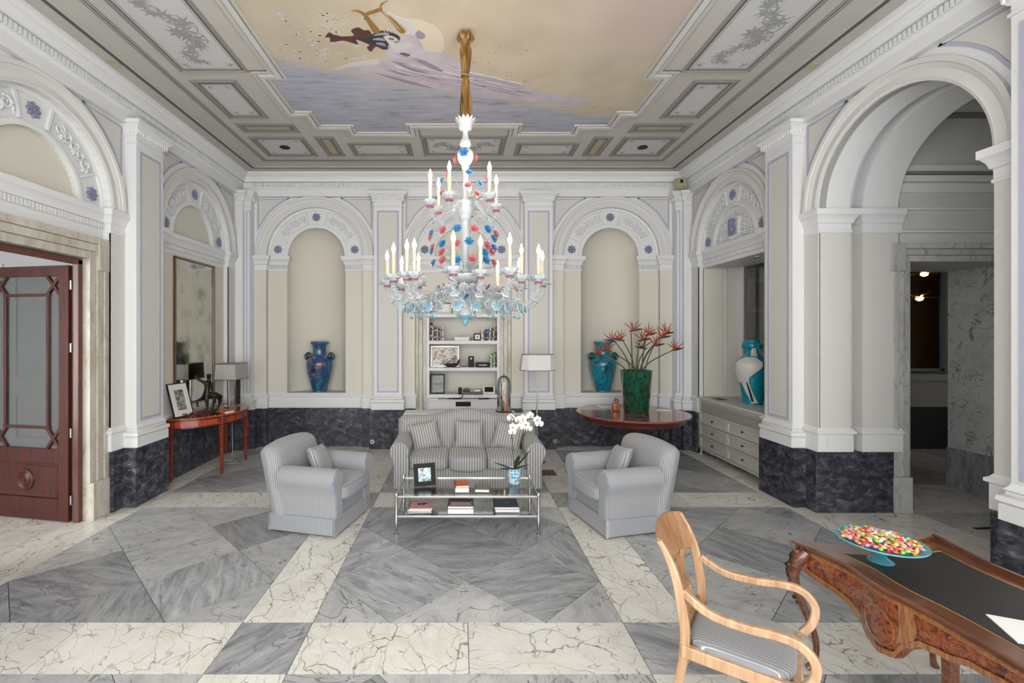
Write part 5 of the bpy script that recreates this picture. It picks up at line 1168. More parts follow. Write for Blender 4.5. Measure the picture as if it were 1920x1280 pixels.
for i in range(14):
    a, q = rr.random()*6.28, rr.uniform(.01,.08); g = G(); h = rr.uniform(.2,.5); P = [(q*cos(a)+rr.uniform(-.012,.012)*j, q*sin(a)+rr.uniform(-.012,.012)*j, .024+h*j/5) for j in range(6)]; P = [(max(-.09,min(.09,x)),max(-.09,min(.09,y))*.8,z) for x,y,z in P]; g.tube(P, rr.uniform(.004,.008), 6); g.obj('twig', M['twig' if i % 3 else 'twig_dark'], dm, 60)
G().lathe([(0,.02),(.022,.02),(.02,.1),(.024,.2),(.015,.27),(0,.3)], 12, (.02,-.04,0)).obj('shell', M['copper'], dm, 60)
pm('green_stone', (.01,.10,.07), .15, var=.7, vscale=25); e = empty('green_stone', (.885,7.22,.885), 0, 'small green and blue glass stone on the white sofa table', 'ornament'); g = G(); g.ball((0,0,.028), (.055,.04,.03), 12, 8); g.obj('stone', M['green_stone'], e, 60); g = G(); g.ball((.06,.0,.02), (.03,.03,.022), 10, 7); g.obj('chip', M['bop_blue'], e, 60)
# ---- floor lamp
fl = empty('floor_lamp', (1.25,7.62,0), 0, 'floor lamp with a wide pale box shade behind the sofa', 'lamp')
G().lathe([(0,0),(.14,0),(.14,.015),(.02,.025),(0,.025)], 28).obj('base', M['chrome'], fl); pm('pole_grey', (.5,.49,.46), .3, .5); G().lathe([(.013,.02),(.013,1.72),(0,1.72)], 12).obj('pole', M['pole_grey'], fl)
g = G(); o = lambda q, z: [(-.275+q,-.10,z),(-.17,-.2+q,z),(.19,-.2+q,z),(.29-q,-.10,z),(.29-q,.13-q,z),(-.275+q,.13-q,z)]; g.loft([o(0,1.515), o(.035,1.77), o(.041,1.77), o(.006,1.515), o(0,1.515)], True, False); s = g.obj('lamp_shade', M['shade_pale'] if 'shade_pale' in M else pm('shade_pale', (.66,.66,.64), .8), fl, 0)
for q, z in ((0,1.515),(.035,1.77)): g = G(); P = o(q, z); g.tube(P+[P[0]], .004, 4); g.obj('shade_trim', M['ebony_line'], s)
# ---- orchid on the coffee table
m_, nt, N, L, b = _new('dot_pot'); tc = N.new('ShaderNodeTexCoord'); v = N.new('ShaderNodeTexVoronoi'); v.inputs['Scale'].default_value = 26; v.inputs['Randomness'].default_value = .35; L.new(tc.outputs['Object'], v.inputs['Vector']); r = ramp(N, [(.0,(.10,.38,.60)),(.42,(.12,.42,.65)),(.47,(.70,.73,.76)),(1,(.72,.75,.78))]); L.new(v.outputs['Distance'], r.inputs[0]); L.new(r.outputs[0], b.inputs['Base Color']); b.inputs['Roughness'].default_value = .25; MATS['dot_pot'] = m_
x, y, z = gp(964,906,ZT1); oc = empty('potted_orchid', (x,y,ZT1), 0, 'white orchid in a pale blue spotted pot on the coffee table', 'plant')
G().lathe([(0,0),(.060,0),(.064,.008),(.078,.17),(.080,.178),(.075,.178),(.07,.16),(0,.16)], 28).obj('pot', M['dot_pot'], oc, 60)
pm('leaf_dark', (.012,.03,.01), .35, var=.4, vscale=20); pm('orchid_white', (.82,.82,.80), .6); pm('orchid_lip', (.50,.42,.18), .5)
for d, Ln, wd, cu in (((-.9,-.1,.28),.26,.05,-.05),((-.6,-.3,.12),.20,.05,.05),((.75,-.15,.85),.30,.065,.05),((.95,0,.35),.19,.05,-.08),((.3,.5,.5),.2,.05,0)): g = G(); blade(g, (0,0,.165), d, Ln, wd, (0,1,0) if abs(d[0]) > .5 else (1,0,0), cu); g.obj('leaf', M['leaf_dark'], oc, 60)
def opx(u, v, dy=0): Y = oc.location.y+dy; p = Vector(at(u, v, Y))-oc.location; return p
flowers = [(958,783),(962,800),(961,809),(972,787),(980,784),(974,800),(985,795),(994,779),(1007,786),(1011,794),(990,803)]
for P in ([(0,0,.16),opx(962,850),opx(960,812),opx(964,788,-.02),opx(957,778,-.03)], [(.01,0,.16),opx(978,850),opx(984,812),opx(992,785,.02),opx(1012,792,.0)]):
    g = G(); g.tube(spline(P, 6), .0045, 6); g.obj('stem', M['stem_green'], oc, 60)
rr = random.Random(6)
for u, v in flowers:
    c = opx(u, v, rr.uniform(-.05,.03)); e = None
    f = G(); rot = Matrix.Translation(c) @ Matrix.Rotation(rr.uniform(-.5,.5),4,'Z') @ Matrix.Rotation(rr.uniform(-.3,.3),4,'X')
    for k_, (a, Ln, wd) in enumerate(((90,.044,.04),(210,.042,.036),(330,.042,.036),(10,.048,.056),(170,.048,.056))):
        n0 = len(f.v); f.ball((Ln*.55,0,0), (Ln*.55,.5*wd,.004), 10, 6); f.mul(Matrix.Rotation(pi/2,4,'X') @ Matrix.Rotation(R(a),4,'Z'), n0)
    f.mul(rot); fo = f.obj('flower', M['orchid_white'], oc, 60)
    g = G(); g.ball((0,-.012,-.006), (.008,.012,.01), 8, 6); g.mul(rot); g.obj('lip', M['orchid_lip'], fo, 60)
# ================================================================ BOOKCASE IN THE CENTRE BAY
bkc = empty('trim_5', kind='structure'); casing(bkc, Wb, -.69, .69, 2.70, .21, -.5, DF, 'casing_marble', .03, .40)
g = G(); wbox(g, Wb, -.92, .92, DF-.5, DF-.02, 2.68, 3.3); g.obj('bay_panel', M['cream'], bkc, 0)
BC = empty('bookcase', (X0,YB+.28,0), 0, 'built in white bookcase with open shelves in the middle bay of the back wall', 'bookcase')
IW = .64; D_ = .42
for s in (-1, 1): G().box(min(s*IW,s*.69),max(s*IW,s*.69),0,D_,0,2.70).obj('side_board', M['white'], BC, 0)
G().box(-IW,IW,D_-.02,D_,0,2.70).obj('back_board', M['shelf_cream'] if 'shelf_cream' in M else pm('shelf_cream', (.66,.64,.58), .7), BC, 0)
SH = [.965, 1.475, 1.98, 2.485]
for z in SH: G().box(-IW,IW,0,D_-.02,z-.065,z).obj('shelf', M['white'], BC, 0, bev=.003)
for s in (-1, 0, 1):
    d = G().box(-.62+.42*(s+1),-.62+.42*(s+1)+.40,.01,.03,2.49,2.695).obj('upper_door', M['white'], BC, 0, bev=.003)
    o = rect(-.62+.42*(s+1)+.02,-.62+.42*(s+1)+.38,2.51,2.68); g = G(); g.loft([[(x,.009,z) for x,z in o],[(x,.004,z) for x,z in inset(o,.006)],[(x,.009,z) for x,z in inset(o,.012)]], True, False); g.obj('door_bead', M['ceil_gold'], d, 0)
G().box(-.69,.69,-.13,D_-.02,.86,.885).obj('writing_flap', M['white'], BC, 0, bev=.006); g = G(); g.box(-IW,IW,-.10,.02,.70,.86); fr = g.obj('drawer', M['white'], BC, 0, bev=.004); G().box(-.14,.14,-.108,-.099,.755,.84).obj('drawer_plate', M['black'], fr, 0)
G().box(-IW,IW,-.06,0,.02,.70).obj('lower_front', M['white'], BC, 0)
def bx_(u, Y=8.82): return (u-PX)/FPX*Y
def sbook(u0, u1, top, base, col, lab, tilt=0, Y=8.84, d=.17, group='books on the bookcase'):
    x0, x1 = bx_(u0, Y-d/2), bx_(u1, Y-d/2); h = (PY-top)/FPX*(Y-d/2)+CH-base; w = max(.012, x1-x0-.001)
    e = empty('book', ((x0+x1)/2, Y, base), 0, lab, 'book', group); e.rotation_euler = (0, R(tilt), 0)
    c = G().box(-w/2,-w/2+.003,-d/2,d/2,0,h).box(w/2-.003,w/2,-d/2,d/2,0,h).box(-w/2,w/2,-d/2,-d/2+.004,0,h).obj('cover', col, e, 0)
    G().box(-w/2+.003,w/2-.003,-d/2+.004,d/2-.004,.003,h-.004).obj('pages', M['paper'], e, 0)
    g = G()
    for zz in (.22,.72): g.box(-w*.4,w*.4,-d/2-.0012,-d/2,h*zz,h*zz+h*.08)
    g.obj('spine_print', M['b_print_l'] if sum(col.node_tree.nodes['Principled BSDF'].inputs['Base Color'].default_value[:3]) < .6 else M['b_print_d'], c, 0)
    return e
pm('b_print_l', (.6,.58,.5), .5); pm('b_print_d', (.06,.05,.05), .5)
cols = {'black':(.015,.015,.017),'white':(.72,.71,.68),'red':(.28,.03,.03),'grey':(.22,.22,.22),'blue':(.03,.10,.32),'cream':(.55,.48,.36),'brown':(.10,.05,.025),'green':(.05,.22,.04),'dark grey':(.05,.05,.055)}
BM = {k: bm_('sp_'+k.replace(' ','_'), c) for k, c in cols.items()}
z1, z2, z3 = SH[2]+.001, SH[1]+.001, SH[0]+.001
for i, (a, b_, t, c) in enumerate(((806,810,604,'black'),(810,812.5,612,'white'),(812.5,816,614,'dark grey'),(816,819,613,'red'),(819,821,616,'white'),(821,824,615,'black'),(824,829,613,'grey'),(829,832,612,'white'))):
    sbook(a, b_, t, z1, BM[c], ('tall black book at the left end of the top shelf','slim white book second from the left on the top shelf','dark grey book third from the left on the top shelf','red book in the left group on the top shelf','thin white book beside the red one on the top shelf','black book right of the thin white one on the top shelf','wide grey book in the left group on the top shelf','white book closing the left group on the top shelf')[i])
for i, (a, b_, t, c, tl) in enumerate(((902,906,618,'white',0),(906,909,622,'grey',0),(909,912.5,618,'black',3),(912.5,916,617,'blue',3),(916,919.5,615,'white',5),(919.5,922.5,615,'brown',6),(922.5,926,612,'cream',7),(926,929,612,'dark grey',7))):
    sbook(a, b_-(.4 if tl else 0), t, z1, BM[c], ('white book beside the small frame on the top shelf','grey book in the right group on the top shelf','leaning black book in the right group on the top shelf','blue book leaning in the right group on the top shelf','white book leaning right of the blue one','brown book leaning in the right group on the top shelf','cream book leaning near the right end of the top shelf','dark grey book at the right end of the top shelf')[i], tl, 8.86+.0*i)
for i, (a, b_, t, c) in enumerate(((919,922,665,'white'),(922,926,663,'green'),(926,928,662,'white'),(928,930,660,'black'))): sbook(a, b_, t, z2, BM[c], ('white book left of the green one on the middle shelf','green book on the right of the middle shelf','white book right of the green one on the middle shelf','thin black book at the right end of the middle shelf')[i])
def sx(u, Y=8.84): return bx_(u, Y)
e = empty('white_box', (sx(866),8.84,z1), 0, 'low white box in the middle of the top shelf', 'box'); G().box(-.135,.135,-.10,.10,0,.065).obj('box', M['b_white'], e, 0, bev=.003); G().box(-.14,.14,-.105,.105,.045,.07).obj('lid', M['b_white'], e, 0, bev=.003); G().box(-.09,.09,-.06,.06,.0705,.085).obj('card', M['twig'], e, 0)
photo_frame('photo_frame', (sx(895),8.80,z1+.001), (R(-8),0,0), .14, .135, .022, M['black'], M['paper'], pr2, 'small black photo frame beside the books on the top shelf', 'picture frame', .03)
pr4 = patches('photo_sepia', [(.012,.01,.008),(.08,.055,.04),(.45,.37,.3),(.70,.62,.54),(.04,.03,.02)], 13, .3)
photo_frame('large_photo', (sx(834,8.88),8.90,z2+.002), (R(-7),0,0), .545, .40, .012, M['chrome'], M['paper'], pr4, 'large framed crowd photograph standing on the middle shelf', 'picture frame', .028)
e = empty('black_figurine', (sx(848,8.78),8.76,z2), 0, 'black reclining figurine in front of the large photograph', 'figurine'); skin('figure', [(-.13,0,.035,.03),(-.05,0,.05,.035),(.03,0,.04,.03),(.10,0,.06,.028),(.125,0,.12,.02),(.13,0,.155,.022),(-.14,0,.07,.02),(.05,-.02,.02,.02)], [(0,1),(1,2),(2,3),(3,4),(4,5),(0,6),(2,7)], M['bronze_dark'], e, 1); G().box(-.16,.14,-.04,.04,0,.012).obj('base', M['bronze_dark'], e, 0)
e = empty('glass_ball', (sx(871,8.8),8.8,z2), 0, 'small clear glass ball on the middle shelf', 'ornament'); G().ball((0,0,.06), .05, 16, 10).obj('ball', M['cloche_glass'], e, 60); G().lathe([(0,0),(.035,0),(.03,.014),(0,.014)], 16).obj('foot', M['chrome'], e)
e = empty('black_sign', (sx(883.5,8.8),8.8,z2), 0, 'upright black card stand on the middle shelf', 'sign'); G().box(-.055,.055,-.008,.008,0,.21).obj('board', M['black'], e, 0, bev=.003); G().box(-.055,.055,-.04,.04,0,.012).obj('foot', M['black'], e, 0); G().lathe([(.0,-.001),(.018,-.001),(.018,.001),(0,.001)], 14).mul(Matrix.Translation((0,-.0085,.165)) @ Matrix.Rotation(pi/2,4,'X')).obj('round_mark', M['paper'], e)
e = empty('black_box', (sx(905,8.82),8.82,z2), 0, 'low black box with pale lettering beside the green book', 'box'); G().box(-.13,.13,-.09,.09,0,.09).obj('box', M['black'], e, 0, bev=.003); g = G()
for i in range(6): g.box(-.075+i*.026,-.06+i*.026,-.0912,-.09,.035,.055)
g.obj('lettering', M['paper'], e, 0)
pr5 = patches('photo_dark', [(.012,.012,.018),(.03,.03,.04),(.10,.10,.13),(.02,.02,.03)], 9, .3)
photo_frame('dark_picture', (sx(820,8.82),8.86,z3+.002), (R(-9),0,0), .275, .37, .022, M['black'], None, pr5, 'dark picture in a black frame on the bottom shelf', 'picture frame')
pm('phone_grey', (.09,.09,.09), .4); e = empty('telephone', (sx(882,8.8),8.8,z3), 0, 'grey desk telephone with many keys on the bottom shelf', 'telephone')
g = G(); g.box(-.14,.21,-.09,.09,0,.05); g.xf(lambda x,y,z: (x,y,z+(.035*(y+.09)/.18 if z > .02 else 0))); g.obj('body', M['phone_grey'], e, 0, bev=.004); G().box(-.23,-.16,-.09,.09,.0,.12).obj('handset', M['black'], e, 0, bev=.012)
for i in range(9):
    for j in range(3): G().box(-.0+i*.022,.014+i*.022,-.07+j*.045,-.045+j*.045,.052+.009*j,.062+.009*j).obj('key', M['paper' if i < 4 else 'chrome'], e, 0)
G().box(-.12,-.02,.0,.08,.07,.11).obj('display', M['phone_grey'], e, 0)
e = empty('tablet_screen', (sx(917,8.8),8.8,z3), 0, 'white framed touch screen leaning on the bottom shelf', 'screen'); e.rotation_euler = (0,0,R(0)); g = G().box(-.115,.115,-.008,.008,0,.16).mul(Matrix.Rotation(R(-28),4,'X')); g.obj('frame', M['b_white'], e, 0, bev=.004); G().box(-.085,.085,-.0095,-.0075,.04,.14).mul(Matrix.Rotation(R(-28),4,'X')).obj('screen', M['black'], e, 0); G().box(-.06,.06,.03,.09,0,.01).obj('foot', M['b_white'], e, 0)
zf = .886
e = empty('paper_stack', (sx(813,8.65),8.68,zf), 0, 'small stack of white papers on the bookcase flap', 'paper'); G().box(-.08,.08,-.05,.05,0,.015).obj('sheets', M['paper'], e, 0); G().box(-.078,.078,-.052,.048,.0155,.019).obj('top_sheet', M['paper'], e, 0)
e = empty('black_cable', (sx(856,8.65),8.68,zf), 0, 'tangled black cable lying on the bookcase flap', 'cable'); g = G(); g.tube(spline([(-.14,.0,.01),(-.05,-.02,.02),(.03,.02,.012),(.10,0,.04),(.12,.02,.09),(.08,-.01,.02),(-.02,-.03,.01),(-.12,.03,.01)], 6), .006, 6); g.obj('cord', M['black'], e, 60); G().box(-.15,-.11,-.012,.012,0,.018).obj('plug', M['black'], e, 0)
e = empty('remote_control', (sx(907,8.65),8.68,zf), R(8), 'black remote control on the bookcase flap', 'remote control'); G().box(-.10,.10,-.03,.03,0,.022).obj('case', M['black'], e, 0, bev=.006); G().box(-.07,.05,-.015,.015,.022,.024).obj('buttons', M['phone_grey'], e, 0)
# ---- small fittings
e = empty('motion_sensor', (3.93,8.30,4.79), R(20), 'small beige box sensor mounted on the cornice in the right corner', 'sensor'); pm('sensor_beige', (.40,.37,.24), .5)
G().box(-.09,.09,-.06,.06,-.09,.09).obj('case', M['sensor_beige'], e, 0, bev=.01); G().box(-.065,.0,-.063,-.058,.0,.055).obj('lens', M['black'], e, 0); G().box(.09,.115,-.03,.06,-.08,.08).obj('bracket', M['black'], e, 0); G().box(.0,.06,-.062,-.058,-.07,-.06).obj('slot', M['black'], e, 0)
for u, v, lab, mt in ((698,828,'round white wall socket in the dark plinth left of the sofa','b_white'),(1041,827,'round brass wall socket in the dark plinth right of the sofa','gold_paint')):
    x, y, z = at(u, v, YB-.004); e = empty('wall_socket', (x,YB,z), 0, lab, 'socket'); G().lathe([(0,0),(.04,0),(.038,.012),(.02,.014),(.018,.006),(0,.006)], 20).mul(Matrix.Rotation(pi/2,4,'X')).obj('plate', M[mt], e); G().lathe([(0,.006),(.016,.006),(.016,.009),(0,.009)], 12).mul(Matrix.Rotation(pi/2,4,'X')).obj('insert', M['phone_grey'], e)
x, y, z = gp(1024,886); e = empty('floor_hatch', (x+.02,y,0.001), 0, 'brown floor socket hatch beside the right end of the sofa', 'hatch'); pm('hatch_brown', (.10,.06,.04), .5); G().box(-.11,.11,-.13,.13,0,.006).obj('lid', M['hatch_brown'], e, 0); G().box(-.12,.12,-.14,.14,0,.003).obj('rim', M['knob_dark'], e, 0)
x, y, z = gp(1853,990); e = empty('floor_vent', (x,y,0.001), R(4), 'small black slot in the hall floor beside the near right pier', 'vent'); G().box(-.16,.16,-.02,.02,0,.002).obj('slot', M['black'], e, 0); G().box(-.17,.17,-.026,.026,0,.001).obj('rim', M['knob_dark'], e, 0)
pm('spot_glow', (1,1,1), .4, emit=(1,.95,.85), es=12)
e = empty('recess_downlight', (4.53,7.1,3.278), 0, 'small lit downlight in the soffit above the figure vase', 'spotlight'); G().lathe([(.035,0),(.05,0),(.05,-.006),(.035,-.004)], 18).obj('bezel', M['chrome'], e); G().lathe([(0,-.002),(.035,-.002),(.035,.001),(0,.001)], 16).obj('lens', M['spot_glow'], e)
# ---- beyond the hall doorway: dark framed mirror and two pendant lamps
pm('far_mirror', (.32,.22,.12), .08, 1); pm('lamp_glow', (1,.6,.25), .4, emit=(1,.55,.2), es=14); pm('blue_frame', (.10,.12,.15), .3, .4)
e = empty('framed_mirror', (8.22,8.50,1.42), 0, 'tall dark framed mirror in the room beyond the hall doorway', 'mirror'); MW2 = .62
G().box(-MW2,MW2,-.01,.01,0,1.95).obj('mirror_glass', M['far_mirror'], e, 0)
for a0, a1, b0, b1 in ((-MW2,-MW2+.07,0,1.95),(MW2-.07,MW2,0,1.95),(-MW2,MW2,0,.06),(-MW2,MW2,1.89,1.95)): G().box(a0,a1,-.03,.012,b0,b1).obj('frame_bar', M['blue_frame'], e, 0, bev=.008)
g = G(); P = [(.27*cos(pi*i/16)+.05,.85+.27*sin(pi*i/16)) for i in range(17)]+[(-.22,.1),(.32,.1)]; 
for u, v, lab in ((1733,514,'brass pendant lamp with glowing blades near the top of the hall doorway'),(1724,560,'lower glowing pendant lamp seen through the hall doorway')):
    x, y, z = at(u, v, 7.6); e = empty('pendant_lamp', (x,y,z), 0, lab, 'lamp', 'pendant lamps'); g = G(); g.tube([(0,0,.05),(0,0,3.5-z)], .006, 6); g.obj('cord', M['black'], e)
    G().ball((0,0,0), (.05,.05,.035), 10, 8).obj('bulb', M['lamp_glow'], e, 60)
    for k_ in range(7): a = 2*pi*k_/7; g = G(); blade(g, (0,0,.03), (cos(a),sin(a),.25 if k_ % 2 else -.15), .26, .06, (-sin(a),cos(a),0), .1); g.obj('blade', M['gold'], e, 50)
# ================================================================ CHANDELIER
CX, CY = .045, 4.53
chd = empty('chandelier', (CX,CY,ZCE), 0, 'large white blown glass chandelier with blue and pink roses and lit candle bulbs', 'chandelier')
def ZC_(z): return z-ZCE
pm('milk_glass', (.48,.52,.54), .18, coat=.4); pm('milk_blue', (.16,.36,.43), .2, coat=.4); pm('rose_blue', (.035,.19,.40), .3, coat=.3); pm('rose_pink', (.46,.13,.15), .3, coat=.3); pm('ruby', (.35,.10,.14), .2)
m_, nt, N, L, b = _new('crystal'); b.inputs['Base Color'].default_value = (.66,.69,.71,1); b.inputs['Roughness'].default_value = .08; b.inputs['Coat Weight'].default_value = 1.; b.inputs['Specular IOR Level'].default_value = 1.
tr = N.new('ShaderNodeBsdfTransparent'); tr.inputs[0].default_value = (.90,.92,.93,1); lw = N.new('ShaderNodeLayerWeight'); lw.inputs[0].default_value = .45; mx = N.new('ShaderNodeMixShader'); L.new(mth(N, L, 'ADD', mth(N, L, 'MULTIPLY', mth(N, L, 'POWER', lw.outputs['Facing'], 1.6), .85), .10), mx.inputs[0]); L.new(tr.outputs[0], mx.inputs[1]); L.new(b.outputs[0], mx.inputs[2]); L.new(mx.outputs[0], N['Material Output'].inputs[0]); MATS['crystal'] = m_
pm('candle', (.60,.55,.43), .5); pm('candle_bulb', (1,.9,.7), .3, emit=(1,.86,.62), es=9); M['candle_bulb'].cycles.emission_sampling = 'NONE'
patches('gold_cloth', [(.05,.022,.004),(.16,.08,.018),(.30,.17,.05),(.10,.05,.012)], 9, .25, 0, 1, 3, (3,3,.3))
# draped sleeve on the chain
g = G(); rings = []
for i in range(29):
    t = i/28; z = 5.03-t*(5.03-4.19); q = .042+.008*sin(9*t); 
    for zc, dq, s in ((5.0,.028,.0018),(4.93,-.018,.0008),(4.62,-.016,.0008),(4.20,-.018,.0008)): q += dq*math.exp(-((z-zc)**2)/s)
    rings.append([(q*(1+.22*sin(5*a+2*t)+.1*sin(9*a-5*t))*cos(a), q*(1+.22*sin(5*a+2*t)+.1*sin(9*a-5*t))*sin(a), ZC_(z)) for a in [2*pi*k/30 for k in range(30)]])
g.loft(rings); g.obj('cloth_sleeve', M['gold_cloth'], chd, 60)
for z, r_ in ((4.62,.035),(4.93,.03)): g = G(); g.tube([(r_*cos(t), r_*sin(t), ZC_(z)+.006*sin(2*t)) for t in [2*pi*k/14 for k in range(15)]], .011, 6); g.obj('cloth_tie', M['gold_cloth'], chd, 60)
# turned stem
SEGS = [('crown_cup','milk_glass',[(.025,4.06),(.028,4.087),(.06,4.10),(.072,4.15),(.08,4.186),(.074,4.188),(.06,4.15),(.02,4.12)]),
 ('upper_baluster','milk_glass',[(.03,3.905),(.05,3.93),(.057,3.95),(.05,3.985),(.032,4.02),(.026,4.06),(.028,4.075)]),
 ('ball','milk_glass',[(.025,3.735),(.05,3.76),(.076,3.80),(.084,3.835),(.074,3.88),(.045,3.905),(.03,3.915)]),
 ('upper_stem','milk_glass',[(.05,3.39),(.03,3.43),(.027,3.55),(.031,3.70),(.04,3.725),(.03,3.745)]),
 ('upper_bowl','milk_glass',[(.03,3.19),(.05,3.225),(.058,3.25),(.075,3.29),(.09,3.35),(.088,3.385),(.07,3.40),(.05,3.40)]),
 ('middle_stem','milk_glass',[(.06,2.70),(.045,2.78),(.035,2.95),(.045,3.05),(.035,3.15),(.04,3.20)]),
 ('dish','milk_glass',[(.05,2.56),(.11,2.60),(.17,2.64),(.185,2.675),(.17,2.67),(.10,2.64),(.05,2.70)]),
 ('main_bowl','milk_glass',[(.036,2.355),(.045,2.38),(.09,2.41),(.118,2.45),(.13,2.50),(.135,2.535),(.11,2.56),(.05,2.575)]),
 ('lower_knop','milk_glass',[(.03,2.27),(.06,2.285),(.062,2.31),(.05,2.345),(.036,2.36)]),
 ('finial','milk_blue',[(0,2.175),(.012,2.185),(.03,2.215),(.036,2.24),(.06,2.262),(.066,2.28),(.03,2.29)])]
for nm, mt, P in SEGS: G().lathe([(r,ZC_(z)) for r,z in smooth_prof(P,4)], 28).obj(nm, M[mt], chd, 60)
g = G()
for k in range(14): a = 2*pi*k/14; blade(g, (.075*cos(a),.075*sin(a),ZC_(4.17)), (cos(a)*.8,sin(a)*.8,.7), .045, .028, (-sin(a),cos(a),0), .1)
g.obj('crown_rim', M['milk_glass'], chd, 50)
g = G()
for k in range(10): a = 2*pi*k/10; g.ball((.058*cos(a),.058*sin(a),ZC_(2.272)), (.018,.018,.012), 8, 6)
g.obj('finial_ruffle', M['milk_blue'], chd, 60)
# rose: nested rows of petals
def rose_mesh(mat):
    g = G()
    for n, rad, tilt, s in ((6,.027,.15,.02),(5,.019,.75,.019),(4,.010,1.15,.014)):
        for k in range(n):
            a = 2*pi*k/n+rad*40; n0 = len(g.v); g.ball((0,0,0), (s,s*.95,.005), 8, 6); g.mul(Matrix.Rotation(a,4,'Z') @ Matrix.Translation((rad,0,.004+tilt*.018)) @ Matrix.Rotation(-tilt,4,'Y'), n0)
    g.ball((0,0,.02), .007, 8, 6); return g.mesh('rose', M[mat], 60)
RB, RP = rose_mesh('rose_blue'), rose_mesh('rose_pink')
def rose(u, v, col, R_, base_z, sc=1., back=False):
    # depth from the round outline of the bouquet
    x = (u-PX)/FPX*CY-CX; dy = -math.sqrt(max(.01, R_*R_-x*x)) if abs(x) < R_*.97 else -.02
    if back: dy = -dy
    Y = CY+dy; p = Vector(at(u, v, Y))-Vector((CX,CY,ZCE)); d = Vector((p.x,p.y,.12)).normalized()
    o = place(RB if col == 'b' else RP, 'rose', chd); o.rotation_mode = 'QUATERNION'; o.rotation_quaternion = d.to_track_quat('Z','Y'); o.location = p; o.scale = (sc,)*3
    g = G(); P = spline([(d.x*.03,d.y*.03,ZC_(base_z)),(p.x*.55,p.y*.55,ZC_(base_z)*.45+p.z*.55+.06),tuple(p-d*.006)], 6); g.tube(P, .0045, 6); g.obj('rose_stem', M['crystal'], chd, 60)
for x, y, c in ((630,200,'b'),(735,170,'p'),(870,150,'b'),(1030,150,'p'),(1160,160,'b'),(1232,205,'p'),(620,235,'p'),(730,300,'b'),(865,295,'p'),(985,275,'b'),(1155,320,'p'),(1215,250,'b'),(640,335,'p'),(725,380,'p'),(1215,340,'b'),(1195,375,'p'),(730,460,'p'),(868,455,'b'),(1015,445,'p'),(1145,460,'b'),(650,485,'b'),(1215,485,'p'),(1130,385,'b'),(635,375,'b')): rose(690+x/5.19, 400+y/5.19, c, .30, 2.70)
for x, y, c in ((970,635,'b'),(960,760,'p'),(770,655,'p'),(717,715,'b'),(1065,740,'b'),(1130,700,'p'),(720,830,'p'),(1040,840,'p')): rose(690+x/5.12, 200+y/5.12, c, .16, 3.38, .85)
for a, c, z in ((-100,'b',3.845),(-97,'b',2.47),(172,'p',3.81),(5,'p',3.83),(80,'p',3.83)):
    t = R(a); o = place(RB if c == 'b' else RP, 'rose', chd); o.rotation_mode = 'QUATERNION'; d = Vector((cos(t),sin(t),.05)); o.rotation_quaternion = d.to_track_quat('Z','Y'); o.location = Vector((cos(t)*(.083 if z > 3 else .125),sin(t)*(.083 if z > 3 else .125),ZC_(z))); o.scale = (1.05,)*3
rr = random.Random(12)
for k in range(40):          # clear glass leaves springing from the two bowls
    lo = k < 26; a = 2*pi*rr.random(); zb = 2.68 if lo else 3.38; g = G(); el = rr.uniform(.35,1.2); blade(g, (.05*cos(a),.05*sin(a),ZC_(zb)), (cos(a)*cos(el),sin(a)*cos(el),sin(el)), rr.uniform(.18,.36) if lo else rr.uniform(.12,.22), .03, (-sin(a),cos(a),0), -.25); g.obj('glass_leaf', M['crystal'], chd, 50)
# arms with cup, candle and bulb
BULB_W = 4.5; NB = [0]
def cup_parts(par, x, y, z, sc=1.):
    n = 20; g = G(); rings = []
    for r, dz in ((.012,-.045),(.03,-.035),(.035,-.028),(.045,-.02),(.068,.0),(.078,.022),(.074,.024),(.06,.004),(.02,-.006)): rings.append([((r*(1+(.07 if k % 2 else -.05)*(r > .04)))*sc*cos(2*pi*k/n)+x, (r*(1+(.07 if k % 2 else -.05)*(r > .04)))*sc*sin(2*pi*k/n)+y, z+dz*sc) for k in range(n)])
    g.loft(rings); g.obj('drip_cup', M['milk_glass'], par, 30)
    g = G(); g.lathe([(.0,-.052),(.034,-.05),(.04,-.042),(.034,-.034),(0,-.034)], 16, (x,y,z)); g.obj('ruby_ring', M['ruby'], par)
    G().lathe([(.017,-.01),(.0165,.215),(.012,.222),(0,.222)], 12, (x,y,z)).obj('candle', M['candle'], par)
    NB[0] += 1
    if NB[0] % 3 == 0: pl_ = bpy.data.lights.new('bulb_light', 'POINT'); pl_.energy = BULB_W*3; pl_.color = (1,.83,.62); pl_.shadow_soft_size = .03; lo_ = bpy.data.objects.new('bulb_light', pl_); C.objects.link(lo_); lo_.parent = par; lo_.location = (x,y,z+.27)
    G().lathe([(.006,.216),(.012,.228),(.0195,.25),(.018,.272),(.010,.295),(.003,.318),(0,.322)], 14, (x,y,z)).obj('bulb', M['candle_bulb'], par, 60)
tips = [(726,470),(738,455),(744,482),(763,449),(777,447),(808,472),(850,433),(901,442),(938,490),(956,437),(971,458),(981,485),(1010,458),(1017,470)]
LOC = []
for u, v in tips:
    Y = 731.4/(PY-v); X = (u-PX)/FPX*Y; p = Vector((X-CX, Y-CY)); r = p.length
    q = max(.56, min(.84, r)); p = p*(q/r); LOC.append((p.x, p.y))
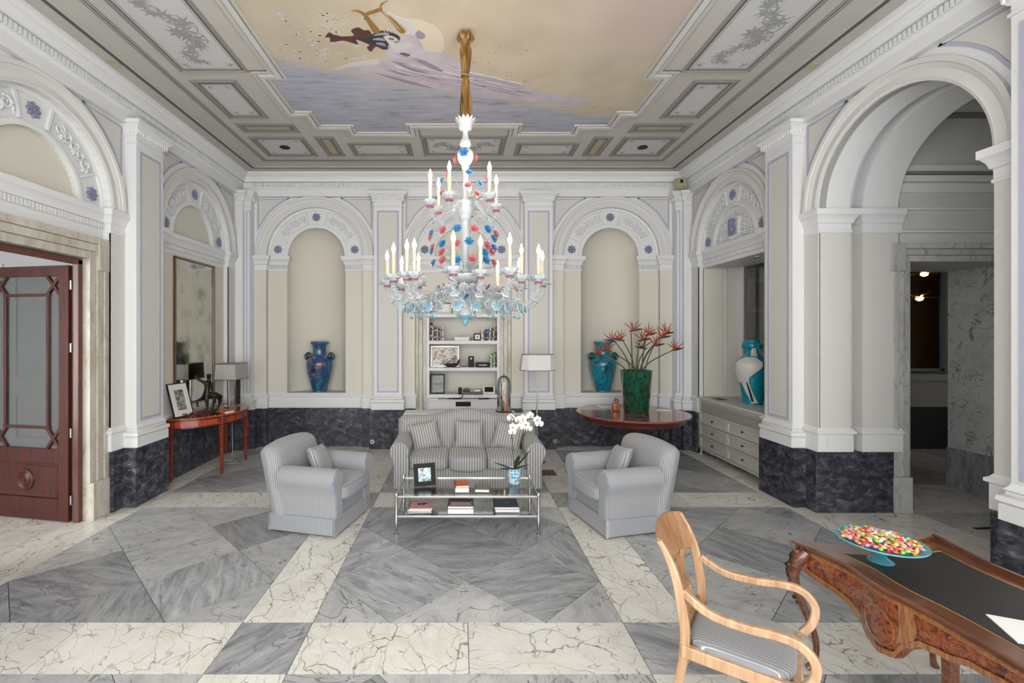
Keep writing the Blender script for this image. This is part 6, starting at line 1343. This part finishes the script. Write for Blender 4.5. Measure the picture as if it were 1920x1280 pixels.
for k, (x, y) in enumerate(LOC):
    p = Vector((x,y)); R_ = p.length; d = p/R_; n = Vector((-d.y,d.x)); zc = 2.625
    def q3(r, z, s=0): return (d.x*r*R_+n.x*s, d.y*r*R_+n.y*s, ZC_(z))
    P = spline([q3(.10,2.50),q3(.24,2.565,.01),q3(.40,2.50,.02),q3(.52,2.39,.01),q3(.68,2.345),q3(.86,2.39),q3(.98,2.50),q3(1.0,2.585)], 7)
    g = G(); rad = [.025*(1+.2*sin(i*1.35)) for i in range(len(P))]; g.tube(P, rad, 10); a = g.obj('arm', M['crystal'], chd, 60)
    for i, mt, rr_ in ((10,'ruby',.036),(11,'milk_glass',.045),(22,'milk_glass',.040),(30,'milk_glass',.048),(31,'milk_blue',.040),(38,'milk_glass',.034)):           # frilled collars
        c = Vector(P[i]); t = (Vector(P[i+1])-Vector(P[i-1])).normalized(); g = G()
        for j in range(9): w_ = 2*pi*j/9; g.ball((rr_*.8*cos(w_), rr_*.8*sin(w_), .004*sin(3*w_)), (.0135,.0135,.009), 7, 5)
        g.lathe([(.015,-.008),(rr_*.8,-.006),(rr_*.85,0),(rr_*.8,.006),(.015,.008)], 18)
        g.mul(Matrix.Translation(c) @ t.to_track_quat('Z','Y').to_matrix().to_4x4()); g.obj('collar', M[mt], a, 40)
    g = G(); tw = []          # white thread twisted round the arm
    for i in range(4, len(P)-1):
        c_ = Vector(P[i]); t_ = (Vector(P[i+1])-Vector(P[i-1])).normalized(); b_ = t_.cross(Vector((0,0,1))).normalized(); n_ = b_.cross(t_); tw.append(tuple(c_+(b_*cos(i*1.35)+n_*sin(i*1.35))*rad[i]*1.02))
    g.tube(tw, .0045, 5); g.obj('white_thread', M['milk_glass'], a, 60)
    for sg_ in (-1, 1):       # small side curls
        c = Vector(P[17]); nn_ = Vector((n.x,n.y,0))*sg_; dd_ = Vector((d.x,d.y,0)); g = G(); g.tube(spline([tuple(c), tuple(c+nn_*.05+Vector((0,0,.03))), tuple(c+nn_*.10+dd_*.02+Vector((0,0,-.01))), tuple(c+nn_*.09+dd_*.05+Vector((0,0,-.05))), tuple(c+nn_*.05+dd_*.04+Vector((0,0,-.045)))], 5), [.011-.0003*i for i in range(21)], 7); g.obj('glass_curl', M['crystal'], a, 60)
    # curled glass leaf on the arm and a hanging drop
    c = Vector(P[24]); g = G(); g.tube(spline([tuple(c),tuple(c+Vector((d.x*.02,d.y*.02,.08))),tuple(c+Vector((-d.x*.06,-d.y*.06,.13))),tuple(c+Vector((-d.x*.10,-d.y*.10,.08))),tuple(c+Vector((-d.x*.06,-d.y*.06,.05)))], 6), [.013-.0003*i for i in range(25)], 8); g.obj('glass_curl', M['crystal'], a, 60)
    c = Vector(P[28]); g = G(); g.tube([tuple(c),tuple(c+Vector((0,0,-.08)))], .002, 4); g.lathe([(0,-.1),(.006,-.094),(.02,-.086),(.022,-.082),(.004,-.072),(0,-.07)], 12, tuple(c)); g.obj('drop', M['milk_blue'], a, 50)
    g = G()
    for m in range(7): w_ = 2*pi*m/7+k; blade(g, (x+.05*cos(w_),y+.05*sin(w_),ZC_(zc-.02)), (cos(w_),sin(w_),.15), .06, .03, (-sin(w_),cos(w_),0), -.2)
    g.obj('cup_leaves', M['crystal'], a, 50)
    cup_parts(a, x, y, ZC_(zc))
for k, (x, y) in enumerate(((-.34,-.05),(-.27,.2),(-.15,-.27),(.22,-.25),(.31,.11),(.05,.33))):
    p = Vector((x,y)); d = p.normalized(); R_ = p.length; q3 = lambda r, z: (d.x*r, d.y*r, ZC_(z))
    P = spline([q3(.07,3.33),q3(.14,3.37),q3(.21,3.28),q3(R_-.05,3.22),q3(R_,3.30),q3(R_,3.34)], 6); g = G(); g.tube(P, [.014*(1+.15*sin(i*1.3)) for i in range(len(P))], 8); a = g.obj('arm', M['crystal'], chd, 60)
    c = Vector(P[20]); g = G(); g.tube([tuple(c),tuple(c+Vector((0,0,-.06)))], .002, 4); g.lathe([(0,-.08),(.005,-.075),(.016,-.067),(.003,-.055),(0,-.05)], 10, tuple(c)); g.obj('drop', M['milk_blue'], a, 50)
    g = G()
    for m in range(7): w_ = 2*pi*m/7+k; blade(g, (x+.045*cos(w_),y+.045*sin(w_),ZC_(3.36)), (cos(w_),sin(w_),-.1), .05, .028, (-sin(w_),cos(w_),0), -.2)
    g.obj('cup_leaves', M['crystal'], a, 50); cup_parts(a, x, y, ZC_(3.375), .85)
# ================================================================ WRITING DESK, ARMCHAIR WITH OPEN ARMS, SWEETS
DZ = .78
wood('walnut', (.06,.016,.007), (.16,.055,.022), .22, 2.5, 1, .7); patches('burl', [(.03,.005,.002),(.13,.026,.007),(.27,.07,.016),(.08,.014,.005)], 16, .16, .7, 2.5, 6); pm('leather', (.018,.016,.016), .42, bump=.15, bscale=150); pm('stringing', (.34,.19,.06), .4); pm('bronze_mount', (.055,.04,.024), .5, .8, bump=.6, bscale=70)
YM = 1.9
half_edge = [(2.115,2.985),(2.15,2.90),(2.195,2.76),(2.215,2.62),(2.20,2.50),(2.20,2.40),(2.225,2.27),(2.238,2.13),(2.24,2.0)]
front = [tuple(p[:2]) for p in spline([(x,y,0) for x,y in half_edge+[(2.24,YM)]+[(x,2*YM-y) for x,y in half_edge[::-1]]], 4)]
far_e = [tuple(p[:2]) for p in spline([(2.115,2.985,0),(2.28,2.94,0),(2.47,2.905,0),(2.70,2.92,0),(2.92,2.97,0),(3.075,3.005,0)], 4)]
near_e = [(x, 2*YM-y) for x, y in far_e]
right_e = [tuple(p[:2]) for p in spline([(3.075,3.005,0),(3.045,2.85,0),(3.01,2.62,0),(3.02,2.4,0),(3.03,1.9,0),(3.02,1.4,0),(3.01,1.18,0),(3.045,.95,0),(3.075,.795,0)], 4)]
dk = empty('writing_desk', (2.6,YM,0), 0, 'inlaid burl wood writing desk with a dark leather top at the right', 'desk')
def dl(p): return (p[0]-2.6, p[1]-YM)
def along(P, t):
    L = [0]
    for a, b in zip(P, P[1:]): L.append(L[-1]+(Vector(b)-Vector(a)).length)
    d = t*L[-1]
    for i in range(len(P)-1):
        if d <= L[i+1]+1e-9: q = (d-L[i])/(L[i+1]-L[i]); return Vector(P[i]).lerp(Vector(P[i+1]), q)
    return Vector(P[-1])
fr_, rt_ = front[::-1], right_e[::-1]
def coons(s, t):          # s across (front to back), t along (near to far)
    n, f, a, b = along(near_e, s), along(far_e, s), along(fr_, t), along(rt_, t)
    c = Vector(near_e[0])*(1-s)*(1-t)+Vector(near_e[-1])*s*(1-t)+Vector(far_e[0])*(1-s)*t+Vector(far_e[-1])*s*t
    return n*(1-t)+f*t+a*(1-s)+b*s-c
def edge_loop(ms, mt, ns=12, nt=44):
    S = [ms+(1-2*ms)*i/ns for i in range(ns+1)]; T = [mt+(1-2*mt)*i/nt for i in range(nt+1)]
    L = [(s,mt) for s in S[:-1]]+[(1-ms,t) for t in T[:-1]]+[(s,1-mt) for s in S[::-1][:-1]]+[(ms,t) for t in T[::-1][:-1]]
    return [dl(coons(s,t)) for s, t in L]
def patch(g, ms, mt, z, ns=12, nt=44):
    vs = []; fs = []
    for i in range(ns+1):
        for j in range(nt+1): p = dl(coons(ms+(1-2*ms)*i/ns, mt+(1-2*mt)*j/nt)); vs.append((p[0],p[1],z))
    for i in range(ns):
        for j in range(nt): k = i*(nt+1)+j; fs.append((k,k+nt+1,k+nt+2,k+1))
    g.add(vs, fs)
g = G(); g.loft([[(x,y,z) for x,y in edge_loop(m_,m_*.45)] for m_, z in ((.04,DZ-.042),(.014,DZ-.036),(.02,DZ-.024),(0,DZ-.018),(0,DZ-.008),(.008,DZ))], True, False); patch(g, .008, .0036, DZ); patch(g, .04, .018, DZ-.042); g.obj('desk_top', M['walnut'], dk, 30)
g = G(); patch(g, .15, .075, DZ+.0012); g.obj('leather_inset', M['leather'], dk, 0)
g = G(); li = edge_loop(.142, .071); g.tube([(x,y,DZ+.0005) for x,y in li+[li[0]]], .0025, 4); g.obj('stringing_line', M['stringing'], dk)
rp = [dl(p) for p in right_e]; g = G(); g.ribbon([(x-.012,y,DZ+.012) for x,y in rp], .022, .03); g.obj('back_gallery', M['walnut'], dk, 30)
g = G(); fe = [dl(p) for p in far_e][12:]; g.ribbon([(x,y-.012,DZ+.008) for x,y in fe], .022, .022); g.obj('side_gallery', M['walnut'], dk, 30)
# shaped apron on the kneehole side
BZ = [(2.985,.60),(2.93,.60),(2.86,.575),(2.766,.56),(2.69,.545),(2.61,.49),(2.55,.43),(2.48,.405),(2.40,.425),(2.33,.52),(2.27,.565),(2.17,.58),(2.05,.615),(1.9,.63)]
def bz(y):
    y = y if y >= YM else 2*YM-y
    for (a, za), (b, zb) in zip(BZ, BZ[1:]):
        if b <= y <= a: t = (y-b)/(a-b); t = t*t*(3-2*t); return zb+(za-zb)*t
    return .6
def fx(y):
    for (x0,y0),(x1,y1) in zip(front, front[1:]):
        if min(y0,y1) <= y <= max(y0,y1) and y0 != y1: return x0+(x1-x0)*(y-y0)/(y1-y0)
    return 2.12
g = G(); ysamp = [2.955-(2.955-.845)*i/90 for i in range(91)]
rings = []
for y in ysamp:
    x = fx(y)+.03; b = bz(y); m = .028*sin(pi*.5); rings.append([(x-2.6,y-YM,DZ-.04),(x-.012-2.6,y-YM,(DZ+b)/2+.02),(x+.004-2.6,y-YM,b+.012),(x+.012-2.6,y-YM,b),(x+.05-2.6,y-YM,b),(x+.05-2.6,y-YM,DZ-.04)])
g.loft(rings); ap = g.obj('apron', M['burl'], dk, 40)
def apx(y, z):       # front of the apron at a height
    b = bz(y); zm = (DZ+b)/2+.02; x = fx(y)+.03
    return x-.012*(1-abs((z-zm)/(DZ-.04-zm if z > zm else zm-b))) if DZ-.04 > z > b else x
def inlay(pts, name='stringing_line', r=.0015):
    g = G(); g.tube([(apx(y,z)-.0015-2.6, y-YM, z) for y, z in pts], r, 5); g.obj(name, M['stringing'], ap)
for sgn in (1, -1):
    fm = (lambda y: y) if sgn > 0 else (lambda y: 2*YM-y)
    inlay([(fm(y), bz(y)+.035) for y in [2.93-(2.93-2.60)*i/14 for i in range(15)]]); inlay([(fm(y), DZ-.062) for y in [2.93-(2.93-1.95)*i/24 for i in range(25)]])
    inlay([(fm(2.93), bz(2.93)+.035),(fm(2.93), DZ-.062)])
    inlay([(fm(2.47+.09*cos(t)), .565+(.10 if sin(t)<0 else .085)*sin(t)) for t in [2*pi*i/28 for i in range(29)]])
    inlay([(fm(y), bz(y)+.03) for y in [2.30-(2.30-1.95)*i/14 for i in range(15)]]); inlay([(fm(2.34-.02*sin(pi*i/8)), .56+.16*i/8) for i in range(9)])
wood('crossband', (.15,.055,.018), (.32,.14,.05), .2, 6., 2, .6)
def strip(f0, f1, name, off=.003):          # veneer band lying on the apron between two outlines
    g = G(); rings = []
    for k in range(len(f0)):
        (ya, za), (yb, zb) = f0[k], f1[k]; rings.append([(apx(ya+(yb-ya)*q, za+(zb-za)*q)-off-2.6, ya+(yb-ya)*q-YM, za+(zb-za)*q) for q in (0,.25,.5,.75,1)])
    g.loft(rings, False, False); g.obj(name, M['crossband'], ap, 40)
ysq = [2.93-(2.93-.87)*i/110 for i in range(111)]
strip([(y, bz(y)+.002) for y in ysq], [(y, bz(y)+.034) for y in ysq], 'border_band'); strip([(y, DZ-.060) for y in ysq], [(y, DZ-.042) for y in ysq], 'border_band')
for fm in (lambda y: y, lambda y: 2*YM-y):
    zz = [0,.1,.2,.3,.4,.5,.6,.7,.8,.9,1]
    strip([(fm(2.375-.02*sin(pi*q)), max(bz(2.375),bz(2.36))+.034+(DZ-.06-bz(2.375)-.034)*q) for q in zz], [(fm(2.30-.02*sin(pi*q)), bz(2.30)+.034+(DZ-.06-bz(2.30)-.034)*q) for q in zz], 'cross_band')
for P in (far_e, near_e):
    g = G(); rings = []
    for i, p in enumerate(P):
        x, y = dl(p); s = -1 if P is far_e else 1; y += s*.03; b = .60+.06*sin(pi*i/(len(P)-1)); rings.append([(x,y,DZ-.04),(x,y,b),(x,y+s*.03,b),(x,y+s*.03,DZ-.04)])
    g.loft(rings); g.obj('end_apron', M['burl'], dk, 40)
g = G(); rings = []
for p in right_e: x, y = dl(p); rings.append([(x-.03,y,DZ-.04),(x-.03,y,.60),(x-.06,y,.60),(x-.06,y,DZ-.04)])
g.loft(rings); g.obj('back_apron', M['burl'], dk, 40)
def leg(cx, cy, dx, dy):
    P = spline([(cx+dx*.0,cy+dy*.0,.735),(cx+dx*.055,cy+dy*.045,.64),(cx+dx*.06,cy+dy*.05,.54),(cx+dx*.02,cy+dy*.02,.40),(cx-dx*.035,cy-dy*.03,.22),(cx-dx*.04,cy-dy*.035,.09),(cx-dx*.015,cy-dy*.01,.02),(cx,cy,.004)], 5)
    g = G(); rad = [.038,.04,.042,.042,.041,.04,.039,.037,.035,.033,.031,.029,.027,.025,.024,.023,.022,.021,.02,.0195,.019,.0185,.018,.0175,.017,.017,.017,.018,.019,.02,.021,.021,.022,.022,.022,.02]; g.tube(P, rad[:len(P)], 8); l = g.obj('leg', M['walnut'], dk, 50)
    g = G(); rr = random.Random(3)
    for i in range(34):
        p = Vector(P[int(i*16/34)]); q = 1-.4*i/34; g.ball((p.x+dx*(.026+rr.uniform(-.014,.010))*q, p.y+dy*(.02+rr.uniform(-.03,.03))*q, p.z+rr.uniform(-.012,.012)), (rr.uniform(.012,.026)*q,rr.uniform(.012,.026)*q,rr.uniform(.012,.034)*q), 7, 5)
    g.obj('bronze_mount', M['bronze_mount'], l, 50)
for x, y, dx, dy in ((2.175,2.915,-1,1),(2.175,2*YM-2.915,-1,-1),(3.0,2.93,1,1),(3.0,2*YM-2.93,1,-1)): leg(x-2.6, y-YM, dx*1.0, dy*.6)
for y in (2.17, 2*YM-2.17): G().loft([[(fx(y)+.055-2.6+a*q,y-YM+b*q,z) for a,b in ((-1,-1),(1,-1),(1,1),(-1,1))] for z, q in ((.70,.024),(.35,.02),(0,.015))]).obj('inner_leg', M['walnut'], dk, 0, bev=.003)
# ---- chair
wood('honey_wood', (.36,.20,.10), (.56,.37,.22), .3, 2.2, 2, .5); wood('honey_dark', (.24,.11,.05), (.42,.23,.11), .3, 2.2, 2, .5)
stripes('pin_stripe', (.60,.60,.60), (.22,.225,.24), 0, .021, .12)
dc = empty('desk_chair', (1.545,2.56,0), R(53), 'light wood open armchair with a striped seat drawn up to the desk', 'chair')
for s in (-1, 1):
    P = spline([(s*.235,.33,0),(s*.235,.265,.22),(s*.24,.235,.44),(s*.245,.245,.60),(s*.25,.275,.76),(s*.25,.32,.88),(s*.248,.365,.955)], 6)
    g = G(); n = len(P); g.ribbon(P, [.03]*n, [.03+.022*sin(pi*min(1,i/n*1.15)) for i in range(n)], (0,1,0)); g.obj('rear_post', M['honey_wood'], dc, 30, bev=.006)
    P = spline([(s*.245,.245,.71),(s*.262,.12,.645),(s*.275,-.04,.638),(s*.285,-.18,.655),(s*.288,-.27,.645),(s*.285,-.325,.585),(s*.275,-.32,.50),(s*.262,-.27,.42)], 6)
    g = G(); g.ribbon(P, .042, .034, (1,0,0)); g.obj('arm', M['honey_wood'], dc, 30, bev=.007)
    P = spline([(s*.25,-.235,.42),(s*.25,-.25,.25),(s*.25,-.285,.08),(s*.25,-.315,0)], 5); g = G(); g.ribbon(P, .034, [.042-.0012*i for i in range(16)], (0,1,0)); g.obj('front_leg', M['honey_wood'], dc, 30, bev=.004)
    G().box(min(s*.225,s*.262),max(s*.225,s*.262),-.25,.25,.36,.425).obj('seat_rail', M['honey_wood'], dc, 0, bev=.005)
for y in (-.255,.235): G().box(-.235,.235,y-.015,y+.015,.36,.425).obj('seat_rail', M['honey_wood'], dc, 0, bev=.005)
g = G(); rings = []
for i in range(13): x = -.25+.5*i/12; bow = .05*(1-(x/.25)**2); top = .965+.03*(1-(x/.25)**2); rings.append([(x,.262+bow+.012,.775),(x,.30+bow,.86),(x,.358+bow,top),(x,.378+bow,top),(x,.322+bow,.86),(x,.284+bow,.775)])
g.loft(rings); g.obj('crest_rail', M['honey_dark'], dc, 50)
for k in range(5):
    x = -.10+.05*k; g = G(); g.ribbon(spline([(x*.4,.255,.44),(x*1.2,.275,.58),(x*.5,.30,.68),(x*1.3,.315,.80)], 5), .014, .012, (0,1,0)); g.obj('splat_bar', M['honey_dark'], dc, 30)
G().box(-.235,.235,.238,.262,.44,.48).obj('back_rail', M['honey_dark'], dc, 0, bev=.004)
g = G(); g.puff(0,-.01,.422,.485,.485,.085,5,10); g.xf(lambda x,y,z: (x*(1+.06*(-y)), y, z)); g.obj('seat_pad', M['pin_stripe'], dc, 60)
# ---- glass comport of sweets
DB = (2.443,2.70,DZ+.0015)
m_, nt, N, L, b = _new('aqua_glass'); b.inputs['Base Color'].default_value = (.10,.42,.52,1); b.inputs['Roughness'].default_value = .08; b.inputs['Coat Weight'].default_value = 1.
tr = N.new('ShaderNodeBsdfTransparent'); tr.inputs[0].default_value = (.55,.85,.92,1); lw = N.new('ShaderNodeLayerWeight'); lw.inputs[0].default_value = .5; mx = N.new('ShaderNodeMixShader'); L.new(mth(N, L, 'ADD', mth(N, L, 'MULTIPLY', lw.outputs['Facing'], .55), .2), mx.inputs[0]); L.new(tr.outputs[0], mx.inputs[1]); L.new(b.outputs[0], mx.inputs[2]); L.new(mx.outputs[0], N['Material Output'].inputs[0]); MATS['aqua_glass'] = m_
dsh = empty('glass_comport', DB, 0, 'blue glass footed dish heaped with sweets on the desk', 'dish')
n = 24; g = G(); rings = []
for r, z in ((.062,0),(.06,.006),(.035,.02),(.018,.045),(.016,.07),(.03,.085),(.08,.092),(.15,.098),(.205,.115),(.21,.122),(.203,.121),(.15,.106),(.03,.098)): rings.append([(r*(1+(.05 if k % 2 else -.03)*(r < .07))*cos(2*pi*k/n), r*(1+(.05 if k % 2 else -.03)*(r < .07))*sin(2*pi*k/n), z) for k in range(n)])
g.loft(rings); g.obj('dish', M['aqua_glass'], dsh, 40)
pm('aqua_rim', (.08,.35,.42), .15); g = G(); g.tube([(.207*cos(2*pi*k/40),.207*sin(2*pi*k/40),.119) for k in range(41)], .004, 6); g.obj('rim', M['aqua_rim'], dsh, 60)
sw = {'yellow':(.72,.62,.16),'red':(.60,.05,.06),'orange':(.75,.22,.04),'green':(.22,.48,.08),'white':(.75,.72,.68),'pink':(.68,.28,.34),'purple':(.22,.08,.30)}
CM = {}
for k_, c in sw.items():
    m_ = pm('sweet_'+k_, c, .25, coat=.5, var=.25, vscale=120); g = G(); g.ball((0,0,0), (.015,.011,.010), 7, 5)
    for s in (-1, 1): g.loft([[(s*.012+s*.0,.003*cos(a),.003*sin(a)) for a in (0,1.57,3.14,4.71)],[(s*.024,.009*cos(a),.004*sin(a)) for a in (0,1.57,3.14,4.71)]])
    CM[k_] = g.mesh('sweet', m_, 60)
rr = random.Random(17); ks = list(sw)
for i in range(120):
    a = i*2.39996; q = .178*math.sqrt((i+.5)/120); c = ks[rr.choices(range(7), (5,4,4,4,3,4,1))[0]] if q > .05 else rr.choice(('purple','white','red','yellow'))
    o = place(CM[c], 'sweet', None, (DB[0]+q*cos(a), DB[1]+q*sin(a), DB[2]+.118+.022*(1-(q/.18)**2)+rr.uniform(0,.008)), (rr.uniform(-.5,.5),rr.uniform(-.5,.5),rr.random()*6)); tag(o, c+' wrapped sweet heaped in the blue glass dish', 'sweet', c+' sweets in the blue dish')
e = empty('paper_sheets', (2.56,2.02,DZ+.002), R(-24), 'white sheets of paper lying on the leather desk top', 'paper'); G().box(-.15,.15,-.11,.11,0,.0015).obj('sheet', M['paper'], e, 0); G().box(-.148,.152,-.108,.112,.0016,.003).obj('top_sheet', M['paper'], e, 0)
